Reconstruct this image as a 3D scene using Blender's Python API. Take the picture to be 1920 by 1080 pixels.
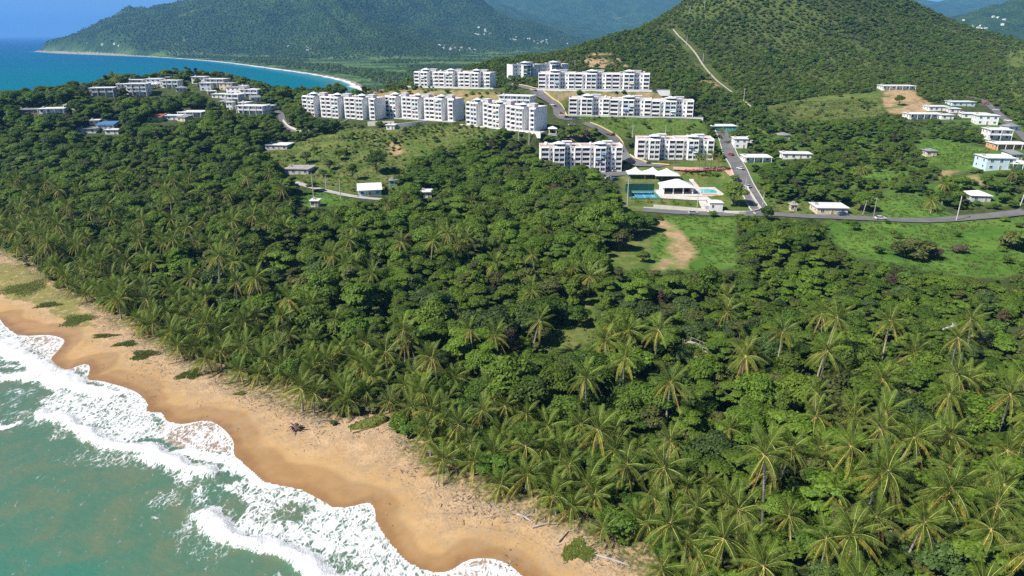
import bpy, bmesh, math, random
import numpy as np
from mathutils import Vector, Matrix

for o in list(bpy.data.objects):
    bpy.data.objects.remove(o)
scene = bpy.context.scene
COL = scene.collection
random.seed(7)
RNG = np.random.default_rng(7)
rad = math.radians

# ------------------------------------------------------------------ camera, sky, sun, exposure
CAM_H = 76.0
PITCH = rad(20.3)
FPX = 1280.0                       # focal length in pixels of the 1920 px wide photograph
SP, CP = math.sin(PITCH), math.cos(PITCH)

cam_d = bpy.data.cameras.new('camera')
cam_d.sensor_width = 36.0
cam_d.lens = FPX / 1920.0 * 36.0
cam_d.clip_start = 1.0
cam_d.clip_end = 200000.0
cam = bpy.data.objects.new('camera', cam_d)
COL.objects.link(cam)
cam.location = (0, 0, CAM_H)
cam.rotation_euler = (math.pi / 2 - PITCH, 0, 0)
scene.camera = cam

SUN_EL = rad(46)
SUN_DIR = Vector((-0.90, -0.43, 0)).normalized() * math.cos(SUN_EL) + Vector((0, 0, math.sin(SUN_EL)))
world = bpy.data.worlds.new('World')
scene.world = world
world.use_nodes = True
wn = world.node_tree
wn.nodes.clear()
w_out = wn.nodes.new('ShaderNodeOutputWorld')
w_bg = wn.nodes.new('ShaderNodeBackground')
w_sky = wn.nodes.new('ShaderNodeTexSky')
w_sky.sky_type = 'NISHITA'
w_sky.sun_disc = False
w_sky.sun_elevation = SUN_EL
w_sky.sun_rotation = math.atan2(SUN_DIR.x, SUN_DIR.y)
w_sky.altitude = 0
w_sky.air_density = 0.26
w_sky.dust_density = 0.0
w_sky.ozone_density = 5.0
w_bg.inputs['Strength'].default_value = 0.105
wn.links.new(w_sky.outputs[0], w_bg.inputs['Color'])
wn.links.new(w_bg.outputs[0], w_out.inputs['Surface'])

sun_d = bpy.data.lights.new('sun', 'SUN')
sun_d.energy = 4.7
sun_d.angle = rad(0.53)
sun_d.color = (1.0, 0.95, 0.87)
sun = bpy.data.objects.new('sun', sun_d)
COL.objects.link(sun)
sun.rotation_euler = SUN_DIR.to_track_quat('Z', 'Y').to_euler()

scene.view_settings.view_transform = 'Standard'
scene.view_settings.look = 'None'
scene.view_settings.gamma = 1.0
scene.view_settings.use_curve_mapping = False
scene.view_settings.exposure = 0.62
scene.cycles.use_denoising = False
scene.cycles.max_bounces = 5
scene.cycles.diffuse_bounces = 3
scene.cycles.glossy_bounces = 2
scene.cycles.transmission_bounces = 3
scene.cycles.transparent_max_bounces = 4
scene.cycles.volume_bounces = 1
scene.cycles.caustics_reflective = False
scene.cycles.caustics_refractive = False

# ------------------------------------------------------------------ pixel <-> world
def ray(px, py):
    u = (px - 960.0) / FPX
    v = (540.0 - py) / FPX
    return np.array([u, CP + v * SP, -SP + v * CP])

def at_depth(px, py, z):
    d = ray(px, py) * z
    return np.array([d[0], d[1], CAM_H + d[2]])

def at_elev(px, py, el):
    d = ray(px, py)
    t = (el - CAM_H) / d[2]
    return np.array([d[0] * t, d[1] * t, el])

def col_depth(px, z, el):
    """point in image column px at camera depth z and elevation el"""
    return np.array([(px - 960.0) / FPX * z, (z + (el - CAM_H) * SP) / CP, el])

def project(x, y, z):
    dz = z - CAM_H
    dep = y * CP - dz * SP
    up = y * SP + dz * CP
    return 960.0 + FPX * x / dep, 540.0 - FPX * up / dep, dep

# ------------------------------------------------------------------ numeric helpers
def smoothstep(a, b, x):
    t = np.clip((np.asarray(x, float) - a) / (b - a), 0, 1)
    return t * t * (3 - 2 * t)

def _hash(ix, iy, seed):
    n = (ix.astype(np.int64) * 374761393 + iy.astype(np.int64) * 668265263 + seed * 974711) & 0x7fffffff
    n = ((n ^ (n >> 13)) * 1274126177) & 0x7fffffff
    n = n ^ (n >> 16)
    return (n & 0xffff) / 65535.0

def vnoise(x, y, seed=0):
    x = np.asarray(x, float); y = np.asarray(y, float)
    ix = np.floor(x); iy = np.floor(y)
    fx = x - ix; fy = y - iy
    fx = fx * fx * (3 - 2 * fx); fy = fy * fy * (3 - 2 * fy)
    a = _hash(ix, iy, seed); b = _hash(ix + 1, iy, seed)
    c = _hash(ix, iy + 1, seed); d = _hash(ix + 1, iy + 1, seed)
    return (a * (1 - fx) + b * fx) * (1 - fy) + (c * (1 - fx) + d * fx) * fy

def fbm(x, y, oct=4, seed=0, gain=0.5):
    s = 0.0; amp = 1.0; tot = 0.0
    for k in range(oct):
        s = s + amp * vnoise(x * 2 ** k + 17.3 * k, y * 2 ** k - 9.1 * k, seed + k)
        tot += amp; amp *= gain
    return s / tot

def in_poly(px, py, poly):
    px = np.asarray(px, float); py = np.asarray(py, float)
    inside = np.zeros(px.shape, bool)
    n = len(poly)
    j = n - 1
    for i in range(n):
        xi, yi = poly[i]; xj, yj = poly[j]
        c = ((yi > py) != (yj > py)) & (px < (xj - xi) * (py - yi) / ((yj - yi) if yj != yi else 1e-9) + xi)
        inside ^= c
        j = i
    return inside

def polyline_dist(x, y, pts):
    """unsigned distance, signed by side (positive on the left of the running direction), and arc position"""
    x = np.asarray(x, float); y = np.asarray(y, float)
    best = np.full(x.shape, 1e18); sgn = np.ones(x.shape); arc = np.zeros(x.shape)
    acc = 0.0
    n = len(pts) - 1
    for i in range(n):
        ax, ay = pts[i][0], pts[i][1]; bx, by = pts[i + 1][0], pts[i + 1][1]
        dx, dy = bx - ax, by - ay
        L2 = dx * dx + dy * dy + 1e-12
        t = np.clip(((x - ax) * dx + (y - ay) * dy) / L2, 0, 1)
        qx = ax + t * dx; qy = ay + t * dy
        d = (x - qx) ** 2 + (y - qy) ** 2
        m = d < best - 1e-9
        cr = dx * (y - ay) - dy * (x - ax)
        sgn = np.where(m, np.where(cr >= 0, 1.0, -1.0), sgn)
        arc = np.where(m, acc + t * math.sqrt(L2), arc)
        best = np.where(m, d, best)
        acc += math.sqrt(L2)
    return np.sqrt(best) * sgn, arc

def catmull(pts, step):
    P = [np.array(p, float) for p in pts]
    P = [2 * P[0] - P[1]] + P + [2 * P[-1] - P[-2]]
    out = []
    for i in range(1, len(P) - 2):
        p0, p1, p2, p3 = P[i - 1:i + 3]
        n = max(2, int(np.linalg.norm(p2 - p1) / step))
        for k in range(n):
            t = k / n
            out.append(0.5 * ((2 * p1) + (p2 - p0) * t + (2 * p0 - 5 * p1 + 4 * p2 - p3) * t * t + (3 * p1 - p0 - 3 * p2 + p3) * t ** 3))
    out.append(P[-2])
    return out

# ------------------------------------------------------------------ terrain
# (column px, row py, camera depth) for the ground that shows; (column, depth, elevation) where none shows
TP = []
def tp_d(px, py, z): TP.append(at_depth(px, py, z))
def tp_e(px, py, el): TP.append(at_elev(px, py, el))
def tp_c(px, z, el): TP.append(col_depth(px, z, el))

for px, py, el in [(1380, 402, 5), (1200, 395, 4.5), (1560, 398, 6), (1740, 412, 6), (1920, 400, 7.5), (1300, 450, 4), (1700, 470, 4.5), (1920, 480, 5),
                   (1205, 360, 6.5), (1330, 385, 5.2), (1000, 420, 4), (800, 430, 4), (600, 430, 4), (400, 420, 4), (200, 400, 4), (0, 370, 5),
                   (1000, 550, 3.5), (600, 520, 3.5), (300, 480, 3.2), (1400, 600, 3.5), (1800, 600, 4), (1900, 900, 3.4), (1400, 900, 3), (1000, 750, 3),
                   (620, 372, 4.6), (700, 368, 5), (560, 322, 8.5), (518, 278, 13), (900, 360, 5), (1060, 350, 5.5),
                   (100, 310, 8), (300, 310, 8), (-300, 400, 4), (-250, 480, 3), (2200, 420, 9), (2200, 600, 5)]:
    tp_e(px, py, el)
for px, py, z in [(1350, 250, 428), (1358, 240, 446), (1415, 298, 380), (1500, 296, 376), (1880, 322, 312), (1840, 245, 400), (1800, 192, 480), (1685, 165, 520),
                  (1500, 232, 440), (1700, 300, 360), (1600, 320, 345), (1600, 202, 480), (1780, 285, 365), (1420, 350, 328),
                  (1260, 152, 525), (1400, 190, 500), (1320, 100, 640), (1260, 58, 715), (1500, 150, 580), (1500, 60, 700), (1700, 100, 680), (1850, 130, 620), (1900, 190, 500),
                  (1280, 14, 780), (1180, 62, 720), (1060, 98, 680), (930, 116, 650), (860, 138, 615), (780, 153, 590), (700, 170, 556), (640, 184, 520),
                  (1660, 3, 830), (1780, 62, 800), (1880, 92, 760), (1960, 90, 760), (1480, -75, 850), (1360, -48, 820), (1600, -62, 850), (1680, -12, 850),
                  (850, 237, 418), (700, 290, 380), (760, 260, 400), (640, 260, 410), (950, 290, 385), (880, 320, 370),
                  (530, 215, 476), (470, 203, 478), (360, 213, 465), (260, 183, 498), (400, 163, 528), (300, 160, 528), (190, 181, 480), (100, 210, 438), (30, 225, 432),
                  (160, 245, 428), (300, 250, 425), (430, 250, 425), (0, 262, 418), (-150, 230, 430), (-300, 250, 430), (560, 240, 440),
                  (1120, 245, 405), (1170, 275, 390), (1050, 262, 390), (1240, 310, 360), (1180, 250, 410), (1300, 262, 410)]:
    tp_d(px, py, z)
for px, py, z in [(400, 153, 545), (300, 149, 545), (350, 150, 548), (250, 153, 530), (440, 164, 535), (480, 174, 525)]:
    tp_d(px, py, z)
for px, z, el in [(-300, 560, -6), (0, 560, -6), (150, 590, -6), (300, 620, -6), (430, 630, -6), (560, 640, -8), (640, 680, -4), (720, 720, 2), (820, 800, 2), (930, 840, 3), (1060, 900, 3),
                  (1200, 1000, 4), (1480, 1120, 6), (1700, 1080, 6), (1900, 980, 8), (2050, 900, 12), (2200, 700, 18), (2200, 480, 14), (500, 760, -8), (200, 760, -8), (-200, 760, -8), (-500, 500, -5)]:
    tp_c(px, z, el)
# apartment terraces: blocks are (name, left end px/depth, right end px/depth, elevation)
BLOCKS = dict(
    A=((571, 474), (706, 452), 23.6), B=((724, 466), (852, 442), 24.0), C=((876, 424), (1004, 396), 24.2),
    D=((778, 528), (920, 510), 39.0), E=((1009, 489), (1217, 478), 40.0), F=((1066, 452), (1299, 440), 26.6),
    G=((1013, 374), (1165, 375), 6.0), H=((1193, 384), (1336, 381), 11.0), I=((961, 548), (1066, 566), 43.0))
for k, (l, r, el) in BLOCKS.items():
    for t in (0.0, 0.5, 1.0):
        TP.append(col_depth(l[0] + (r[0] - l[0]) * t, l[1] + (r[1] - l[1]) * t, el))
        TP.append(col_depth(l[0] + (r[0] - l[0]) * t, l[1] + (r[1] - l[1]) * t + 16, el))
TP = np.array(TP)

def _tps(r2):
    return r2 * np.log(r2 + 1e-9) * 0.5
_S = 100.0
_X = TP[:, :2] / _S
_n = len(_X)
_K = _tps(((_X[:, None, :] - _X[None, :, :]) ** 2).sum(-1)) + np.eye(_n) * 0.02
_P = np.hstack([np.ones((_n, 1)), _X])
_sol = np.linalg.solve(np.block([[_K, _P], [_P.T, np.zeros((3, 3))]]), np.concatenate([TP[:, 2], np.zeros(3)]))
_W, _A = _sol[:_n], _sol[_n:]

def rbf(x, y):
    x = np.asarray(x, float) / _S; y = np.asarray(y, float) / _S
    h = _A[0] + _A[1] * x + _A[2] * y
    for i in range(_n):
        h = h + _W[i] * _tps((x - _X[i, 0]) ** 2 + (y - _X[i, 1]) ** 2)
    return h

# the water's edge (swash line) as seen, and the smooth mean shoreline
SWASH_PX = [(0, 597), (15, 615), (40, 627), (90, 627), (120, 636), (112, 652), (93, 672), (120, 692), (150, 682), (166, 682), (168, 693), (160, 708), (195, 713), (245, 728),
            (268, 742), (276, 755), (272, 768), (303, 772), (308, 785), (340, 792), (385, 787), (412, 797), (437, 823), (440, 850), (462, 872), (495, 900), (560, 914), (600, 933),
            (622, 948), (660, 946), (692, 940), (704, 955), (706, 978), (730, 1015), (760, 1048), (800, 1066), (840, 1068), (870, 1052), (900, 1046), (945, 1054), (985, 1085), (1100, 1200)]
SHORE_PX = [(-120, 560), (0, 612), (110, 672), (180, 715), (290, 770), (420, 850), (560, 925), (700, 985), (800, 1075), (1000, 1200)]
_sh = [at_elev(px, py, 0.3)[:2] for px, py in SHORE_PX]
_dir0 = _sh[0] - _sh[1]; _dir0 /= np.linalg.norm(_dir0)
_dir1 = _sh[-1] - _sh[-2]; _dir1 /= np.linalg.norm(_dir1)
SHORE = [_sh[0] + _dir0 * 130 + np.array([-420, 60]), _sh[0] + _dir0 * 130] + [np.array(p) for p in _sh] + [_sh[-1] + _dir1 * 250]
SHORE = catmull(SHORE, 8.0)
_sw = [at_elev(px, py, 0.45)[:2] for px, py in SWASH_PX]
SWASH = [p for p in SHORE if p[0] < _sw[0][0] - 12]
SWASH = SWASH + catmull(_sw, 1.2)

def shore_s(x, y):
    """distance inland from the mean shoreline (negative at sea)"""
    return polyline_dist(x, y, SHORE)[0]

def terrain(x, y):
    x = np.asarray(x, float); y = np.asarray(y, float)
    h = rbf(x, y)
    s = shore_s(x, y)
    hb = np.where(s < 0, np.maximum(0.055 * s, -4.0), np.minimum(0.062 * s, 2.9))
    hb = hb + 0.16 * (fbm(x / 9.0, y / 9.0, 3, 5) - 0.5) * smoothstep(4, 12, s)
    w = smoothstep(28, 80, s)
    return hb * (1 - w) + h * w

GX0, GX1, GY0, GY1, GS = -560.0, 700.0, 24.0, 1040.0, 2.5
_gx = np.arange(GX0, GX1 + 0.1, GS); _gy = np.arange(GY0, GY1 + 0.1, GS)
GXX, GYY = np.meshgrid(_gx, _gy)
GH = terrain(GXX, GYY)
# level building terraces
PADS = []
def pad(cx, cy, ang, hw, d0, d1, el, m=7.0):
    PADS.append((cx, cy, ang, hw, d0, d1, el, m))
    c, s = math.cos(ang), math.sin(ang)
    lx = (GXX - cx) * c + (GYY - cy) * s
    ly = -(GXX - cx) * s + (GYY - cy) * c
    d = np.maximum(np.maximum(np.abs(lx) - hw, np.maximum(-d0 - ly, ly - d1)), 0)
    w = 1 - smoothstep(0, m, d)
    GH[:] = GH * (1 - w) + el * w
BGEO = {}
for k, (l, r, el) in BLOCKS.items():
    a = col_depth(l[0], l[1], el); b = col_depth(r[0], r[1], el)
    c = (a + b) / 2; ang = math.atan2(b[1] - a[1], b[0] - a[0]); L = float(np.linalg.norm(b - a))
    BGEO[k] = (a, b, ang, L, el)
    pad(c[0], c[1], ang, L / 2 + 3, 4.5, 17, el - 0.05)
_t = at_elev(1262, 352, 6.2)
pad(_t[0], _t[1], rad(2), 26, 16, 16, 6.2, 9)
GH += 0.5 * (fbm(GXX / 14, GYY / 14, 3, 3) - 0.5) * smoothstep(60, 90, shore_s(GXX, GYY))

def H(x, y):
    x = np.asarray(x, float); y = np.asarray(y, float)
    fx = np.clip((x - GX0) / GS, 0, len(_gx) - 1.001); fy = np.clip((y - GY0) / GS, 0, len(_gy) - 1.001)
    ix = fx.astype(int); iy = fy.astype(int)
    tx = fx - ix; ty = fy - iy
    return (GH[iy, ix] * (1 - tx) + GH[iy, ix + 1] * tx) * (1 - ty) + (GH[iy + 1, ix] * (1 - tx) + GH[iy + 1, ix + 1] * tx) * ty

_zs = np.concatenate([np.arange(50, 300, 0.5), np.arange(300, 1000, 1.0)])
def hit(px, py):
    """first point of the ground along the sight line through a pixel"""
    d = ray(px, py)
    X, Y, Z = d[0] * _zs, d[1] * _zs, CAM_H + d[2] * _zs
    g = Z - H(X, Y)
    k = np.argmax(g < 0)
    if g[k] >= 0:                    # just over a crest: the closest ground below the sight line
        near_ = np.where((_zs > 250) & (_zs < 900), g, 1e9)
        k = int(np.argmin(near_)); p = d * _zs[k]
        return np.array([p[0], p[1], float(H(p[0], p[1]))])
    a, b = g[k - 1], g[k]
    t = a / (a - b) if a != b else 0
    z = _zs[k - 1] + (_zs[k] - _zs[k - 1]) * t
    p = d * z
    return np.array([p[0], p[1], float(H(p[0], p[1]))])

ORD = ['first', 'second', 'third', 'fourth', 'fifth', 'sixth', 'seventh', 'eighth', 'ninth', 'tenth', 'eleventh', 'twelfth', 'thirteenth', 'fourteenth', 'fifteenth', 'sixteenth', 'seventeenth', 'eighteenth', 'nineteenth', 'twentieth']
# ------------------------------------------------------------------ scene-object helpers
def tag(o, label=None, cat=None, group=None, kind=None):
    if label: o['label'] = label
    if cat: o['category'] = cat
    if group: o['group'] = group
    if kind: o['kind'] = kind
    return o

def empty(name, loc=(0, 0, 0), rz=0.0, parent=None):
    o = bpy.data.objects.new(name, None)
    o.empty_display_size = 0.5
    COL.objects.link(o)
    o.location = loc
    o.rotation_euler = (0, 0, rz)
    o.parent = parent
    return o

def link(name, me, parent=None, loc=None, rot=None, scale=None):
    o = bpy.data.objects.new(name, me)
    COL.objects.link(o)
    o.parent = parent
    if loc is not None: o.location = loc
    if rot is not None: o.rotation_euler = rot
    if scale is not None: o.scale = scale if hasattr(scale, '__len__') else (scale,) * 3
    return o

class MB:
    """collects faces, then becomes one mesh"""
    def __init__(s):
        s.v = []; s.f = []; s.m = []; s.mats = []
    def mat(s, m):
        if m not in s.mats: s.mats.append(m)
        return s.mats.index(m)
    def face(s, pts, m):
        k = len(s.v); s.v += [tuple(p) for p in pts]
        s.f.append(tuple(range(k, k + len(pts)))); s.m.append(s.mat(m))
    def box(s, x0, x1, y0, y1, z0, z1, m):
        k = len(s.v)
        s.v += [(x0, y0, z0), (x1, y0, z0), (x1, y1, z0), (x0, y1, z0), (x0, y0, z1), (x1, y0, z1), (x1, y1, z1), (x0, y1, z1)]
        for q in ((0, 3, 2, 1), (4, 5, 6, 7), (0, 1, 5, 4), (1, 2, 6, 5), (2, 3, 7, 6), (3, 0, 4, 7)):
            s.f.append(tuple(k + i for i in q)); s.m.append(s.mat(m))
    def prism(s, poly, z0, z1, m, mtop=None):
        k = len(s.v); n = len(poly)
        s.v += [(p[0], p[1], z0) for p in poly] + [(p[0], p[1], z1) for p in poly]
        for i in range(n):
            j = (i + 1) % n
            s.f.append((k + i, k + j, k + n + j, k + n + i)); s.m.append(s.mat(m))
        s.f.append(tuple(range(k + n, k + 2 * n))); s.m.append(s.mat(mtop or m))
        s.f.append(tuple(range(k + n - 1, k - 1, -1))); s.m.append(s.mat(m))
    def hip(s, x0, x1, y0, y1, z0, h, m, over=0.4, ridge=None, thick=0.15):
        x0 -= over; x1 += over; y0 -= over; y1 += over
        cy = (y0 + y1) / 2; cx = (x0 + x1) / 2
        if ridge is None: ridge = max(0.05, (x1 - x0) - (y1 - y0))
        a, b = (cx - ridge / 2, cy, z0 + h), (cx + ridge / 2, cy, z0 + h)
        c = [(x0, y0, z0), (x1, y0, z0), (x1, y1, z0), (x0, y1, z0)]
        s.face([c[0], c[1], b, a], m); s.face([c[1], c[2], b], m); s.face([c[2], c[3], a, b], m); s.face([c[3], c[0], a], m)
        s.box(x0, x1, y0, y1, z0 - thick, z0 - 0.003, m)
    def tube(s, pts, rads, n, m, cap=True):
        k0 = len(s.v); mi = s.mat(m)
        pts = [Vector(p) for p in pts]
        for i, p in enumerate(pts):
            t = (pts[min(i + 1, len(pts) - 1)] - pts[max(i - 1, 0)]).normalized()
            a = t.orthogonal().normalized() if i == 0 else (prev - t * prev.dot(t)).normalized()
            prev = a
            b = t.cross(a)
            for q in range(n):
                w = 2 * math.pi * q / n
                s.v.append(tuple(p + (a * math.cos(w) + b * math.sin(w)) * rads[i]))
        for i in range(len(pts) - 1):
            for q in range(n):
                r = (q + 1) % n
                s.f.append((k0 + i * n + q, k0 + i * n + r, k0 + (i + 1) * n + r, k0 + (i + 1) * n + q)); s.m.append(mi)
        if cap:
            s.f.append(tuple(k0 + (len(pts) - 1) * n + q for q in range(n))); s.m.append(mi)
            s.f.append(tuple(k0 + n - 1 - q for q in range(n))); s.m.append(mi)
    def mesh(s, name, smooth=False):
        me = bpy.data.meshes.new(name)
        me.from_pydata(s.v, [], s.f)
        for m in s.mats: me.materials.append(m)
        me.polygons.foreach_set('material_index', s.m)
        if smooth: me.polygons.foreach_set('use_smooth', [True] * len(s.f))
        me.update()
        return me

def grid_mesh(name, X, Y, Z, keep=None, smooth=True):
    ny, nx = X.shape
    co = np.stack([X, Y, Z], -1).reshape(-1, 3)
    idx = np.arange(ny * nx).reshape(ny, nx)
    q = np.stack([idx[:-1, :-1], idx[:-1, 1:], idx[1:, 1:], idx[1:, :-1]], -1).reshape(-1, 4)
    if keep is not None:
        q = q[keep[:-1, :-1].reshape(-1) | keep[1:, 1:].reshape(-1)]
    me = bpy.data.meshes.new(name)
    me.vertices.add(len(co)); me.vertices.foreach_set('co', co.reshape(-1).astype(np.float32))
    me.loops.add(len(q) * 4); me.polygons.add(len(q))
    me.loops.foreach_set('vertex_index', q.reshape(-1).astype(np.int32))
    me.polygons.foreach_set('loop_start', np.arange(0, len(q) * 4, 4, dtype=np.int32))
    me.polygons.foreach_set('use_smooth', np.full(len(q), smooth))
    me.update(calc_edges=True)
    return me

def vattr(me, name, arr):
    a = me.attributes.new(name, 'FLOAT', 'POINT')
    a.data.foreach_set('value', np.asarray(arr, np.float32).reshape(-1))

# ------------------------------------------------------------------ materials
class NT:
    def __init__(s, name):
        s.m = bpy.data.materials.new(name); s.m.use_nodes = True
        s.t = s.m.node_tree; s.t.nodes.clear()
        s.out = s.n('ShaderNodeOutputMaterial')
    def n(s, typ, **kw):
        x = s.t.nodes.new(typ)
        for k, v in kw.items():
            setattr(x, k, v)
        return x
    def l(s, a, b): s.t.links.new(a, b)
    def val(s, sock, v):
        if isinstance(v, bpy.types.NodeSocket): s.l(v, sock)
        else: sock.default_value = v
    def pos(s): return s.n('ShaderNodeNewGeometry').outputs['Position']
    def attr(s, name): return s.n('ShaderNodeAttribute', attribute_name=name).outputs['Fac']
    def mapping(s, vec, scale, rot=(0, 0, 0)):
        x = s.n('ShaderNodeMapping'); s.l(vec, x.inputs['Vector'])
        x.inputs['Scale'].default_value = scale; x.inputs['Rotation'].default_value = rot
        return x.outputs[0]
    def noise(s, vec, scale, detail=4, rough=0.55, dist=0.0):
        x = s.n('ShaderNodeTexNoise'); s.l(vec, x.inputs['Vector'])
        x.inputs['Scale'].default_value = scale; x.inputs['Detail'].default_value = detail
        x.inputs['Roughness'].default_value = rough; x.inputs['Distortion'].default_value = dist
        return x.outputs['Fac']
    def vor(s, vec, scale, feature='F1', out='Distance'):
        x = s.n('ShaderNodeTexVoronoi', feature=feature); s.l(vec, x.inputs['Vector'])
        x.inputs['Scale'].default_value = scale
        return x.outputs[out]
    def math(s, op, a, b=0.0, clamp=False):
        x = s.n('ShaderNodeMath', operation=op); x.use_clamp = clamp
        s.val(x.inputs[0], a); s.val(x.inputs[1], b)
        return x.outputs[0]
    def map(s, v, a, b, c=0.0, d=1.0, smooth=True):
        x = s.n('ShaderNodeMapRange'); x.interpolation_type = 'SMOOTHSTEP' if smooth else 'LINEAR'
        s.val(x.inputs[0], v); s.val(x.inputs[1], a); s.val(x.inputs[2], b); s.val(x.inputs[3], c); s.val(x.inputs[4], d)
        return x.outputs[0]
    def mix(s, f, a, b, mode='MIX'):
        x = s.n('ShaderNodeMix', data_type='RGBA', blend_type=mode)
        s.val(x.inputs[0], f)
        for k, v in ((6, a), (7, b)):
            if isinstance(v, (tuple, list)): v = tuple(v) + (1.0,) if len(v) == 3 else v
            s.val(x.inputs[k], v)
        return x.outputs[2]
    def bump(s, h, strength=0.5, dist=0.1):
        x = s.n('ShaderNodeBump'); s.l(h, x.inputs['Height'])
        x.inputs['Strength'].default_value = strength; x.inputs['Distance'].default_value = dist
        return x.outputs[0]
    def bsdf(s, color, rough=0.8, spec=0.3, normal=None, metallic=0.0):
        x = s.n('ShaderNodeBsdfPrincipled')
        if isinstance(color, (tuple, list)): color = tuple(color) + (1.0,) if len(color) == 3 else color
        s.val(x.inputs['Base Color'], color); s.val(x.inputs['Roughness'], rough)
        s.val(x.inputs['Specular IOR Level'], spec); s.val(x.inputs['Metallic'], metallic)
        if normal is not None: s.l(normal, x.inputs['Normal'])
        return x
    def done(s, shader):
        s.l(shader.outputs[0], s.out.inputs['Surface'])
        return s.m

def mat_plain(name, col, rough=0.75, var=0.15, scale=1.5, spec=0.3, dirt=None, bump=0.0, metallic=0.0):
    t = NT(name)
    g = t.n('ShaderNodeTexCoord').outputs['Object']
    n = t.noise(g, scale, 5, 0.6)
    c = t.mix(t.map(n, 0.3, 0.7), tuple(x * (1 - var) for x in col), tuple(min(1, x * (1 + var * 0.6)) for x in col))
    if dirt:
        st = t.noise(t.mapping(g, (1.0, 1.0, 0.15)), 0.9, 4, 0.65)
        c = t.mix(t.map(st, 0.5, 0.75, 0, 0.55), c, dirt)
    nm = t.bump(t.noise(g, scale * 8, 3), bump, 0.05) if bump else None
    return t.done(t.bsdf(c, rough, spec, nm, metallic))

def mat_leaf(name, dark, light, trans=0.38, rough=0.55, spec=0.25, huevar=0.22, tint=(0.20, 0.20, 0.045)):
    """foliage: varies from leaf to leaf and from plant to plant"""
    t = NT(name)
    isl = t.n('ShaderNodeNewGeometry').outputs['Random Per Island']
    rnd = t.n('ShaderNodeObjectInfo').outputs['Random']
    c = t.mix(isl, dark, light)
    c = t.mix(t.map(rnd, 0.0, 1.0, 0, huevar, False), c, tint)
    k = t.math('FRACT', t.math('MULTIPLY', rnd, 7.31))
    br = t.map(k, 0, 1, 0.70, 1.25, False)
    hs = t.n('ShaderNodeHueSaturation'); t.l(c, hs.inputs['Color']); t.l(br, hs.inputs['Value'])
    c = hs.outputs[0]
    p = t.bsdf(c, rough, spec)
    tr = t.n('ShaderNodeBsdfTranslucent'); t.l(c, tr.inputs['Color'])
    mx = t.n('ShaderNodeMixShader'); mx.inputs[0].default_value = trans
    t.l(p.outputs[0], mx.inputs[1]); t.l(tr.outputs[0], mx.inputs[2])
    return t.done(mx)

M = {}
M['white'] = mat_plain('white_paint', (0.86, 0.85, 0.84), 0.7, 0.05, 0.6, 0.3, dirt=(0.72, 0.70, 0.67))
M['pinkwhite'] = mat_plain('warm_white_paint', (0.84, 0.79, 0.78), 0.7, 0.06, 0.5, 0.3, dirt=(0.68, 0.63, 0.61))
M['greywall'] = mat_plain('grey_wall_paint', (0.56, 0.56, 0.57), 0.75, 0.08, 0.4, 0.3, dirt=(0.44, 0.44, 0.44))
M['tealwall'] = mat_plain('pale_teal_paint', (0.48, 0.66, 0.68), 0.7, 0.08, 0.5)
M['teal'] = mat_plain('teal_roof_paint', (0.22, 0.52, 0.53), 0.5, 0.12, 0.7)
M['paleteal'] = mat_plain('light_teal_paint', (0.62, 0.78, 0.79), 0.6, 0.1, 0.7)
M['rooftile'] = mat_plain('terracotta_roof_coating', (0.52, 0.33, 0.28), 0.85, 0.2, 0.5, dirt=(0.58, 0.50, 0.46))
M['roofgrey'] = mat_plain('grey_roof_coating', (0.40, 0.36, 0.35), 0.85, 0.2, 0.4, dirt=(0.28, 0.25, 0.24))
M['roofwhite'] = mat_plain('white_roof_sealant', (0.78, 0.78, 0.77), 0.6, 0.1, 0.4, dirt=(0.52, 0.51, 0.50))
M['glass'] = mat_plain('dark_window_glass', (0.035, 0.045, 0.055), 0.12, 0.3, 0.4, 0.5)
M['concrete'] = mat_plain('concrete', (0.45, 0.43, 0.40), 0.85, 0.15, 0.5, 0.2, dirt=(0.30, 0.28, 0.26), bump=0.2)
M['palecon'] = mat_plain('pale_concrete', (0.63, 0.60, 0.54), 0.85, 0.12, 0.4, 0.2, dirt=(0.48, 0.44, 0.38))
M['asphalt'] = mat_plain('worn_asphalt', (0.165, 0.163, 0.165), 0.85, 0.2, 0.25, 0.3, dirt=(0.22, 0.21, 0.20), bump=0.15)
M['roadwhite'] = mat_plain('road_paint', (0.75, 0.75, 0.72), 0.7, 0.15, 1.0)
M['yellowpaint'] = mat_plain('yellow_kerb_paint', (0.70, 0.55, 0.22), 0.7, 0.15, 0.3, dirt=(0.6, 0.55, 0.42))
M['creamwall'] = mat_plain('cream_paint', (0.72, 0.60, 0.45), 0.75, 0.1, 0.5, dirt=(0.5, 0.42, 0.32))
M['orangewall'] = mat_plain('orange_paint', (0.72, 0.36, 0.16), 0.75, 0.1, 0.5)
M['bluewall'] = mat_plain('light_blue_paint', (0.62, 0.76, 0.82), 0.7, 0.08, 0.5, dirt=(0.42, 0.55, 0.6))
M['greenwall'] = mat_plain('sea_green_paint', (0.06, 0.46, 0.34), 0.65, 0.12, 0.5, dirt=(0.05, 0.32, 0.26))
M['limewall'] = mat_plain('lime_paint', (0.45, 0.66, 0.16), 0.7, 0.1, 0.5)
M['brownwall'] = mat_plain('brown_masonry', (0.38, 0.27, 0.21), 0.85, 0.2, 0.5, dirt=(0.22, 0.17, 0.14))
M['redroof'] = mat_plain('red_metal_roof', (0.36, 0.11, 0.09), 0.6, 0.15, 0.5)
M['blueroof'] = mat_plain('blue_tarpaulin', (0.10, 0.20, 0.42), 0.6, 0.15, 0.5)
M['greyroof'] = mat_plain('weathered_metal_roof', (0.30, 0.31, 0.32), 0.6, 0.2, 0.5, dirt=(0.2, 0.18, 0.17))
M['canvas'] = mat_plain('white_canvas', (0.82, 0.82, 0.81), 0.6, 0.03, 0.4)
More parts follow.
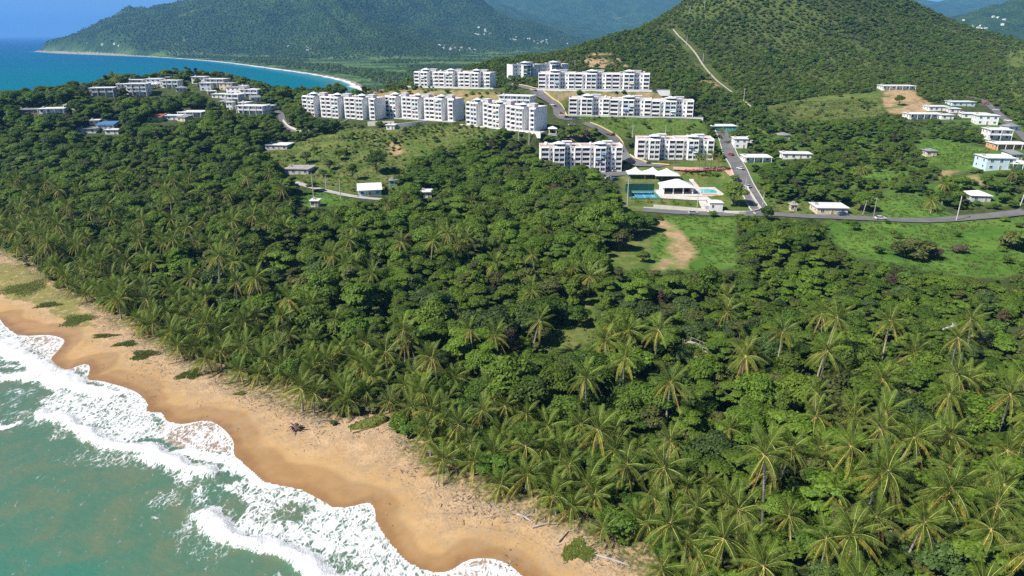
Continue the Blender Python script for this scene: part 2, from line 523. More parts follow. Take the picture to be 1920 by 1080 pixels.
M['bluecourt'] = mat_plain('blue_court_paint', (0.05, 0.33, 0.62), 0.7, 0.12, 0.3)
M['greencourt'] = mat_plain('green_court_paint', (0.07, 0.23, 0.17), 0.75, 0.12, 0.3)
M['windscreen'] = mat_plain('dark_green_mesh', (0.012, 0.07, 0.06), 0.8, 0.2, 0.5)
M['poolwater'] = mat_plain('pool_water', (0.06, 0.58, 0.66), 0.08, 0.1, 0.6, 0.5)
M['terracotta'] = mat_plain('terracotta_paving', (0.58, 0.36, 0.27), 0.85, 0.2, 0.8)
M['darkwood'] = mat_plain('dark_driftwood', (0.16, 0.12, 0.10), 0.9, 0.3, 2.0, bump=0.4)
M['greywood'] = mat_plain('bleached_driftwood', (0.42, 0.38, 0.34), 0.9, 0.25, 2.0, bump=0.4)
M['whitewood'] = mat_plain('bare_white_branch', (0.66, 0.63, 0.58), 0.9, 0.2, 2.0)
M['pole'] = mat_plain('weathered_pole_wood', (0.34, 0.30, 0.26), 0.85, 0.2, 1.0)
M['polecon'] = mat_plain('concrete_pole', (0.58, 0.55, 0.50), 0.85, 0.15, 0.7)
M['metal'] = mat_plain('galvanised_metal', (0.55, 0.56, 0.57), 0.4, 0.1, 2.0, 0.5, metallic=0.6)
M['tyre'] = mat_plain('rubber', (0.03, 0.03, 0.03), 0.85, 0.2, 3.0)
M['carglass'] = mat_plain('car_glass', (0.03, 0.035, 0.04), 0.08, 0.1, 1.0, 0.5)
M['lampred'] = mat_plain('red_lens', (0.45, 0.03, 0.02), 0.3, 0.1, 1.0, 0.5)
M['lampclear'] = mat_plain('clear_lens', (0.75, 0.75, 0.72), 0.2, 0.1, 1.0, 0.5)
CARPAINT = dict(white=(0.75, 0.75, 0.75), black=(0.03, 0.03, 0.035), silver=(0.48, 0.5, 0.52), red=(0.4, 0.04, 0.03), blue=(0.05, 0.12, 0.3))
for k, c in CARPAINT.items():
    M['car_' + k] = mat_plain('car_paint_' + k, c, 0.25, 0.05, 1.0, 0.5)
M['bark'] = mat_plain('bark', (0.16, 0.13, 0.10), 0.9, 0.3, 2.0)
M['palmbark'] = mat_plain('palm_trunk', (0.36, 0.32, 0.27), 0.9, 0.25, 2.0)
M['rachis'] = mat_plain('frond_midrib', (0.42, 0.42, 0.12), 0.5, 0.25, 1.0)
M['rachis_old'] = mat_plain('old_frond_midrib', (0.60, 0.48, 0.17), 0.55, 0.25, 1.0)

M['leaf_mid'] = mat_leaf('leaf_mid_green', (0.076, 0.156, 0.013), (0.185, 0.300, 0.030))
M['leaf_dark'] = mat_leaf('leaf_dark_green', (0.055, 0.120, 0.014), (0.135, 0.235, 0.030), tint=(0.17, 0.18, 0.03))
M['leaf_light'] = mat_leaf('leaf_yellow_green', (0.082, 0.148, 0.013), (0.195, 0.285, 0.028))
M['leaf_olive'] = mat_leaf('leaf_olive', (0.075, 0.105, 0.024), (0.160, 0.190, 0.048), tint=(0.22, 0.19, 0.06))
M['leaf_grey'] = mat_leaf('leaf_grey_green', (0.050, 0.102, 0.024), (0.112, 0.182, 0.044), tint=(0.14, 0.16, 0.05))
M['leaf_brown'] = mat_leaf('leaf_dry_brown', (0.09, 0.065, 0.04), (0.17, 0.125, 0.075), tint=(0.14, 0.11, 0.06))
M['leaf_yellow'] = mat_leaf('leaf_yellow_flower', (0.30, 0.24, 0.03), (0.55, 0.44, 0.05), tint=(0.4, 0.32, 0.05))
M['leaf_red'] = mat_leaf('leaf_red_flower', (0.36, 0.05, 0.03), (0.60, 0.16, 0.06), tint=(0.5, 0.1, 0.05))
M['frond'] = mat_leaf('palm_leaflet', (0.068, 0.132, 0.014), (0.165, 0.235, 0.028), trans=0.32, rough=0.5, spec=0.16, huevar=0.25, tint=(0.20, 0.23, 0.04))
M['frond_old'] = mat_leaf('old_palm_leaflet', (0.19, 0.21, 0.020), (0.39, 0.36, 0.040), trans=0.32, rough=0.5, huevar=0.35, tint=(0.38, 0.27, 0.04))
M['frond_dead'] = mat_leaf('dead_palm_leaflet', (0.26, 0.14, 0.035), (0.44, 0.25, 0.07), trans=0.15, rough=0.7, tint=(0.30, 0.20, 0.10))
M['beachgrass'] = mat_leaf('creeping_beach_plant', (0.095, 0.140, 0.020), (0.20, 0.255, 0.045), tint=(0.26, 0.24, 0.07))
M['bank'] = mat_plain('grassy_bank', (0.135, 0.155, 0.035), 0.95, 0.3, 2.5, 0.1, dirt=(0.26, 0.23, 0.10), bump=0.8)
M['banksand'] = mat_plain('cut_sand', (0.50, 0.34, 0.19), 0.95, 0.2, 1.5, 0.1, bump=0.4)
M['dirttrack'] = mat_plain('pale_dirt_track', (0.46, 0.41, 0.33), 0.9, 0.2, 0.3, 0.1, dirt=(0.30, 0.26, 0.18))
M['tuft'] = mat_leaf('meadow_grass', (0.070, 0.155, 0.018), (0.160, 0.250, 0.036), tint=(0.24, 0.25, 0.06), huevar=0.3)
M['tuft_dry'] = mat_leaf('dry_meadow_grass', (0.11, 0.145, 0.03), (0.23, 0.24, 0.075), tint=(0.28, 0.22, 0.09), huevar=0.4)

# ------------------------------------------------------------------ ground
def polys_mask(px, py, polys, jit=0.0, x=None, y=None):
    if jit:
        px = px + jit * 2.0 * (fbm(x / 7, y / 7, 3, 41) - 0.5); py = py + jit * (fbm(x / 7, y / 7, 3, 43) - 0.5)
    m = np.zeros(np.shape(px), bool)
    for p in polys:
        m |= in_poly(px, py, p)
    return m

FIELD_R = [(1545, 414), (1640, 418), (1760, 420), (1925, 406), (1925, 505), (1880, 522), (1800, 517), (1700, 500), (1600, 480), (1562, 450)]
FIELD_L = [(1240, 406), (1378, 408), (1380, 450), (1385, 500), (1330, 512), (1225, 508), (1210, 470), (1228, 440)]
TRACK = [(1218, 412), (1248, 414), (1285, 440), (1305, 470), (1282, 506), (1222, 504), (1245, 480), (1258, 455), (1238, 432)]
CLEARING = [(1000, 640), (1040, 612), (1105, 595), (1128, 622), (1100, 650), (1040, 660)]
HILLGRASS = [(486, 292), (540, 274), (585, 258), (650, 240), (740, 240), (850, 230), (960, 248), (930, 268), (880, 285), (830, 292), (790, 305), (768, 335), (745, 362), (700, 364), (655, 362), (600, 350), (560, 345), (500, 312)]
GAP = [(1125, 480), (1160, 452), (1226, 434), (1222, 470), (1215, 508), (1150, 508)]
GAP2 = [(1085, 560), (1118, 556), (1124, 600), (1095, 604)]
HILLGRASS2 = [(556, 362), (640, 358), (668, 378), (640, 386), (572, 388)]
SLOPE_F = [(1085, 219), (1325, 227), (1326, 256), (1250, 258), (1185, 258), (1150, 255), (1120, 236)]
SLOPE_E = [(985, 166), (1000, 172), (1256, 172), (1262, 188), (1150, 188), (1060, 186), (1050, 202), (1036, 190)]
SLOPE_D = [(762, 168), (935, 172), (940, 190), (720, 192), (690, 178)]
SOIL_A = [(640, 172), (712, 160), (725, 168), (690, 182), (645, 184)]
SOIL_B = [(727, 268), (745, 266), (758, 285), (745, 292), (730, 285)]
SOIL_G = [(1055, 235), (1100, 228), (1115, 248), (1085, 262), (1055, 258)]
GARDEN1 = [(1715, 262), (1760, 262), (1852, 278), (1856, 312), (1800, 322), (1735, 300)]
GARDEN2 = [(1640, 372), (1690, 364), (1745, 372), (1790, 408), (1660, 411)]
GARDEN3 = [(1590, 312), (1660, 318), (1690, 340), (1640, 350), (1600, 335)]
VERGE = [(1440, 380), (1620, 380), (1640, 406), (1470, 404), (1450, 398)]
MEADOW = [(1430, 200), (1520, 182), (1650, 172), (1660, 215), (1600, 222), (1540, 224), (1480, 222)]
MOUND = [(1655, 168), (1705, 168), (1752, 198), (1735, 214), (1668, 214), (1655, 190)]
MEADOW_R = [(1885, 100), (1925, 92), (1925, 200), (1895, 180), (1885, 140)]
CLUB = [(1165, 322), (1180, 308), (1345, 300), (1372, 320), (1425, 398), (1170, 398), (1163, 370)]
SCARP = [(1100, 100), (1140, 98), (1170, 115), (1180, 130), (1090, 132)]
SCARP2 = [(1312, 150), (1345, 150), (1345, 166), (1318, 168)]
SOIL_R = [(1760, 318), (1830, 325), (1840, 345), (1770, 345)]
GREEN_POLYS = [FIELD_R, FIELD_L, HILLGRASS2, GARDEN1, GARDEN2, GARDEN3, SLOPE_F]
DRY_POLYS = [HILLGRASS, CLEARING, GAP, GAP2, SLOPE_E, SLOPE_D, VERGE, MEADOW, MEADOW_R]
SOIL_POLYS = [TRACK, SOIL_A, SOIL_B, SOIL_G, MOUND, SCARP, SCARP2, SOIL_R]

VEG_PX = [(-80, 440), (0, 478), (60, 510), (110, 545), (160, 572), (220, 612), (300, 655), (350, 690), (440, 722), (500, 745), (560, 775), (620, 780), (690, 778), (735, 800), (750, 845), (850, 905), (905, 945), (1000, 962), (1100, 1005), (1150, 1040), (1200, 1085), (1320, 1200)]
_vg = [at_elev(px, py, 2.3)[:2] for px, py in VEG_PX]
_vd = _vg[0] - _vg[1]; _vd /= np.linalg.norm(_vd)
VEG = [_vg[0] + _vd * 300] + _vg + [_vg[-1] + (_vg[-1] - _vg[-2])]
VEG = catmull(VEG, 5.0)
def veg_s(x, y):
    return polyline_dist(x, y, VEG)[0]

# far terrain: coastal plain, the mountain over the bay and the ridges behind
BAY_PX = [(78, 97), (120, 100), (200, 103), (300, 107), (400, 114), (500, 126), (600, 140), (648, 150), (665, 156)]
_bay = [at_elev(px, py, 0.0)[:2] for px, py in BAY_PX]
BAY = [_bay[0] + np.array([-300, 500]), _bay[0] + np.array([-60, 60])] + _bay + [np.array([-170., 900.]), np.array([-150., 700.])]
BAY = catmull(BAY, 60.0)
def ridge(pts):
    return [(col_depth(px, z, 0)[0], 0, 0, 0) if False else (at_depth(px, py, z)[0], at_depth(px, py, z)[1], at_depth(px, py, z)[2], w) for px, py, z, w in pts]
RIDGES = [
    ridge([(85, 97, 3480, 120), (120, 73, 3480, 330), (180, 46, 3450, 520), (250, 21, 3400, 700), (340, 0, 3350, 850), (450, -38, 3400, 1050), (560, -70, 3500, 1250), (700, -62, 3800, 1350), (800, -30, 4000, 1200), (880, 18, 4100, 1000), (950, 48, 4200, 700), (1010, 66, 4300, 500)]),
    ridge([(560, -70, 3500, 700), (600, 20, 2900, 520), (640, 66, 2500, 380), (700, 86, 2300, 220)]),
    ridge([(780, -30, 5200, 1200), (880, 2, 5300, 1300), (980, 28, 5400, 1200), (1080, 52, 5500, 900), (1160, 70, 5600, 600)]),
    ridge([(700, -60, 7600, 2400), (880, -42, 7500, 2600), (1000, -66, 7400, 2600), (1150, -50, 7400, 2500), (1280, -32, 7300, 2400), (1450, -60, 7400, 2500), (1600, -45, 7500, 2500), (1690, 0, 7500, 2200), (1740, 10, 7500, 2200), (1850, -16, 7500, 2400), (2000, -50, 7500, 2600)]),
    ridge([(1700, 78, 2700, 350), (1780, 56, 2700, 600), (1850, 22, 2750, 800), (1920, 6, 2800, 950), (2050, -30, 2900, 1100)]),
]
def far_h(x, y):
    x = np.asarray(x, float); y = np.asarray(y, float)
    s = polyline_dist(x, y, BAY)[0]
    # land lies to the left of the line running from the cape
    h = np.where(s < 0, np.maximum(s * 0.05, -8.0), 3.0 * smoothstep(0, 90, s)) + 1.2 * fbm(x / 120, y / 120, 3, 9) * smoothstep(60, 200, s)
    wx = x + 260 * (fbm(x / 700, y / 700, 4, 61) - 0.5) * 2; wy = y + 260 * (fbm(x / 700, y / 700, 4, 62) - 0.5) * 2
    inl = smoothstep(20, 260, s)
    for R in RIDGES:
        best = np.full(x.shape, -1e9)
        for i in range(len(R) - 1):
            ax, ay, ah, aw = R[i]; bx, by, bh, bw = R[i + 1]
            dx, dy = bx - ax, by - ay
            t = np.clip(((wx - ax) * dx + (wy - ay) * dy) / (dx * dx + dy * dy), 0, 1)
            t0 = np.clip(((x - ax) * dx + (y - ay) * dy) / (dx * dx + dy * dy), 0, 1)
            d = np.hypot(wx - ax - t * dx, wy - ay - t * dy)
            d0 = np.hypot(x - ax - t0 * dx, y - ay - t0 * dy)
            w = aw + (bw - aw) * t
            q = np.clip(np.minimum(d, d0 * 1.6) / w, 0, 1)
            hh = (ah + (bh - ah) * t) * ((1 - q) ** 1.25)
            best = np.maximum(best, hh)
        rg = 1 - np.abs(fbm(x / 420, y / 420, 5, 77) - 0.5) * 3.2
        rg2 = 1 - np.abs(fbm(x / 160, y / 160, 4, 78) - 0.5) * 3.0
        top = np.clip(best / 60, 0, 1)
        env = smoothstep(0, 1, np.clip(best / 260, 0, 1)) * (1 - 0.55 * smoothstep(200, 400, best))
        best = best + top * (rg - 0.55) * 46 * env * 1.3 + top * (rg2 - 0.5) * 12
        h = np.where(s > 2, np.maximum(h, best * (np.maximum(inl, smoothstep(-5, 60, s)) if R is RIDGES[0] else inl)), h)
    return h

GH[:] = np.clip(GH, -6.0, 150.0)
_edge = np.maximum(smoothstep(940, 1035, GYY), np.maximum(smoothstep(600, 690, GXX) * smoothstep(500, 700, GYY), 0))
_far_at = far_h(GXX, GYY)
GH[:] = GH * (1 - _edge) + (np.minimum(_far_at, 12) - 0.3) * _edge

PXG, PYG, _ = project(GXX, GYY, GH)
SG = shore_s(GXX, GYY); VG = veg_s(GXX, GYY)
def soft(polys, jit):
    m = np.zeros(GXX.shape)
    for k in range(3):
        m += polys_mask(PXG + 0.6 * (k - 1), PYG + 0.3 * (k - 1), polys, jit, GXX + 31 * k, GYY)
    return m / 3.0
g_grass = soft(GREEN_POLYS, 9); g_dry = soft(DRY_POLYS + [CLUB], 15); g_soil = soft(SOIL_POLYS, 8); g_dry = np.maximum(g_dry, 0.6 * soft([SLOPE_F], 20))
g_grass = np.maximum(g_grass, 0.65 * ((PXG > 1330) & (PYG < 385) & (PYG > 225) & (GH < 30)) * smoothstep(0.3, 0.55, fbm(GXX / 20, GYY / 20, 3, 124)))
g_soil = np.maximum(g_soil, 0.72 * soft([SLOPE_D, SLOPE_E], 8) * smoothstep(0.25, 0.5, fbm(GXX / 7, GYY / 7, 3, 126)))
_brk = smoothstep(0.40, 0.58, fbm(GXX / 9, GYY / 9, 3, 121))
g_soil = np.where(soft([SCARP, SCARP2, SOIL_R, SOIL_G, SOIL_A], 8) > 0, g_soil * _brk, g_soil)
g_soil = np.where(soft([MOUND, TRACK], 8) > 0, g_soil * smoothstep(0.22, 0.46, fbm(GXX / 6, GYY / 6, 3, 123)), g_soil)
g_dry = np.maximum(g_dry, 0.8 * soft([MOUND], 8))
g_dry = np.maximum(g_dry, (((GH > 34) & (PXG > 640)) | ((GH > 30) & (PXG > 1300))) * 0.5 * smoothstep(0.35, 0.6, fbm(GXX / 30, GYY / 30, 3, 122)))
g_sand = 1 - smoothstep(-2.0, 4.0, VG + 5 * (fbm(GXX / 5, GYY / 5, 3, 21) - 0.5))
g_sand = np.where(SG > 120, 0, g_sand)
gm = grid_mesh('ground', GXX, GYY, GH)
vattr(gm, 'grass', g_grass); vattr(gm, 'dry', g_dry); vattr(gm, 'soil', g_soil); vattr(gm, 'sand', g_sand)
_cut = (GXX > -190) & (GXX < 62) & (GYY < 262) & (VG < 14)

t = NT('ground_earth_and_grass')
P = t.pos()
n1 = t.noise(P, 0.035, 5, 0.6); n2 = t.noise(P, 0.35, 4, 0.65); n3 = t.noise(P, 1.6, 3, 0.6); n4 = t.noise(P, 0.11, 4, 0.6)
floor_c = t.mix(t.map(n2, 0.35, 0.65), (0.040, 0.060, 0.018), (0.085, 0.110, 0.030))
grass_c = t.mix(t.map(n4, 0.35, 0.65), (0.074, 0.172, 0.022), (0.145, 0.245, 0.040))
grass_c = t.mix(t.map(n3, 0.4, 0.7, 0, 0.55), grass_c, (0.055, 0.130, 0.018))
grass_c = t.mix(t.map(n1, 0.55, 0.72, 0, 0.45), grass_c, (0.22, 0.23, 0.07))
dry_c = t.mix(t.map(n2, 0.35, 0.65), (0.105, 0.150, 0.030), (0.200, 0.205, 0.065))
dry_c = t.mix(t.map(n4, 0.42, 0.60, 0, 0.75), dry_c, (0.075, 0.145, 0.024))
soil_c = t.mix(t.map(n2, 0.3, 0.7), (0.33, 0.21, 0.11), (0.50, 0.36, 0.21))
soil_c = t.mix(t.map(n4, 0.5, 0.62, 0, 0.5), soil_c, (0.16, 0.17, 0.05))
sand_c = t.mix(t.map(n2, 0.3, 0.7), (0.42, 0.27, 0.14), (0.52, 0.35, 0.19))
c = t.mix(t.attr('grass'), floor_c, grass_c)
c = t.mix(t.attr('dry'), c, dry_c)
c = t.mix(t.attr('soil'), c, soil_c)
c = t.mix(t.attr('sand'), c, sand_c)
hgt = t.math('ADD', t.noise(P, 2.2, 4, 0.7), t.math('MULTIPLY', n2, 1.5))
M['ground'] = t.done(t.bsdf(c, 0.95, 0.1, t.bump(hgt, 0.6, 0.35)))
gm.materials.append(M['ground'])
# the fine beach sheet replaces the coarse ground here
gq = np.empty(len(gm.polygons) * 4, np.int32); gm.loops.foreach_get('vertex_index', gq)
cutv = _cut.reshape(-1)
bmx = bmesh.new(); bmx.from_mesh(gm); bmx.faces.ensure_lookup_table()
dead = [f for f in bmx.faces if all(cutv[v.index] for v in f.verts)]
bmesh.ops.delete(bmx, geom=dead, context='FACES'); bmx.to_mesh(gm); bmx.free()
tag(link('ground', gm), kind='structure')

# ------------------------------------------------------------------ beach
BS = 0.6
bx = np.arange(-196, 68, BS); by = np.arange(GY0, 268, BS)
BX, BY = np.meshgrid(bx, by)
bs = shore_s(BX, BY); bv = veg_s(BX, BY)
swd, swa = polyline_dist(BX, BY, SWASH)      # positive inland
BH = terrain(BX, BY)
scar = smoothstep(8, 16, bs) * (1 - smoothstep(-4, 6, bv))
BH = BH + scar * (0.28 * (fbm(BX / 3.5, BY / 3.5, 4, 31) - 0.5) + 0.10 * (fbm(BX / 0.9, BY / 0.9, 3, 33) - 0.5))
BH = BH - 0.10 * smoothstep(4, 30, bv)
keep = (bv < 17) & (bs > -24)
bmh = grid_mesh('beach', BX, BY, BH, keep)
_wl = swd + 4.0 * (fbm(BX / 11, BY / 11, 2, 51) - 0.5) * 2
vattr(bmh, 'wet', 0.6 * (1 - smoothstep(4.0, 4.9, _wl)) + 0.4 * (1 - smoothstep(0.6, 2.6, swd + 2 * (fbm(BX / 7, BY / 7, 2, 55) - 0.5))))
vattr(bmh, 'swd', swd + 5.0 * (fbm(BX / 13, BY / 13, 3, 56) - 0.5))
vattr(bmh, 'damp', 1 - smoothstep(4, 13, swd + 6 * (fbm(BX / 14, BY / 14, 3, 52) - 0.5)))
vattr(bmh, 'litter', smoothstep(-9, 0, bv))
vattr(bmh, 'upper', smoothstep(-17, -5, bv))
beach_u, beach_v, _ = project(BX, BY, BH)
vattr(bmh, 'green', smoothstep(-1.5, 3.5, bv + 4 * (fbm(BX / 4, BY / 4, 3, 53) - 0.5)))
_gp = polys_mask(beach_u, beach_v, [[(-40, 490), (0, 492), (55, 500), (110, 545), (170, 590), (175, 615), (140, 612), (90, 585), (60, 572), (0, 545), (-40, 520)]], 20, BX, BY)
vattr(bmh, 'scrub', _gp.astype(float))
t = NT('beach_sand')
P = t.pos()
n2 = t.noise(P, 0.22, 4, 0.6); n3 = t.noise(P, 1.3, 5, 0.65); n4 = t.noise(P, 6.0, 3, 0.6); n5 = t.noise(P, 0.6, 4, 0.6)
dryc = t.mix(t.map(n2, 0.3, 0.7), (0.52, 0.345, 0.19), (0.60, 0.42, 0.255))
dryc = t.mix(t.map(n3, 0.45, 0.68, 0, 0.6), dryc, (0.43, 0.285, 0.155))
dryc = t.mix(t.map(n5, 0.52, 0.66, 0, 0.5), dryc, (0.40, 0.28, 0.14))
dampc = t.mix(t.map(n2, 0.3, 0.7), (0.46, 0.285, 0.120), (0.52, 0.335, 0.155))
wetc = t.mix(t.map(n2, 0.3, 0.7), (0.27, 0.145, 0.056), (0.34, 0.19, 0.076))
c = t.mix(t.attr('damp'), dryc, dampc)
c = t.mix(t.attr('wet'), c, wetc)
lit = t.attr('litter')
mot = t.math('MULTIPLY', t.attr('upper'), t.map(t.noise(P, 0.45, 5, 0.7), 0.44, 0.60))
c = t.mix(t.math('MULTIPLY', mot, 0.6), c, (0.37, 0.27, 0.17))
mo2 = t.math('MULTIPLY', t.attr('upper'), t.map(t.noise(P, 1.1, 5, 0.75), 0.56, 0.64))
c = t.mix(t.math('MULTIPLY', mo2, 0.5), c, (0.26, 0.215, 0.12))
dark = t.math('MULTIPLY', lit, t.map(t.noise(P, 2.6, 5, 0.75), 0.53, 0.62))
c = t.mix(t.math('MULTIPLY', dark, 0.85), c, (0.19, 0.14, 0.115))
pale = t.math('MULTIPLY', lit, t.map(t.noise(t.mapping(P, (1.0, 2.6, 1.0), (0, 0, 0.5)), 1.5, 4, 0.7), 0.60, 0.66))
c = t.mix(t.math('MULTIPLY', pale, 0.6), c, (0.50, 0.42, 0.36))
c = t.mix(t.math('MULTIPLY', t.attr('scrub'), t.map(n5, 0.28, 0.50, 0, 0.9)), c, (0.205, 0.205, 0.055))
c = t.mix(t.math('MULTIPLY', t.attr('green'), t.map(n3, 0.3, 0.62)), c, (0.085, 0.10, 0.030))
# tide-line debris: thin dark streaks that follow the swash
sp = t.math('MULTIPLY', t.map(t.noise(P, 3.5, 5, 0.8), 0.60, 0.66), t.map(t.noise(P, 0.16, 3, 0.5), 0.48, 0.6))
sp = t.math('MULTIPLY', sp, t.math('SUBTRACT', 1.0, t.attr('wet')))
sq = t.attr('swd')
for off_, wd_ in ((7.5, 0.30), (11.0, 0.45), (14.5, 0.35)):
    ln = t.map(t.math('ABSOLUTE', t.math('SUBTRACT', sq, off_)), 0.0, wd_, 1.0, 0.0)
    ln = t.math('MULTIPLY', ln, t.map(t.noise(P, 1.8, 4, 0.75), 0.50, 0.62))
    sp = t.math('MAXIMUM', sp, ln)
c = t.mix(t.math('MULTIPLY', sp, 0.6), c, (0.17, 0.115, 0.075))
ro = t.map(t.attr('wet'), 0, 1, 0.95, 0.32)
hgt = t.math('ADD', t.math('MULTIPLY', n3, 1.2), t.math('MULTIPLY', n4, 0.35))
bmp = t.n('ShaderNodeBump'); t.l(hgt, bmp.inputs['Height']); bmp.inputs['Distance'].default_value = 0.25
t.l(t.map(t.attr('damp'), 0, 1, 0.75, 0.08), bmp.inputs['Strength'])
M['beach'] = t.done(t.bsdf(c, ro, t.map(t.attr('wet'), 0, 1, 0.1, 0.45), bmp.outputs[0]))
bmh.materials.append(M['beach'])
tag(link('beach', bmh), kind='structure')

# ------------------------------------------------------------------ sea: surf in front of the beach
SS = 0.5
sx = np.arange(-200, 45, SS); sy = np.arange(GY0 - 10, 215, SS)
SX, SY = np.meshgrid(sx, sy)
ss = shore_s(SX, SY)
sd, sa = polyline_dist(SX, SY, SWASH)
def wline(pts, el=0.4):
    return catmull([at_elev(px, py, el)[:2] for px, py in pts], 1.5)
def band(pts, w_sea, w_land, amp=1.0):
    """solid foam along a breaking crest; sharp on its seaward side, trailing to land"""
    d, a = polyline_dist(SX, SY, wline(pts))
    wob = 1.6 * (fbm(SX / 3, SY / 3, 3, 71) - 0.5) * 2
    d = d + wob
    L = sum(np.linalg.norm(np.subtract(*q)) for q in zip(wline(pts)[1:], wline(pts)[:-1]))
    ends = smoothstep(0, 6, a) * smoothstep(0, 6, L - a)
    return amp * smoothstep(-w_sea, -w_sea * 0.4, d) * (1 - smoothstep(w_land * 0.35, w_land, d)) * np.maximum(ends, 0.0), d
R1, d1 = band([(-60, 605), (0, 645), (55, 672), (105, 700), (160, 722)], 4.0, 6.0)
R1b, _ = band([(-60, 690), (0, 705), (60, 705), (130, 722), (190, 735), (240, 745)], 2.6, 3.5)
R2, d2 = band([(50, 768), (110, 782), (165, 808), (220, 835), (280, 842), (330, 868), (385, 880), (410, 905)], 2.2, 3.2)
R2b, _ = band([(290, 848), (340, 848), (400, 856), (455, 878), (500, 906), (560, 920)], 1.2, 2.2, 0.9)
R3, d3 = band([(345, 945), (385, 962), (412, 990), (455, 1012), (530, 1024), (575, 1058), (640, 1110), (700, 1160)], 2.2, 3.6)
R4, _ = band([(-60, 800), (0, 797), (40, 788), (70, 782)], 1.2, 1.8, 0.85)
OUT_PX = [(-60, 705), (0, 712), (60, 722), (60, 775), (110, 800), (170, 830), (230, 862), (310, 890), (350, 942), (410, 992), (455, 1020), (530, 1032), (575, 1068), (640, 1120), (720, 1200)]
od, _ = polyline_dist(SX, SY, wline(OUT_PX))
inside = smoothstep(-2.0, 3.0, od + 3 * (fbm(SX / 5, SY / 5, 3, 72) - 0.5))
holes = fbm(SX / 9, SY / 5, 3, 73)
lace = inside * (0.50 - 0.34 * smoothstep(0.48, 0.72, holes) + 0.10 * (fbm(SX / 4, SY / 4, 2, 83) - 0.5))
spx, spy, _ = project(SX, SY, 0 * SX)
pool = in_poly(spx, spy, [(-80, 715), (60, 722), (105, 735), (70, 755), (50, 775), (-80, 780)]) | in_poly(spx, spy, [(395, 905), (440, 925), (470, 945), (440, 985), (410, 975), (385, 950)])
lace = np.where(pool, lace * 0.35, lace)
edge = np.exp(-(np.clip(-sd, 0, 50) / 0.9) ** 2) * 0.62
film = smoothstep(-9, -1, sd) * (1 - smoothstep(0, 0.1, sd))
trail = 0.30 * smoothstep(-9, -1, od) * (1 - smoothstep(-0.5, 1.5, od)) * smoothstep(0.35, 0.6, fbm(SX / 7, SY / 7, 2, 87))
_tx = np.clip(0.78 + 1.1 * (fbm(SX / 1.8, SY / 3.2, 3, 89) - 0.45), 0.3, 1.05)
R1, R1b, R2, R2b, R3, R4 = [q * _tx for q in (R1, R1b, R2, R2b, R3, R4)]
foam = np.clip(np.maximum.reduce([R1, R1b, R2, R2b, R3, R4, lace, edge, trail]), 0, 1)
filmzone = polys_mask(spx, spy, [[(30, 622), (125, 630), (122, 645), (90, 680), (40, 655)], [(120, 690), (170, 678), (172, 700), (155, 712)], [(300, 798), (390, 782), (445, 825), (445, 850), (400, 848), (330, 838), (300, 820)], [(800, 1068), (870, 1048), (950, 1050), (1000, 1090), (820, 1100)]], 0)
foam = np.where(filmzone, np.maximum(np.clip(0.20 + 0.45 * fbm(SX / 2.2, SY / 5.0, 3, 90), 0, 0.5), edge), foam)
sand_z = terrain(SX, SY)
swell = 0.22 * np.sin(ss / 3.1 + 2.5 * fbm(SX / 22, SY / 22, 2, 74) * 2) * smoothstep(-4, -18, ss) * 0 + 0.16 * (fbm(SX / 6, SY / 6, 3, 75) - 0.5) * smoothstep(0, 10, -ss)
crest = 0.75 * np.exp(-((d1 - 0.3) / 2.2) ** 2) * R1 + 0.8 * np.exp(-((d2 + 0.2) / 1.5) ** 2) * np.clip(R2 * 1.5, 0, 1) + 0.85 * np.exp(-((d3 + 0.2) / 1.6) ** 2) * np.clip(R3 * 1.5, 0, 1) + 0.35 * R1b
chop = 0.22 * (fbm(SX / 1.3, SY / 1.3, 3, 76) - 0.4) * foam
wz = 0.05 + swell + crest + chop
wz = np.maximum(wz, sand_z + 0.05 * np.clip(-sd / 1.2, 0, 1) + 0.10 * np.clip(foam - 0.5, 0, 1) * np.clip(-sd / 1.5, 0, 1))
wz = np.where(sd > 0, sand_z - 0.06 * np.clip(sd / 0.6, 0, 4), wz)
skeep = (sd < 2.0)
sm = grid_mesh('surf', SX, SY, wz, skeep)
vattr(sm, 'foam', foam)
vattr(sm, 'filmz', filmzone.astype(float) * (1 - np.maximum(R1, R2)))
turb = np.clip(smoothstep(-34, -6, od + 14 * (fbm(SX / 16, SY / 9, 4, 81) - 0.5) * 2), 0, 1)
vattr(sm, 'turb', turb)
vattr(sm, 'depth', smoothstep(0, 60, -ss))
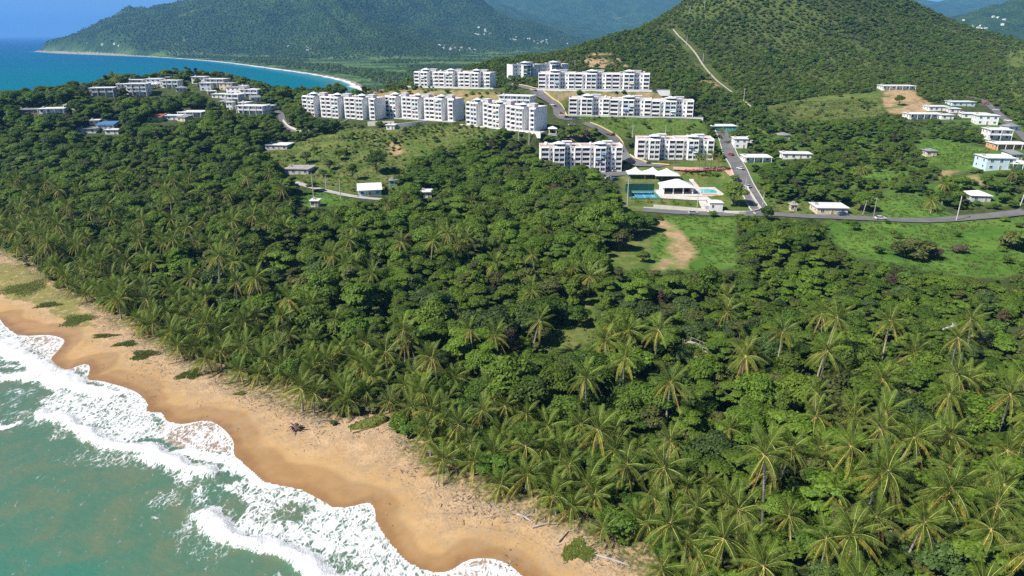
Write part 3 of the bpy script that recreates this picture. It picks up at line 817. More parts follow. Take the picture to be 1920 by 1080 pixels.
def water_shader(name, surf):
    t = NT(name)
    P = t.pos()
    if surf:
        big = t.noise(P, 0.06, 4, 0.6); mid = t.noise(t.mapping(P, (1, 1, 1), (0, 0, 0.9)), 0.16, 5, 0.65, 0.6)
        deep = t.mix(t.map(big, 0.35, 0.65), (0.036, 0.185, 0.132), (0.055, 0.195, 0.138))
        murk = t.mix(t.map(mid, 0.30, 0.70), (0.088, 0.180, 0.115), (0.140, 0.188, 0.112))
        k = t.math('ADD', t.math('MULTIPLY', t.attr('turb'), 0.95), t.map(mid, 0.46, 0.72, -0.10, 0.30), True)
        c = t.mix(k, deep, murk)
        c = t.mix(t.attr('filmz'), c, (0.33, 0.235, 0.16))
        # foam lace: streaks drawn out up the beach, broken by finer cells
        wob = t.n('ShaderNodeTexNoise'); t.l(P, wob.inputs['Vector']); wob.inputs['Scale'].default_value = 0.35; wob.inputs['Detail'].default_value = 3
        vv = t.n('ShaderNodeVectorMath', operation='SCALE'); t.l(wob.outputs['Color'], vv.inputs[0]); vv.inputs[3].default_value = 3.0
        va = t.n('ShaderNodeVectorMath', operation='ADD'); t.l(P, va.inputs[0]); t.l(vv.outputs[0], va.inputs[1])
        Q = t.mapping(va.outputs[0], (1.0, 0.42, 1.0), (0, 0, 0.62))
        n_a = t.noise(Q, 1.15, 6, 0.62); n_b = t.noise(P, 0.33, 3, 0.5)
        cell = t.vor(Q, 1.5, 'DISTANCE_TO_EDGE')
        lace = t.math('ADD', t.math('MULTIPLY', t.map(n_a, 0.30, 0.70, 0, 1, False), 0.62), t.math('MULTIPLY', t.map(cell, 0.0, 0.28, 0, 1, False), 0.34))
        lace = t.math('ADD', lace, t.math('MULTIPLY', t.math('SUBTRACT', n_b, 0.5), 0.5))
        f = t.attr('foam')
        thr = t.math('SUBTRACT', t.math('MULTIPLY', f, 1.25), t.math('ADD', lace, 0.06))
        fm = t.math('MULTIPLY', t.map(thr, -0.26, 0.20), t.map(t.noise(P, 0.8, 3, 0.6), 0.3, 0.6, 0.82, 1.0))
        # loose streaks further out
        st = t.noise(t.mapping(P, (0.35, 1.0, 1.0), (0, 0, 0.75)), 0.9, 5, 0.75, 0.5)
        st = t.math('MULTIPLY', t.map(st, 0.655, 0.72), t.map(t.noise(P, 0.09, 2), 0.5, 0.62))
        fm = t.math('MAXIMUM', fm, t.math('MULTIPLY', st, 0.55))
        cc = t.mix(fm, c, (0.84, 0.85, 0.86))
        wv = t.math('ADD', t.noise(t.mapping(P, (0.5, 1.0, 1.0), (0, 0, 0.8)), 1.1, 5, 0.6), t.math('MULTIPLY', t.math('MULTIPLY', fm, t.noise(P, 2.6, 4, 0.7)), 1.6))
        nm = t.bump(wv, 0.5, 0.30)
        return t.done(t.bsdf(cc, t.map(fm, 0, 1, 0.16, 0.85), 0.35, nm))
    sep = t.n('ShaderNodeSeparateXYZ'); t.l(P, sep.inputs[0])
    dist = t.math('ADD', sep.outputs[1], t.math('MULTIPLY', sep.outputs[0], -0.55))
    big = t.noise(t.mapping(P, (0.3, 1.2, 1.0)), 0.0035, 3, 0.5)
    dist = t.math('ADD', dist, t.math('MULTIPLY', t.math('SUBTRACT', big, 0.5), 1200.0))
    c = t.mix(t.map(dist, 900, 3800), (0.001, 0.150, 0.205), (0.001, 0.105, 0.215))
    c = t.mix(t.map(dist, 3800, 9000), c, (0.001, 0.070, 0.220))
    sdn = t.math('ADD', t.attr('sdist'), t.math('MULTIPLY', t.math('SUBTRACT', t.noise(P, 0.02, 4), 0.5), 30.0))
    c = t.mix(t.map(sdn, -70, 0, 0, 0.7), c, (0.10, 0.28, 0.29))
    c = t.mix(t.map(sdn, -18, -8), c, (0.84, 0.84, 0.84))
    nm = t.bump(t.math('ADD', t.noise(P, 0.12, 5, 0.65), t.noise(P, 0.9, 3)), 0.30, 0.5)
    b_ = t.bsdf(c, 0.45, 0.10, nm); b_.inputs['IOR'].default_value = 1.15
    return t.done(b_)
M['surf'] = water_shader('surf_water_and_foam', True)
sm.materials.append(M['surf'])
tag(link('surf', sm), kind='structure')

# open sea, to the horizon, kept below the surf sheet
def axis(vals):
    return np.array(sorted(set(vals)))
ax = axis(list(np.arange(-3200, 800, 40.0)) + [-34000, -25000, -15000, -10000, -7000, -5000, -4000, 1500, 3000, 6000])
ay = axis(list(np.arange(-200, 4400, 40.0)) + [-3000, -1500, -600, 5200, 6500, 8500, 11000, 15000, 22000, 32500])
OX, OY = np.meshgrid(ax, ay)
osx = polyline_dist(OX, OY, BAY)[0]
nearS = (OX > -199) & (OX < 44) & (OY > 18) & (OY < 212)
OZ = np.where(nearS, -1.6, -0.25)
okeep = (osx < 120) & ((GX0 > OX) | (OY > 440) | (shore_s(OX, OY) < 40)) & (OX < 1000) | ((OY > 12000) & (OX < -2000))
okeep = okeep & ((OX < 0) | (OY < 400))
om = grid_mesh('sea', OX, OY, OZ, okeep)
vattr(om, 'sdist', np.where((OY > 600) & (OY < 4100) & (OX > -2480), np.clip(osx, -150, 100), -200.0))
M['sea'] = water_shader('open_sea_water', False)
om.materials.append(M['sea'])
tag(link('sea', om), kind='structure')

# ------------------------------------------------------------------ mountains and coastal plain
def far_grid(name, x0, x1, y0, y1, st, drop_near=False):
    X, Y = np.meshgrid(np.arange(x0, x1 + 1, st), np.arange(y0, y1 + 1, st))
    Z = far_h(X, Y)
    if drop_near:
        under = (X > GX0 + 20) & (X < GX1 - 20) & (Y < GY1 - 20)
        Z = np.where(under, np.minimum(Z, 1.5) - 9.0, Z)
    s = polyline_dist(X, Y, BAY)[0]
    me = grid_mesh(name, X, Y, Z, s > -70)
    vattr(me, 'sdist', np.clip(s, -100, 200))
    vattr(me, 'flat', 1 - smoothstep(6, 30, Z))
    return me, X, Y, Z
t = NT('mountain_forest')
P = t.pos()
n0 = t.noise(P, 0.0022, 4, 0.6); n1 = t.noise(P, 0.010, 5, 0.65); n2 = t.noise(P, 0.05, 4, 0.7); vo = t.vor(P, 0.075)
c = t.mix(t.map(n1, 0.35, 0.65), (0.026, 0.060, 0.016), (0.062, 0.110, 0.026))
c = t.mix(t.map(n2, 0.45, 0.7, 0, 0.6), c, (0.022, 0.045, 0.014))
c = t.mix(t.math('MULTIPLY', t.map(n0, 0.58, 0.66), t.map(n1, 0.52, 0.58)), c, (0.13, 0.17, 0.05))
pl = t.mix(t.map(t.noise(t.mapping(P, (0.5, 1.6, 1)), 0.0065, 4, 0.55), 0.42, 0.58), (0.045, 0.095, 0.028), (0.135, 0.215, 0.055))
c = t.mix(t.attr('flat'), c, pl)
c = t.mix(t.map(t.attr('sdist'), 2, 8, 1, 0), c, (0.40, 0.34, 0.27))
hgt = t.math('SUBTRACT', t.math('MULTIPLY', n2, 2.0), vo)
M['mountain'] = t.done(t.bsdf(c, 0.95, 0.05, t.bump(hgt, 0.9, 9.0)))
mm, MX, MY, MZ = far_grid('coastal_mountain', -2900, 2400, 660, 5000, 21.0, True)
mm.materials.append(M['mountain'])
tag(link('coastal_mountain', mm), kind='structure')
fm_, FX, FY, FZ = far_grid('far_mountain', -3600, 8200, 4960, 11000, 80.0)
fm_.materials.append(M['mountain'])
tag(link('far_mountain', fm_), kind='structure')
rm_, RX, RY, RZ = far_grid('side_mountain', 2380, 5200, 900, 5000, 60.0)
rm_.materials.append(M['mountain'])
tag(link('side_mountain', rm_), kind='structure')

def far_hit(px, py):
    d = ray(px, py); zz = np.arange(900, 7000, 8.0)
    g = CAM_H + d[2] * zz - far_h(d[0] * zz, d[1] * zz)
    k = int(np.argmax(g < 0)) or len(zz) - 1
    p = d * zz[k]
    return np.array([p[0], p[1], float(far_h(p[0], p[1]))])

# ------------------------------------------------------------------ roads, paths, kerbs
FOOT = []                       # footprints kept free of trees: (cx, cy, angle, half length, half width)
ROADS = []                      # (polyline, half width) kept free of trees
def rdpts(px_pts, step=2.0):
    P = [hit(px, py)[:2] for px, py in px_pts]
    return catmull(P, step)

def ribbon(name, pts, width, mat, lift=0.10, kind='structure', n=5, clear=1.0):
    pts = [np.array(p) for p in pts]
    X = np.zeros((len(pts), n)); Y = np.zeros((len(pts), n))
    for i, p in enumerate(pts):
        d = pts[min(i + 1, len(pts) - 1)] - pts[max(i - 1, 0)]
        d = d / (np.linalg.norm(d) + 1e-9)
        nrm = np.array([d[1], -d[0]])
        for j in range(n):
            o = (j / (n - 1) - 0.5) * width
            X[i, j], Y[i, j] = p + nrm * o
    Z = H(X, Y)
    # the carriageway is cut and filled to sit a little proud of the slope
    Z = np.maximum(Z, Z.mean(axis=1, keepdims=True)) + lift
    me = grid_mesh(name, X, Y, Z)
    me.flip_normals()
    me.materials.append(mat)
    o = link(name, me)
    if kind: tag(o, kind=kind)
    if clear: ROADS.append((pts, width / 2 + clear))
    return o, X, Y, Z

def strip(name, pts, offset, width, height, mat, base=None, parent=None):
    """a low wall or kerb running beside a line, draped on the ground"""
    mb = MB(); prev = None
    pts = [np.array(p) for p in pts]
    for i, p in enumerate(pts):
        d = pts[min(i + 1, len(pts) - 1)] - pts[max(i - 1, 0)]
        d = d / (np.linalg.norm(d) + 1e-9); nrm = np.array([d[1], -d[0]])
        a = p + nrm * (offset - width / 2); b = p + nrm * (offset + width / 2)
        z = float(max(H(*a), H(*b)))
        cur = [(a[0], a[1], z - 0.8), (b[0], b[1], z - 0.8), (b[0], b[1], z + height), (a[0], a[1], z + height)]
        if prev:
            for q in range(4):
                r = (q + 1) % 4
                mb.face([prev[q], prev[r], cur[r], cur[q]], mat)
        else:
            mb.face(cur, mat)
        prev = cur
    mb.face(prev[::-1], mat)
    return link(name, mb.mesh(name), parent)

def wall(name, px_pts, height, thick, mat, label, cat='wall', step=3.0, group=None):
    pts = rdpts(px_pts, step)
    o = strip(name, pts, 0, thick, height, mat)
    tag(o, label, cat, group)
    return o

main_street = rdpts([(1352, 246), (1362, 268), (1376, 300), (1393, 335), (1408, 365), (1424, 392), (1434, 401)])
coast_road = rdpts([(1205, 394), (1280, 399), (1360, 402), (1434, 402), (1520, 406), (1600, 409), (1690, 413), (1760, 413), (1840, 407), (1925, 398)])
ribbon('coast_road', coast_road, 6.2, M['asphalt'], 0.16)
ribbon('street', main_street, 7.4, M['asphalt'], 0.185)
for off, mt in ((-3.9, M['palecon']), (3.9, M['palecon'])):
    k = strip('kerb', main_street, off, 0.35, 0.42, mt)
    tag(k, kind='structure')
tag(strip('kerb', coast_road[:int(len(coast_road) * 0.30)], -3.5, 0.6, 0.4, M['palecon']), kind='structure')
# expansion joints across the street
for f in (0.62, 0.86):
    i = int(len(main_street) * f)
    mb = MB(); p = main_street[i]; d = main_street[i + 1] - main_street[i]; d = d / np.linalg.norm(d); nr = np.array([d[1], -d[0]])
    q = [p - nr * 3.6 - d * 0.12, p + nr * 3.6 - d * 0.12, p + nr * 3.6 + d * 0.12, p - nr * 3.6 + d * 0.12]
    mb.face([(a[0], a[1], float(H(*a)) + 0.26) for a in q], M['roofgrey'])
    tag(link('road_joint', mb.mesh('road_joint')), kind='structure')
estate_road = rdpts([(952, 160), (985, 164), (1008, 174), (1026, 188), (1046, 203), (1050, 216), (1066, 224), (1088, 222)])
ribbon('estate_road', estate_road, 8.0, M['asphalt'], 0.22)
tag(strip('kerb', estate_road[:int(len(estate_road) * 0.8)], -4.4, 0.8, 0.5, M['yellowpaint']), kind='structure')
lower_road = rdpts([(1098, 232), (1128, 246), (1152, 262), (1166, 284), (1178, 300), (1200, 309), (1245, 312)])
ribbon('lower_estate_road', lower_road, 7.5, M['asphalt'], 0.25)
tag(strip('kerb', lower_road, -4.2, 0.8, 0.55, M['yellowpaint']), kind='structure')
left_road = rdpts([(552, 342), (585, 352), (620, 360), (665, 369), (700, 373), (722, 374)])
ribbon('country_lane', left_road, 3.6, M['concrete'], 0.16)
village_road = rdpts([(498, 197), (515, 206), (526, 214), (530, 226), (538, 238), (552, 248)])
ribbon('village_road', village_road, 4.4, M['asphalt'], 0.3)
right_street = rdpts([(1790, 183), (1835, 186), (1862, 205), (1886, 226), (1912, 250), (1940, 275)])
ribbon('hill_street', right_street, 4.6, M['asphalt'], 0.3)
hill_track = rdpts([(1262, 56), (1272, 68), (1287, 82), (1303, 100), (1316, 120), (1330, 138), (1348, 156), (1372, 174)], 4.0)
ribbon('hill_track', hill_track, 1.7, M['dirttrack'], 0.6, clear=5.5)
ribbon('hill_track', rdpts([(1397, 192), (1412, 204)], 4.0), 1.6, M['dirttrack'], 0.5, clear=2.5)
car_park = rdpts([(1130, 318), (1148, 322), (1166, 330)])
ribbon('car_park', car_park, 15.0, M['asphalt'], 0.2, n=9)
boardwalk = hit(1312, 668)

# ------------------------------------------------------------------ apartment blocks
FH = 2.62
_cache = {}
def balcony_mesh(w, depth, m, closed=False):
    key = ('b', round(w, 1), depth, m.name, closed)
    if key not in _cache:
        mb = MB()
        mb.box(-w / 2, w / 2, -depth, -0.01, -0.16, 0.0, M['white'])
        mb.box(-w / 2, w / 2, -depth, -depth + 0.12, 0.003, 0.95, m)
        mb.box(-w / 2, -w / 2 + 0.12, -depth + 0.123, -0.01, 0.003, 0.95, m)
        mb.box(w / 2 - 0.12, w / 2, -depth + 0.123, -0.01, 0.003, 0.95, m)
        if closed:
            mb.box(-w / 2 + 0.1, w / 2 - 0.1, -depth + 0.03, -depth + 0.08, 0.953, 2.35, M['glass'])
            for q in range(3):
                xx = -w / 2 + 0.1 + (w - 0.2) * q / 2
                mb.box(xx - 0.05, xx + 0.05, -depth + 0.02, -depth + 0.12, 0.953, 2.35, M['white'])
        _cache[key] = mb.mesh('balcony')
    return _cache[key]

def window_mesh(w, h, fm='white', mull=1):
    key = ('w', round(w, 1), round(h, 1), fm, mull)
    if key not in _cache:
        mb = MB()
        mb.box(-w / 2, w / 2, -0.03, 0.02, 0, h, M['glass'])
        f = 0.07
        mb.box(-w / 2 - f, -w / 2 - 0.003, -0.07, 0.02, -f, h + f, M[fm]); mb.box(w / 2 + 0.003, w / 2 + f, -0.07, 0.02, -f, h + f, M[fm])
        mb.box(-w / 2, w / 2, -0.08, 0.02, h + 0.003, h + f, M[fm]); mb.box(-w / 2, w / 2, -0.12, 0.02, -f, -0.003, M[fm])
        for q in range(mull):
            xx = -w / 2 + w * (q + 1) / (mull + 1)
            mb.box(xx - 0.03, xx + 0.03, -0.06, -0.033, 0, h, M[fm])
        _cache[key] = mb.mesh('window')
    return _cache[key]

def apartment(key, storeys, modules, label, accents=0.25, seed=0, step_down=0.0, plain=False):
    a, b, ang, L, el = BGEO[key]
    rnd = random.Random(seed)
    root = empty('apartment_block', (a[0], a[1], el), ang)
    tag(root, label, 'apartments', 'white apartment blocks on the hillside')
    W = L / modules
    D = 12.0
    FOOT.append((a[0] + math.cos(ang) * L / 2 - math.sin(ang) * D / 2, a[1] + math.sin(ang) * L / 2 + math.cos(ang) * D / 2, ang, L / 2 + 2, D / 2 + 2.5))
    hh = storeys * FH
    wl = MB(); pr = MB(); rf = MB()
    for k in range(modules):
        z0 = -k * step_down
        x = k * W
        h = hh + z0
        e = 0.0 if k == modules - 1 else 0.0
        P = [(x, 0), (x + .31 * W, 0), (x + .31 * W, -1.9), (x + .59 * W, -1.9), (x + .59 * W, 0), (x + .60 * W, 0), (x + .60 * W, 2.2), (x + .73 * W, 2.2), (x + .73 * W, 0), (x + W, 0), (x + W, D), (x, D)]
        wl.prism(P, -4.0, h, M['white'])
        # parapet along the front and the sides
        for (p, q) in zip(P, P[1:] + P[:1]):
            x0, x1 = sorted((p[0], q[0])); y0, y1 = sorted((p[1], q[1]))
            if x1 - x0 < 0.02 and 0 < k < modules and abs(x0 - x) < 0.01 and not step_down: continue
            pr.box(x0 - (0.0 if x1 - x0 > 0.02 else 0.1), x1 + (0.0 if x1 - x0 > 0.02 else 0.1), y0 - (0.1 if y1 - y0 < 0.02 else 0.0), y1 + (0.1 if y1 - y0 < 0.02 else 0.0), h + 0.004, h + (0.75 if rnd.random() < 0.8 else 1.1), M['pinkwhite'])
        rf.box(x + 0.3, x + W - 0.3, 2.5, D - 0.3, h + 0.004, h + 0.06, M['rooftile'] if rnd.random() < 0.6 else M['roofgrey'])
    link('wall', wl.mesh('apartment_wall'), root)
    link('parapet', pr.mesh('parapet'), root)
    link('roof', rf.mesh('apartment_roof'), root)
    stacks = [(.015, .20, 0.0, 'b'), (.235, .30, 0.0, 'w'), (.325, .445, -1.9, 'b'), (.455, .575, -1.9, 'b'), (.61, .72, 2.2, 'w'), (.745, .825, 0.0, 'w'), (.84, .985, 0.0, 'b')]
    for k in range(modules):
        x = k * W; z0 = -k * step_down
        for si, (f0, f1, yy, typ) in enumerate(stacks):
            cx = x + (f0 + f1) / 2 * W; w = (f1 - f0) * W
            if plain and typ == 'b' and si in (0, 6): typ = 'w'
            for s in range(storeys):
                zz = z0 + s * FH
                if typ == 'b':
                    top = s == storeys - 1
                    r = rnd.random()
                    m = M['tealwall'] if (r < accents and si in (2, 3) and s >= storeys - 2) else (M['pinkwhite'] if r < 0.7 else M['white'])
                    link('window', window_mesh(w - 0.5, 2.05, 'white', 2), root, (cx, yy - 0.025, zz + 0.12))
                    link('balcony', balcony_mesh(w, 1.35, m, rnd.random() < 0.25), root, (cx, yy, zz + 0.05))
                    if top:
                        mb = _cache.get(('c', round(w, 1)))
                        if mb is None:
                            q = MB(); q.box(-w / 2 - 0.1, w / 2 + 0.1, -1.55, -0.105, -0.18, 0, M['white']); mb = q.mesh('canopy'); _cache[('c', round(w, 1))] = mb
                        link('canopy', mb, root, (cx, yy, zz + FH + 0.05))
                else:
                    nwin = 2 if w > 2.2 else 1
                    for q in range(nwin):
                        link('window', window_mesh(0.85, 1.15, 'white', 0), root, (cx + (q - (nwin - 1) / 2) * 1.5, yy - 0.025, zz + 1.0))
            if typ == 'b':
                for fx in (f0, f1):
                    kf = ('fin', storeys)
                    if kf not in _cache:
                        q = MB(); q.box(-0.11, 0.11, -1.45, -0.006, -2.0, hh + 0.1, M['white']); _cache[kf] = q.mesh('fin')
                    link('fin', _cache[kf], root, (x + fx * W, yy, z0))
        # roof-top lookout above the tower
        pent = empty('lookout', (x + .45 * W, 1.2, z0 + hh + 0.03), 0, root)
        r = max(1.9, min(.125 * W, 3.2))
        kp = ('pent', round(r, 1))
        if kp not in _cache:
            oc = lambda rr: [(rr * math.cos(math.pi / 8 + q * math.pi / 4), rr * math.sin(math.pi / 8 + q * math.pi / 4)) for q in range(8)]
            q = MB(); q.prism(oc(r), 0, 0.9, M['paleteal']); q.prism(oc(r * 0.9), 0.9, 1.8, M['glass']); q.prism(oc(r), 1.8, 2.1, M['white'])
            _cache[kp] = q.mesh('lookout_drum')
            q = MB(); o8 = oc(r * 1.35)
            for i in range(8):
                j = (i + 1) % 8
                q.face([(*o8[i], 2.15), (*o8[j], 2.15), (0, 0, 3.3)], M['paleteal'] if i % 2 else M['white'])
            q.face([(*p, 2.15) for p in o8[::-1]], M['white'])
            _cache[kp, 'r'] = q.mesh('lookout_roof')
            q = MB(); q.box(-r * 0.55, r * 0.55, -0.6, 1.8, 1.5, 1.66, M['white'])
            for sx_ in (-0.5, 0.5):
                q.box(r * sx_ - 0.1, r * sx_ + 0.1, -0.5, -0.3, 0, 1.497, M['white'])
            _cache[kp, 'p'] = q.mesh('pergola')
            q = MB(); q.box(r * 0.8, r * 2.6, 3.2, 7.2, 0, 2.4, M['greywall']); q.box(r * 0.7, r * 2.7, 3.0, 7.4, 2.403, 2.55, M['pinkwhite'])
            _cache[kp, 's'] = q.mesh('stair_house')
        if 'tank' not in _cache:
            q = MB(); q.tube([(0, 0, 0.0), (0, 0, 0.25), (0, 0, 1.35), (0, 0, 1.6)], [0.62, 0.75, 0.75, 0.3], 12, M['white']); _cache['tank'] = q.mesh('water_tank')
            q = MB(); q.tube([(0, 0, 0.0), (0, 0, 0.25), (0, 0, 1.35), (0, 0, 1.6)], [0.62, 0.75, 0.75, 0.3], 12, M['blueroof']); _cache['tankb'] = q.mesh('water_tank')
            q = MB(); q.box(-0.45, 0.45, -0.35, -0.01, 0, 0.6, M['greywall']); _cache['ac'] = q.mesh('air_conditioner')
            for nm_, mt_ in (('awn0', 'blueroof'), ('awn1', 'paleteal'), ('awn2', 'creamwall')):
                q = MB(); q.face([(-1.5, -1.5, 0), (1.5, -1.5, 0), (1.5, -0.02, 0.55), (-1.5, -0.02, 0.55)], M[mt_]); q.face([(-1.5, -0.02, 0.52), (1.5, -0.02, 0.52), (1.5, -1.5, -0.03), (-1.5, -1.5, -0.03)], M[mt_]); _cache[nm_] = q.mesh('awning')
        for _t in range(rnd.randint(1, 3)):
            link('water_tank', _cache['tank' if rnd.random() < 0.75 else 'tankb'], root, (x + rnd.uniform(.1, .9) * W, rnd.uniform(8.6, 10.8), z0 + hh + 0.065))
        for _t in range(rnd.randint(2, 4)):
            link('air_conditioner', _cache['ac'], root, (x + (.235 + .065 * rnd.random()) * W, -0.03, z0 + rnd.randrange(storeys) * FH + 0.2))
        for _t in range(rnd.randint(0, 2)):
            si_ = rnd.choice((2, 3)); f0, f1, yy, _ty = stacks[si_]
            link('awning', _cache['awn%d' % rnd.randrange(3)], root, (x + (f0 + f1) / 2 * W, yy - 1.36, z0 + rnd.randrange(1, storeys) * FH + 1.75), None, ((f1 - f0) * W / 3.2, 0.6, 0.8))
        link('drum', _cache[kp], pent); link('lookout_roof', _cache[kp, 'r'], pent)
        link('pergola', _cache[kp, 'p'], pent, (-1.6 * r, 0, 0)); link('pergola', _cache[kp, 'p'], pent, (1.6 * r, 0, 0)); link('stair_house', _cache[kp, 's'], pent)
    return root

apartment('A', 5, 3, 'white five-storey apartment block farthest left, above the narrow concrete ramp', seed=1)
apartment('B', 5, 3, 'white five-storey apartment block second from left, above the pale retaining wall', seed=2)
apartment('C', 5, 3, 'white apartment block with wide grey end wall, beside the small gazebo', seed=3, step_down=0.5)
apartment('D', 4, 3, 'white apartment block on the upper left terrace, above a brown slope', seed=4)
apartment('E', 4, 3, 'long white apartment block on the upper right terrace below the bare hillside', seed=5, accents=0.5)
apartment('F', 4, 3, 'longest white apartment block on the middle right terrace, above a green lawn', seed=6, accents=0.4, step_down=0.45)
apartment('G', 5, 2, 'lowest apartment block, half hidden by trees beside the car park', seed=7, accents=0.6)
apartment('H', 4, 2, 'white four-storey apartment block behind the white marquees and flower beds', seed=8, accents=0.3)
apartment('I', 4, 2, 'shaded grey-white apartment block peeking out behind the upper terrace', seed=9, accents=0.6, plain=True)

def terrace_wall(key, d, h, label, ext=(3, 3)):
    a, b, ang, L, el = BGEO[key]
    root = empty('retaining_wall', (a[0], a[1], el), ang); tag(root, label, 'wall', 'white terrace walls')
    q = MB(); q.box(-ext[0], L + ext[1], -d - 0.35, -d, -3.2, h, M['white']); link('wall_face', q.mesh('wall_face'), root)
    q = MB(); q.box(-ext[0] - 0.1, L + ext[1] + 0.1, -d - 0.47, -d + 0.1, h + 0.004, h + 0.16, M['palecon']); link('coping', q.mesh('coping'), root)
    q = MB(); q.box(-ext[0], L + ext[1], -d + 0.11, -0.2 if True else 0, -1.0, 0.02, M['palecon']); link('terrace_paving', q.mesh('terrace_paving'), root)
terrace_wall('D', 5.5, 0.75, 'long white wall under the upper left apartment block', (5, 4))
terrace_wall('E', 5.5, 0.75, 'long white wall under the upper right apartment block', (5, 14))
terrace_wall('F', 5.0, 0.6, 'white wall between the middle right block and the lawn', (6, 6))
terrace_wall('C', 5.0, 0.5, 'low white wall under the block with the wide grey end', (2, 7))
terrace_wall('B', 5.5, 0.3, 'pale retaining wall below the second block from left', (4, 2))

# ------------------------------------------------------------------ houses
def house(px, py, w, d, storeys, wm, rm, rz, label, roof='flat', porch=False, name='house', group=None, wins=None, zfix=None, trim='white', over=0.55, stair=False):
    p = hit(px, py)
    z = p[2] if zfix is None else zfix
    root = empty(name, (p[0], p[1], z), rz)
    tag(root, label, 'house', group)
    fh = 2.7; h = fh * storeys
    q = MB(); q.box(-w / 2, w / 2, 0, d, -3.5, h, M[wm]); link('wall', q.mesh('house_wall'), root)
    q = MB()
    if roof == 'flat':
        q.box(-w / 2 - over, w / 2 + over, -over - (1.4 if porch else 0), d + over, h + 0.004, h + 0.24, M[rm])
        q.box(-w / 2 + 0.6, -w / 2 + 1.7, d * 0.5, d * 0.5 + 1.1, h + 0.243, h + 1.15, M['concrete'])
    elif roof == 'hip':
        q.hip(-w / 2, w / 2, 0, d, h + 0.16, min(w, d) * 0.2, M[rm], 0.6)
    elif roof == 'shed':
        c = [(-w / 2 - over, -over, h + 0.1), (w / 2 + over, -over, h + 0.1), (w / 2 + over, d + over, h + 0.1 + d * 0.16), (-w / 2 - over, d + over, h + 0.1 + d * 0.16)]
        q.face(c, M[rm]); q.face([(x_, y_, z_ - 0.12) for x_, y_, z_ in c[::-1]], M[rm])
        for i in range(4):
            j = (i + 1) % 4
            q.face([(c[i][0], c[i][1], c[i][2] - 0.12), (c[j][0], c[j][1], c[j][2] - 0.12), c[j], c[i]], M[rm])
    else:  # gable, ridge along x
        y0, y1 = -over, d + over; hm = d * 0.22; x0, x1 = -w / 2 - over, w / 2 + over; ym = d / 2; zb = h + 0.02
        q.face([(x0, y0, zb), (x1, y0, zb), (x1, ym, zb + hm), (x0, ym, zb + hm)], M[rm]); q.face([(x1, y1, zb), (x0, y1, zb), (x0, ym, zb + hm), (x1, ym, zb + hm)], M[rm])
        q.face([(x0, y1, zb), (x0, y0, zb), (x0, ym, zb + hm)], M[wm]); q.face([(x1, y0, zb), (x1, y1, zb), (x1, ym, zb + hm)], M[wm])
        q.face([(x0, y0, zb), (x0, y1, zb), (x1, y1, zb), (x1, y0, zb)], M[wm])
    link('roof', q.mesh('house_roof'), root)
    nw = wins if wins is not None else max(2, int(w / 3.2))
    for s in range(storeys):
        for k in range(nw):
            xx = -w / 2 + w * (k + 0.5) / nw
            if s == 0 and k == nw // 2:
                dm = _cache.get('door')
                if dm is None:
                    qq = MB(); qq.box(-0.5, 0.5, -0.04, 0.02, 0, 2.1, M['brownwall']); qq.box(-0.6, -0.503, -0.07, 0.02, 0, 2.2, M['white']); qq.box(0.503, 0.6, -0.07, 0.02, 0, 2.2, M['white']); qq.box(-0.5, 0.5, -0.07, 0.02, 2.103, 2.2, M['white'])
                    dm = _cache['door'] = qq.mesh('door')
                link('door', dm, root, (xx, -0.022, 0.05))
            else:
                link('window', window_mesh(1.3, 1.1, trim, 1), root, (xx, -0.025, s * fh + 0.95))
        for k in range(max(1, int(d / 4))):
            yy = d * (k + 0.5) / max(1, int(d / 4))
            for sgn in (-1, 1):
                link('window', window_mesh(1.2, 1.0, trim, 1), root, (sgn * (w / 2 + 0.025), yy, s * fh + 0.95), (0, 0, sgn * math.pi / 2))
    if porch:
        for s in range(storeys):
            if s:
                q = MB(); q.box(-w / 2, w / 2, -1.7, -0.13, s * fh - 0.15, s * fh, M[rm]); q.box(-w / 2, w / 2, -1.7, -1.6, s * fh + 0.003, s * fh + 0.85, M[trim])
                link('balcony', q.mesh('house_balcony'), root)
        nc = max(2, int(w / 4) + 1)
        for k in range(nc):
            xx = -w / 2 + 0.15 + (w - 0.3) * k / (nc - 1)
            kc = ('col', storeys)
            if kc not in _cache:
                qq = MB(); qq.box(-0.12, 0.12, -0.12, 0.12, -2.5, h, M['white']); _cache[kc] = qq.mesh('porch_column')
            link('porch_column', _cache[kc], root, (xx, -1.85, 0))
    FOOT.append((p[0] - math.sin(rz) * d / 2, p[1] + math.cos(rz) * d / 2, rz, w / 2 + 1.2, d / 2 + 1.5))
    return root

VG_L = 'houses on the left headland'
VG_R = 'houses on the right hillside'
def m_px(px, py, wpx):          # metres spanned by wpx pixels where the ground shows at (px, py)
    q = hit(px, py); return wpx / FPX * project(*q)[2]
# left headland
house(98, 212, m_px(98, 212, 44), 9, 1, 'white', 'roofwhite', 0.2, 'white house on columns at the left end of the headland, palm slope below', porch=True, group=VG_L)
house(56, 214, m_px(56, 214, 46), 9, 1, 'brownwall', 'greyroof', 0.15, 'dark brown low house left of the white house on columns', group=VG_L)
house(193, 180, m_px(193, 180, 40), 10, 2, 'greywall', 'roofwhite', 0.25, 'grey and white house beside the bare soil bank on the headland', porch=True, group=VG_L)
house(258, 179, m_px(258, 179, 37), 10, 3, 'pinkwhite', 'roofwhite', 0.12, 'tall pinkish three-storey house on the headland', porch=True, group=VG_L)
house(289, 162, m_px(289, 162, 27), 9, 2, 'white', 'roofwhite', 0.1, 'small white two-storey house right of the tall pinkish one', group=VG_L)
house(320, 165, m_px(320, 165, 31), 9, 2, 'white', 'roofwhite', 0.05, 'white two-storey house with flat roof at the crest of the headland', porch=True, group=VG_L)
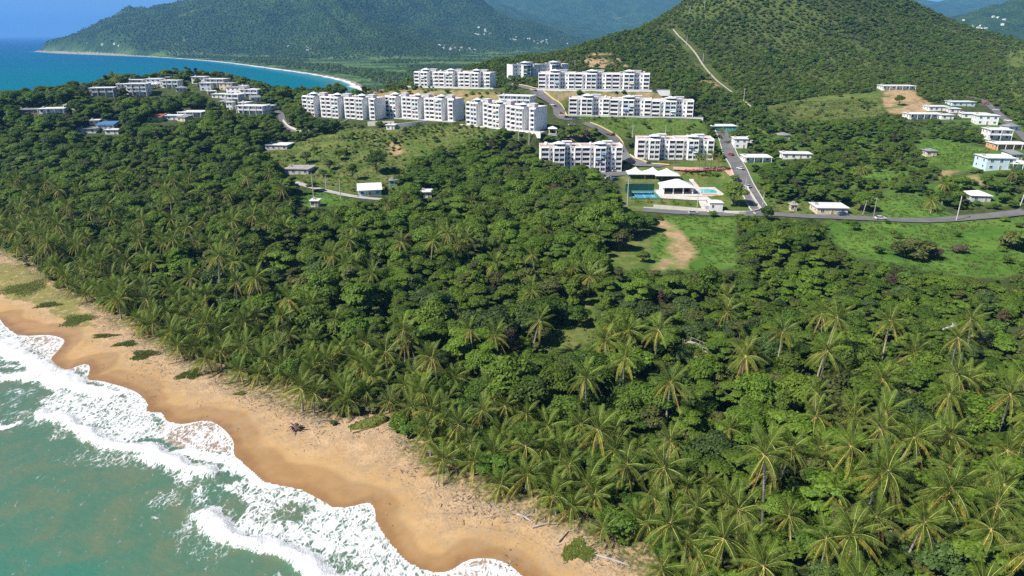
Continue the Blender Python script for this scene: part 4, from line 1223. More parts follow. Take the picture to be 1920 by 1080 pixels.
house(308, 152, m_px(308, 152, 22), 8, 1, 'pinkwhite', 'roofgrey', 0.0, 'low grey-roofed house behind the crest houses', group=VG_L)
house(252, 157, m_px(252, 157, 28), 8, 1, 'white', 'roofwhite', 0.1, 'low white house behind the tall pinkish house', group=VG_L)
house(372, 158, m_px(372, 158, 24), 9, 2, 'white', 'roofwhite', -0.05, 'white house under the dark round tree at the crest', group=VG_L)
house(404, 162, m_px(404, 162, 36), 10, 2, 'greywall', 'roofwhite', -0.1, 'wide grey two-storey house right of the dark round tree', porch=True, group=VG_L)
house(424, 170, m_px(424, 170, 26), 9, 2, 'creamwall', 'roofgrey', -0.15, 'cream house stepping down toward the bay', group=VG_L)
house(442, 178, m_px(442, 178, 36), 9, 2, 'white', 'roofgrey', -0.15, 'white house with grey roof on the right slope of the headland', group=VG_L)
house(468, 182, m_px(468, 182, 38), 9, 2, 'pinkwhite', 'roofwhite', -0.2, 'pinkish house with white roof nearest the bay on the right slope', porch=True, group=VG_L)
house(410, 184, m_px(410, 184, 26), 9, 1, 'white', 'roofwhite', -0.1, 'low white house in the middle of the right slope', group=VG_L)
house(438, 192, m_px(438, 192, 24), 9, 2, 'greywall', 'roofwhite', -0.1, 'small grey house below the grey-roofed house', porch=True, group=VG_L)
house(471, 214, m_px(471, 214, 52), 10, 2, 'white', 'roofwhite', -0.15, 'long white two-storey house with arcades beside the village road', porch=True, group=VG_L)
house(431, 207, m_px(431, 207, 12), 5, 2, 'white', 'roofwhite', -0.1, 'narrow white house left of the long arcaded house', group=VG_L)
house(358, 218, m_px(358, 218, 44), 11, 1, 'pinkwhite', 'roofwhite', -0.05, 'pink house with wide white roof below the headland wood', porch=True, group=VG_L)
house(290, 228, m_px(290, 228, 24), 8, 1, 'limewall', 'redroof', 0.05, 'small lime green house with red roof', roof='shed', group=VG_L)
house(322, 225, m_px(322, 225, 38), 8, 1, 'white', 'roofwhite', 0.0, 'low white house between red roof and pink house', group=VG_L)
house(162, 250, m_px(162, 250, 34), 8, 1, 'white', 'greyroof', 0.1, 'white house with grey roof in the trees on the left', group=VG_L)
house(198, 242, m_px(198, 242, 30), 8, 1, 'bluewall', 'blueroof', 0.1, 'house with bright blue roof in the trees on the left', roof='shed', group=VG_L)
house(210, 252, m_px(210, 252, 24), 6, 1, 'white', 'roofwhite', 0.05, 'small white shed below the blue-roofed house', group=VG_L)
house(547, 196, m_px(547, 196, 26), 8, 1, 'white', 'redroof', 0.0, 'low white house with reddish roof left of the first block', group=VG_L)
# centre
CN = 'scattered houses below the apartment hill'
house(518, 281, m_px(518, 281, 42), 10, 1, 'greywall', 'roofwhite', -0.1, 'low house with white flat roof on the grassy slope', group=CN)
house(556, 327, m_px(556, 327, 46), 11, 1, 'greywall', 'roofgrey', -0.1, 'roofless grey ruin with arched openings on the grassy slope', group=CN)
house(694, 367, m_px(694, 367, 42), 9, 1, 'bluewall', 'roofwhite', 0.22, 'light blue house with sloping white roof beside the lane', roof='shed', group=CN)
house(738, 349, m_px(738, 349, 14), 4, 1, 'greenwall', 'greyroof', 0.1, 'small bright green shed near the light blue house', group=CN, wins=2)
house(799, 371, m_px(799, 371, 20), 6, 1, 'white', 'roofwhite', 0.1, 'small white house with stair among trees below the hill', group=CN)
house(590, 388, m_px(590, 388, 14), 4, 1, 'white', 'roofwhite', 0.0, 'white hut roof in the trees below the lane', group=CN, wins=2)
house(965, 203, m_px(965, 203, 62), 11, 3, 'white', 'roofwhite', -0.35, 'stepped white three-storey villa behind the block with grey end', porch=True, group=CN)
house(732, 243, m_px(732, 243, 16), 6, 1, 'pinkwhite', 'roofwhite', -0.2, 'small white gatehouse under the retaining wall', group=CN, wins=2)
house(578, 247, m_px(578, 247, 9), 3, 1, 'white', 'roofwhite', 0.0, 'tiny white pump house beside the village road', group=CN, wins=2)
# right
house(1358, 245, m_px(1358, 245, 46), 10, 1, 'greenwall', 'roofwhite', 0.03, 'sea green house with white roof at the top of the street', group=VG_R)
house(1388, 278, m_px(1388, 278, 24), 9, 2, 'white', 'roofwhite', -0.1, 'white two-storey house with terrace beside the street', group=VG_R)
house(1420, 304, m_px(1420, 304, 48), 9, 1, 'pinkwhite', 'roofwhite', -0.05, 'white house with long pale roof and carport beside the street', porch=True, group=VG_R)
house(1494, 298, m_px(1494, 298, 52), 8, 1, 'white', 'roofwhite', -0.1, 'white house with partly rusty roof in the trees', group=VG_R)
house(1560, 402, m_px(1560, 402, 56), 9, 1, 'creamwall', 'roofwhite', -0.06, 'abandoned cream house with stained white roof beside the coast road', group=VG_R)
house(1684, 168, m_px(1684, 168, 58), 10, 1, 'white', 'roofwhite', -0.1, 'white house on top of the bare soil mound', porch=True, group=VG_R)
house(1760, 208, m_px(1760, 208, 36), 9, 1, 'white', 'roofwhite', -0.1, 'white boxy house right of the soil mound', group=VG_R)
house(1806, 199, m_px(1806, 199, 42), 9, 1, 'bluewall', 'roofwhite', -0.05, 'light blue house at the top of the hill street', group=VG_R)
house(1736, 222, m_px(1736, 222, 62), 9, 1, 'white', 'roofwhite', -0.06, 'long white house with blue trimmed carport below the soil mound', porch=True, group=VG_R)
house(1776, 224, m_px(1776, 224, 22), 7, 1, 'white', 'roofwhite', -0.06, 'small white garage at the right end of the long white house', group=VG_R, wins=2)
house(1830, 222, m_px(1830, 222, 46), 9, 1, 'white', 'roofwhite', -0.25, 'white house with pale blue band, first below the light blue one', group=VG_R)
house(1850, 234, m_px(1850, 234, 36), 9, 2, 'white', 'roofwhite', -0.25, 'white two-storey house, second below the light blue one', group=VG_R)
house(1872, 262, m_px(1872, 262, 38), 9, 2, 'white', 'roofwhite', -0.2, 'white two-storey house halfway down the hill street', porch=True, group=VG_R)
house(1896, 280, m_px(1896, 280, 58), 9, 1, 'orangewall', 'roofwhite', -0.1, 'orange house with long white roof by the hill street', porch=True, group=VG_R)
house(1874, 319, m_px(1874, 319, 50), 11, 2, 'bluewall', 'roofwhite', -0.1, 'large pale blue two-storey house at the right edge', group=VG_R)
house(1912, 318, m_px(1912, 318, 36), 9, 1, 'bluewall', 'roofwhite', -0.1, 'pale blue garage at the right edge beside the large blue house', porch=True, group=VG_R)
house(1746, 293, m_px(1746, 293, 18), 5, 1, 'creamwall', 'greyroof', -0.1, 'small cream shed on the green garden', roof='hip', group=VG_R, wins=2)
house(1838, 379, m_px(1838, 379, 34), 8, 1, 'greywall', 'roofwhite', -0.15, 'house with pale hipped roof half hidden by bushes near the coast road', roof='hip', group=VG_R)
house(1488, 396, m_px(1488, 396, 10), 3, 1, 'creamwall', 'concrete', -0.1, 'small ruined block on a white slab beside the street corner', group=VG_R, wins=2)

# more houses of the headland village, packed along its lanes
for k_, (px, py, wp, st_, wm_, rm_, rt_, lb) in enumerate([
    (206, 176, 18, 1, 'white', 'greyroof', 'shed', 'small grey-roofed house right of the grey and white house'), (232, 172, 20, 2, 'white', 'roofwhite', 'flat', 'narrow white house left of the tall pinkish one'),
    (274, 166, 14, 1, 'creamwall', 'roofwhite', 'flat', 'tiny cream house tucked between the crest houses'), (340, 172, 18, 1, 'pinkwhite', 'greyroof', 'hip', 'pinkish house with hipped grey roof below the crest'),
    (386, 170, 20, 2, 'white', 'roofwhite', 'flat', 'slim white two-storey house below the wide grey one'), (452, 168, 16, 1, 'greywall', 'roofwhite', 'flat', 'tiny grey house above the right slope'),
    (480, 190, 18, 1, 'white', 'greyroof', 'shed', 'small white house with sloping roof at the right slope end'), (420, 198, 20, 1, 'creamwall', 'greyroof', 'hip', 'cream house with hipped roof near the narrow white house'),
    (455, 200, 16, 1, 'white', 'roofwhite', 'flat', 'small white box house above the long arcaded house'), (398, 178, 14, 1, 'brownwall', 'roofwhite', 'flat', 'small brown-walled house in the middle of the right slope'),
    (340, 228, 20, 1, 'creamwall', 'greyroof', 'shed', 'cream shed in front of the pink house with wide roof'), (130, 205, 20, 1, 'white', 'greyroof', 'hip', 'small white house with hipped roof right of the house on columns'),
    (178, 234, 16, 1, 'creamwall', 'roofwhite', 'flat', 'tiny cream house above the grey-roofed house on the left'), (500, 206, 12, 1, 'white', 'roofwhite', 'flat', 'tiny white kiosk at the village road bend')]):
    house(px, py, m_px(px, py, wp), 6 + (k_ % 3), st_, wm_, rm_, 0.5 * math.sin(k_ * 2.3), lb, roof=rt_, group=VG_L, wins=2 + k_ % 2, porch=(k_ % 4 == 1))
for k_, (px, py, wp, st_, wm_, rm_, rt_, lb) in enumerate([
    (1470, 262, 22, 1, 'creamwall', 'greyroof', 'hip', 'small cream house hidden in the trees above the rusty-roofed house'), (1906, 300, 22, 1, 'white', 'greyroof', 'shed', 'small white shed behind the large pale blue house'),
    (1790, 212, 18, 1, 'pinkwhite', 'roofwhite', 'flat', 'small pinkish house between the boxy house and the street'), (1900, 246, 24, 1, 'white', 'greyroof', 'hip', 'white house with grey hipped roof across the hill street'), (1408, 268, 16, 1, 'white', 'roofwhite', 'flat', 'tiny white house right of the house with terrace')]):
    house(px, py, m_px(px, py, wp), 6 + (k_ % 3), st_, wm_, rm_, 0.35 * math.sin(k_ * 2.9), lb, roof=rt_, group=VG_R, wins=2, porch=False)

# ------------------------------------------------------------------ the club below the apartments
def thing_at(name, px, py, label, cat, rz=0.0, group=None):
    p = hit(px, py); o = empty(name, tuple(p), rz); tag(o, label, cat, group)
    return o, p
def marquee(px, py, w, d, h, label, peaks=1):
    root, p = thing_at('marquee', px, py, label, 'marquee', -0.03, 'white peaked roofs of the club')
    q = MB()
    pw = w / peaks
    for k in range(peaks):
        x0 = -w / 2 + k * pw
        n = 6
        ring = lambda f, zz: [(x0 + pw / 2 + (sx_ * pw / 2) * f, d / 2 + (sy_ * d / 2) * f, zz) for sx_, sy_ in ((-1, -1), (1, -1), (1, 1), (-1, 1))]
        prof = [(1.0, h), (0.7, h + 0.55), (0.4, h + 1.3), (0.18, h + 2.1), (0.02, h + 2.9)]
        for (f0, z0), (f1, z1) in zip(prof, prof[1:]):
            a, b = ring(f0, z0), ring(f1, z1)
            for i in range(4):
                j = (i + 1) % 4
                q.face([a[i], a[j], b[j], b[i]], M['canvas'])
        a, b = ring(1.0, h), ring(1.0, h - 0.35)
        for i in range(4):
            j = (i + 1) % 4
            q.face([b[i], b[j], a[j], a[i]], M['canvas'])
    link('canopy', q.mesh('marquee_canopy'), root)
    for k in range(peaks + 1):
        for yy in (0.1, d - 0.1):
            kc = ('mpost', h)
            if kc not in _cache:
                qq = MB(); qq.tube([(0, 0, -0.6), (0, 0, h - 0.1)], [0.09, 0.09], 6, M['metal']); _cache[kc] = qq.mesh('post')
            link('post', _cache[kc], root, (-w / 2 + 0.1 + (w - 0.2) * k / peaks, yy, 0))
    q = MB(); q.box(-w / 2 + 0.5, w / 2 - 0.5, d * 0.55, d * 0.55 + 0.15, -0.5, h - 0.5, M['blueroof']); link('back_screen', q.mesh('back_screen'), root)
    FOOT.append((p[0], p[1] + d / 2, 0, w / 2 + 1, d / 2 + 1))
marquee(1209, 338, m_px(1209, 338, 64), 9, 3.2, 'long white two-peaked marquee behind the tennis court', 2)
marquee(1252, 341, m_px(1252, 341, 46), 10, 3.2, 'white single-peaked marquee right of the long one', 1)

# tennis court
root, p = thing_at('tennis_court', 1206, 366, 'blue tennis court with white lines on green surround inside a dark screen fence', 'tennis court')
FOOT.append((p[0], p[1], 0, 9, 13))
W2, D0, D1 = 6.9, -7.0, 9.5
q = MB(); q.box(-W2, W2, D0, D1, -0.8, 0.14, M['greencourt']); link('court_base', q.mesh('court_base'), root)
q = MB(); q.box(-5.2, 5.0, -5.2, 6.0, 0.144, 0.150, M['bluecourt']); link('playing_surface', q.mesh('playing_surface'), root)
for (x0, x1, y0, y1) in ((-5.2, 5.0, -5.2, -5.05), (-5.2, 5.0, 5.85, 6.0), (-5.2, -5.05, -5.2, 6.0), (4.85, 5.0, -5.2, 6.0), (-0.08, 0.08, -5.2, 6.0), (3.7, 3.85, -5.2, 6.0), (-4.05, -3.9, -5.2, 6.0)):
    q = MB(); q.box(x0, x1, y0, y1, 0.153, 0.157, M['roadwhite']); link('line', q.mesh('court_line'), root)
q = MB(); q.box(-W2, W2, D1 + 0.02, D1 + 0.1, 0, 3.4, M['windscreen']); link('screen', q.mesh('screen'), root)
q = MB(); q.box(-W2 - 0.1, -W2 - 0.02, D0 + 3, D1, 0, 3.4, M['windscreen']); link('screen', q.mesh('screen'), root)
for i in range(6):
    for yy in (D0, D1):
        if 'fpost' not in _cache:
            qq = MB(); qq.tube([(0, 0, -0.5), (0, 0, 3.6)], [0.06, 0.05], 6, M['metal']); _cache['fpost'] = qq.mesh('fence_post')
        link('fence_post', _cache['fpost'], root, (-W2 + 2 * W2 * i / 5, yy + 0.2, 0))
q = MB(); q.tube([(-5.4, 0.4, 0.15), (-5.4, 0.4, 1.2)], [0.05, 0.05], 6, M['metal']); q.tube([(5.2, 0.4, 0.15), (5.2, 0.4, 1.2)], [0.05, 0.05], 6, M['metal']); q.box(-5.4, 5.2, 0.38, 0.42, 0.25, 1.05, M['windscreen'])
link('net', q.mesh('net'), root)

# pavilion
root, p = thing_at('pavilion', 1271, 364, 'square white pavilion with hipped roof and dark open front', 'pavilion')
FOOT.append((p[0], p[1] + 5, 0, 9, 7))
w = 14.0
q = MB(); q.box(-w / 2, w / 2, 8.5, 9.0, -0.5, 3.2, M['white']); q.box(-w / 2, -w / 2 + 0.5, 0, 8.497, -0.5, 3.2, M['white']); q.box(w / 2 - 0.5, w / 2, 0, 8.497, -0.5, 3.2, M['white']); link('wall', q.mesh('pavilion_wall'), root)
q = MB(); q.box(-w / 2 + 0.503, w / 2 - 0.503, 5.5, 5.6, 0.1, 3.1, M['glass']); link('window', q.mesh('pavilion_glazing'), root)
for xx in (-w / 2 + 0.25, -w / 6, w / 6, w / 2 - 0.25):
    if 'pcol' not in _cache:
        qq = MB(); qq.box(-0.2, 0.2, -0.2, 0.2, -0.5, 3.2, M['white']); _cache['pcol'] = qq.mesh('column')
    link('column', _cache['pcol'], root, (xx, -0.25, 0))
q = MB(); q.hip(-w / 2, w / 2, -0.5, 9, 3.36, 3.0, M['roofwhite'], 0.8, ridge=1.5); link('roof', q.mesh('pavilion_roof'), root)
q = MB(); q.box(-w / 2 - 5, w / 2 + 4, -4.5, 10, -0.9, 0.05, M['palecon']); link('floor_slab', q.mesh('floor_slab'), root)

# guard house
root, p = thing_at('guard_house', 1342, 396, 'small white guard house with low gabled roof at the gate', 'guard house', -0.05)
FOOT.append((p[0], p[1] + 2, 0, 4.5, 4))
q = MB(); q.box(-2.8, 2.8, 0, 4.5, -0.8, 3.6, M['white']); link('wall', q.mesh('guard_wall'), root)
q = MB(); q.hip(-2.8, 2.8, 0, 4.5, 3.76, 0.8, M['roofwhite'], 0.35); link('roof', q.mesh('guard_roof'), root)
link('window', window_mesh(0.7, 1.1, 'greywall', 0), root, (-1.4, -0.025, 1.6))
q = MB(); q.box(-4.4, -2.9, 0.5, 3.5, -0.8, 2.2, M['greywall']); link('side_lobby', q.mesh('side_lobby'), root)

# pool with terrace
root, p = thing_at('swimming_pool', 1328, 361, 'turquoise swimming pool with pale terracotta deck half hidden by a tree', 'pool')
FOOT.append((p[0] - 1, p[1] + 2, 0, 8, 10))
q = MB(); q.box(-8, 6.5, -8, 12, -1.0, 0.06, M['palecon']); link('deck', q.mesh('pool_deck'), root)
q = MB(); q.prism([(-3.2 + 0.8, -1), (3.5, -1.0), (4.5, 1), (4.5, 6), (2, 7.5), (-2.5, 7), (-4.2, 4), (-3.8, 1)], 0.063, 0.10, M['poolwater']); link('water', q.mesh('pool_water'), root)
q = MB(); q.box(-4.8, 3.2, -6.5, -2.5, 0.063, 0.12, M['terracotta']); link('terrace', q.mesh('pool_terrace'), root)
for i in range(6):
    if 'sunbed' not in _cache:
        qq = MB(); qq.box(-0.3, 0.3, 0, 1.3, 0.22, 0.30, M['white']); qq.face([(-0.3, 1.3, 0.30), (0.3, 1.3, 0.30), (0.3, 1.85, 0.72), (-0.3, 1.85, 0.72)], M['white'])
        for sx_ in (-0.26, 0.26):
            for sy_ in (0.1, 1.2): qq.box(sx_ - 0.03, sx_ + 0.03, sy_ - 0.03, sy_ + 0.03, 0, 0.217, M['metal'])
        _cache['sunbed'] = qq.mesh('sunbed')
    o = link('sunbed', _cache['sunbed'], None, (p[0] - 6.3 + (i % 2) * 1.1, p[1] - 1 + (i // 2) * 2.6, p[2] + 0.07))
    tag(o, 'white sunbed on the pool deck, %s, %s' % (('left column', 'right column')[i % 2], ('front row', 'middle row', 'back row')[i // 2]), 'sunbed', 'sunbeds by the pool')

# entrance wall, sidewalk, paving
wall('entrance_wall', [(1400, 352), (1408, 366), (1418, 382), (1428, 396)], 1.2, 0.4, M['palecon'], 'pale boundary wall between club garden and street')
wall('front_wall', [(1225, 388), (1260, 391), (1310, 395), (1330, 398)], 1.1, 0.4, M['palecon'], 'long pale front wall of the club along the coast road')
wall('corner_wall', [(1358, 399), (1385, 401), (1410, 399), (1428, 394)], 1.0, 0.4, M['palecon'], 'curved pale wall at the street corner')
walk = rdpts([(1315, 370), (1318, 380), (1322, 390), (1324, 396)], 1.5)
ribbon('garden_path', walk, 3.4, M['palecon'], 0.14)
bed_path = rdpts([(1262, 316), (1300, 318), (1335, 316), (1362, 318), (1378, 330)], 2)
ribbon('promenade', bed_path, 5.0, M['terracotta'], 0.16)
ribbon('club_plaza', rdpts([(1236, 369), (1270, 371), (1305, 373), (1330, 372)], 2), 6.0, M['palecon'], 0.12)
ribbon('club_path', rdpts([(1296, 336), (1306, 350), (1312, 366)], 2), 2.2, M['palecon'], 0.13)
wall('ramp_wall', [(598, 244), (615, 240), (636, 233), (652, 226)], 1.0, 0.5, M['concrete'], 'narrow grey concrete ramp wall below the first block')
wall('village_wall', [(531, 228), (540, 238), (552, 244), (566, 249)], 1.4, 0.6, M['palecon'], 'pale curved wall beside the village road')
wall('hedge_wall', [(378, 212), (400, 214), (430, 214)], 1.5, 0.4, M['concrete'], 'grey wall below the headland wood')
for k, (a, b) in enumerate((((690, 236), (740, 235)), ((745, 240), (800, 234)))):
    wall('retaining_wall', [a, ((a[0] + b[0]) / 2, (a[1] + b[1]) / 2), b], 2.6, 1.0, M['palecon'], ['weathered cream retaining wall under the first block', 'weathered cream retaining wall under the second block'][k], group='cream retaining walls')

# gazebo
root, p = thing_at('gazebo', 1036, 250, 'small white gazebo with pyramid roof beside the grey end wall', 'gazebo')
FOOT.append((p[0], p[1], 0, 4, 4))
for sx_ in (-2.0, 2.0):
    for sy_ in (-2.0, 2.0):
        if 'gpost' not in _cache:
            qq = MB(); qq.box(-0.18, 0.18, -0.18, 0.18, -1, 2.7, M['white']); _cache['gpost'] = qq.mesh('post')
        link('post', _cache['gpost'], root, (sx_, sy_, 0))
q = MB(); q.hip(-2.2, 2.2, -2.2, 2.2, 2.87, 1.3, M['roofwhite'], 0.5, ridge=0.05); link('roof', q.mesh('gazebo_roof'), root)
q = MB(); q.box(-2.8, 2.8, -2.8, 2.8, -1.2, 0.05, M['palecon']); link('floor_slab', q.mesh('gazebo_floor'), root)

# ------------------------------------------------------------------ poles and lamps
def utility_pole(px, py, hpx, label, mat='pole', lean=0.0, arms=True):
    p = hit(px, py); dep = project(*p)[2]; h = hpx / FPX * dep / CP
    root = empty('utility_pole', tuple(p)); tag(root, label, 'utility pole', 'utility poles')
    root.rotation_euler = (0, lean, random.uniform(0, 3))
    q = MB(); q.tube([(0, 0, -1), (0, 0, h * 0.5), (0, 0, h)], [0.22, 0.19, 0.15], 8, M[mat]); link('shaft', q.mesh('shaft'), root)
    if arms:
        q = MB(); q.box(-1.1, 1.1, -0.07, 0.07, h - 0.9, h - 0.75, M[mat]); link('crossarm', q.mesh('crossarm'), root)
        for xx in (-0.95, 0, 0.95):
            q = MB(); q.tube([(xx, 0, h - 0.745), (xx, 0, h - 0.5)], [0.07, 0.05], 6, M['polecon']); link('insulator', q.mesh('insulator'), root)
    return root, p, h
POLES = [(588, 369, 42, 'tall pale pole at the left end of the lane', 'polecon'), (612, 353, 22, 'short pole behind the lane', 'polecon'), (639, 373, 36, 'pale pole in front of the lane near the light blue house', 'polecon'),
         (1618, 402, 26, 'leaning brown pole beside the abandoned cream house', 'pole'), (1637, 411, 40, 'brown pole at the edge of the coast road', 'pole'), (1793, 414, 44, 'grey pole standing before the yellow palm', 'polecon'),
         (1912, 388, 50, 'leaning pole at the right edge of the coast road', 'polecon'), (1394, 192, 24, 'thin white pole at the foot of the hill track', 'polecon'), (1176, 386, 48, 'thin pole at the corner of the tennis court', 'polecon'),
         (1293, 26, 14, 'pole on the left skyline of the hill', 'polecon'), (1321, 14, 16, 'second pole on the skyline of the hill', 'polecon'), (1287, 86, 18, 'pole beside the upper hill track', 'polecon'), (1318, 116, 14, 'pole beside the middle of the hill track', 'polecon'),
         (430, 284, 20, 'pale pole rising from the wood left of the grassy slope', 'polecon'), (438, 283, 15, 'shorter pole in the wood left of the grassy slope', 'polecon'), (707, 195, 30, 'thin pole in the gap between the first two blocks', 'polecon'),
         (1078, 128, 14, 'pole behind the upper right block', 'polecon'), (1186, 258, 22, 'pole on the lawn behind the marquee block', 'polecon'), (1248, 250, 14, 'pole behind the roof of the marquee block', 'polecon'), (972, 265, 20, 'pole at the end of the low white wall', 'polecon'), (992, 270, 22, 'pole in front of the block with grey end', 'polecon'),
         (1048, 192, 18, 'pole on the brown slope beside the estate road', 'polecon'), (1102, 400, 10, 'low post at the roadside', 'polecon')]
for px, py, hp, lb, mt in POLES[:-1]:
    utility_pole(px, py, hp, lb, mt, lean=0.12 if 'leaning' in lb else 0.0, arms=hp > 20)
def street_lamp(px, py, h, rz, label):
    p = hit(px, py); root = empty('street_lamp', tuple(p), rz); tag(root, label, 'street lamp', 'street lamps')
    q = MB(); q.tube([(0, 0, -0.6), (0, 0, h * 0.5), (0, 0, h)], [0.16, 0.13, 0.09], 8, M['polecon']); link('shaft', q.mesh('shaft'), root)
    q = MB(); q.tube([(0, 0, h - 0.1), (0.8, 0, h + 0.25), (1.9, 0, h + 0.35)], [0.06, 0.05, 0.04], 6, M['metal']); link('arm', q.mesh('arm'), root)
    q = MB(); q.prism([(1.8, -0.16), (2.6, -0.12), (2.6, 0.12), (1.8, 0.16)], h + 0.24, h + 0.42, M['greywall']); link('lamp_head', q.mesh('lamp_head'), root)
street_lamp(1396, 366, 8.0, 0.3, 'leaning pale street lamp on the left kerb of the street')
street_lamp(1430, 385, 6.0, 3.0, 'short street lamp on the right kerb of the street')
street_lamp(1307, 389, 7.5, 0.0, 'thin lamp beside the club garden path')
street_lamp(1211, 309, 6.0, 1.0, 'lamp on the lawn before the marquee block')

# ------------------------------------------------------------------ cars
def car(px, py, rz, colour, label, van=False):
    p = hit(px, py)
    root = empty('parked_car' if px != 1388 else 'car', (p[0], p[1], p[2] + 0.22), rz); tag(root, label, 'car', 'cars parked around the estate' if px != 1388 else None)
    kb = ('car', colour, van)
    if kb not in _cache:
        m = M['car_' + colour]
        prof = [(-2.1, 0.35), (2.1, 0.35), (2.15, 0.72), (1.9, 0.9), (-1.95, 0.95), (-2.15, 0.75)]
        q = MB(); n = len(prof)
        for sgn in (-1, 1):
            pts = [(x_, sgn * 0.87, z_) for x_, z_ in prof]
            q.face(pts if sgn < 0 else pts[::-1], m)
        for i in range(n):
            j = (i + 1) % n
            q.face([(prof[i][0], -0.87, prof[i][1]), (prof[i][0], 0.87, prof[i][1]), (prof[j][0], 0.87, prof[j][1]), (prof[j][0], -0.87, prof[j][1])], m)
        top = 1.75 if van else 1.42
        q.box(-1.25, 0.45, -0.68, 0.68, top - 0.05, top, m)
        _cache[kb] = q.mesh('car_body')
        q = MB(); b = [(-1.75, 0.953), (1.05, 0.93), (0.45, top - 0.053), (-1.25, top - 0.053)]
        for sgn in (-1, 1):
            pts = [(b[0][0], sgn * 0.82, b[0][1]), (b[1][0], sgn * 0.82, b[1][1]), (b[2][0], sgn * 0.68, b[2][1]), (b[3][0], sgn * 0.68, b[3][1])]
            q.face(pts if sgn < 0 else pts[::-1], M['carglass'])
        for i, j in ((1, 2), (3, 0)):
            f = lambda k_: 0.82 if k_ < 2 else 0.68
            q.face([(b[i][0], -f(i), b[i][1]), (b[i][0], f(i), b[i][1]), (b[j][0], f(j), b[j][1]), (b[j][0], -f(j), b[j][1])], M['carglass'])
        _cache[kb, 'g'] = q.mesh('car_windows')
    link('body', _cache[kb], root); link('windows', _cache[kb, 'g'], root)
    if 'wheel' not in _cache:
        q = MB(); q.tube([(0, -0.1, 0), (0, 0.1, 0)], [0.33, 0.33], 12, M['tyre']); _cache['wheel'] = q.mesh('tyre')
        q = MB(); q.tube([(0, -0.105, 0), (0, 0.105, 0)], [0.19, 0.19], 8, M['metal']); _cache['rim'] = q.mesh('rim')
        q = MB(); q.box(-0.03, 0.03, -0.16, 0.16, -0.07, 0.07, M['lampclear']); _cache['hl'] = q.mesh('headlight')
        q = MB(); q.box(-0.03, 0.03, -0.14, 0.14, -0.08, 0.08, M['lampred']); _cache['tl'] = q.mesh('tail_light')
    for xx in (-1.3, 1.35):
        for yy in (-0.8, 0.8):
            w_ = link('wheel', _cache['wheel'], root, (xx, yy, 0.33)); link('rim', _cache['rim'], w_)
    for yy in (-0.62, 0.62):
        link('headlight', _cache['hl'], root, (2.13, yy, 0.68)); link('tail_light', _cache['tl'], root, (-2.13, yy, 0.78))
    FOOT.append((p[0], p[1], rz, 2.6, 1.5))
car(1388, 318, 1.9, 'white', 'white car driving up the street past the round hedge tree')
car(1382, 342, 1.9, 'black', 'dark car parked on the street beside the club tree', True)
car(1064, 222, 0.4, 'black', 'dark car at the bend of the estate road')
car(1078, 224, 0.2, 'blue', 'dark blue car beside the middle right block')
car(1072, 236, 0.3, 'silver', 'silver car parked below the middle right block')
for i, (px, py, c_, l_) in enumerate([(1132, 322, 'silver', 'silver car nearest the lowest block in the car park'), (1142, 320, 'white', 'white van in the car park below the lowest block'), (1153, 322, 'white', 'white car at the right end of the car park'), (1140, 336, 'white', 'white car in the front row of the car park'), (1152, 338, 'blue', 'dark blue car in the front row of the car park'), (1160, 314, 'black', 'black car in the shade of the lowest block')]):
    car(px, py, 0.2 + 0.1 * i, c_, l_, 'van' in l_)
for px, py, rz_, c_, l_ in [(1401, 352, 1.9, 'silver', 'silver car parked on the street kerb above the street lamp'), (1370, 292, 1.9, 'red', 'red car on the street near the marquee block'), (1036, 198, 2.4, 'white', 'white car halfway down the estate road'), (1052, 214, 1.6, 'red', 'red car at the lower bend of the estate road'), (1000, 170, 2.6, 'silver', 'silver car near the top of the estate road'), (1160, 280, 1.8, 'white', 'white car on the lower estate road'), (1650, 412, 0.0, 'white', 'white car passing on the coast road'), (1890, 228, 2.2, 'white', 'white car parked on the hill street'), (1848, 196, 2.4, 'red', 'red car at the top of the hill street'), (1580, 404, 0.2, 'blue', 'blue car beside the abandoned cream house'), (1300, 402, 0.05, 'silver', 'silver car on the coast road before the club')]:
    car(px, py, rz_, c_, l_)
car(967, 160, 0.1, 'black', 'dark car at the top of the estate road')
car(1534, 312, 0.1, 'silver', 'silver car beside the house with rusty roof')
car(1348, 258, 1.8, 'black', 'black car in front of the sea green house')
car(1868, 208, 2.2, 'silver', 'silver car on the hill street')
car(543, 236, 1.0, 'white', 'white car on the village road')

# far white houses on the valley floor and mountain slopes
def fh_mesh(m_roof):
    q = MB(); q.box(-7, 7, -5, 5, -4, 5, M['white']); a = q
    a.hip(-7, 7, -5, 5, 5.2, 2.2, m_roof, 0.8)
    return a.mesh('far_house')
FHM = [fh_mesh(M['roofwhite']), fh_mesh(M['roofwhite']), fh_mesh(M['rooftile'])]
rr = random.Random(3)
def far_house(px, py, label, grp, s=1.0):
    p = far_hit(px, py)
    root = empty('far_house', tuple(p), rr.uniform(-0.6, 0.6)); root.scale = (s, s, s); tag(root, label, 'house', grp)
    k = rr.choice(('w', 't')); key = ('fh', k)
    if key not in _cache:
        q = MB(); q.box(-7, 7, -5, 5, -5, 5, M['white']); _cache[key] = q.mesh('far_wall')
        q = MB(); q.hip(-7, 7, -5, 5, 5.2, 2.2, M['roofwhite' if k == 'w' else 'roofgrey'], 0.8); _cache[key, 'r'] = q.mesh('far_roof')
    link('wall', _cache[key], root); link('roof', _cache[key, 'r'], root)
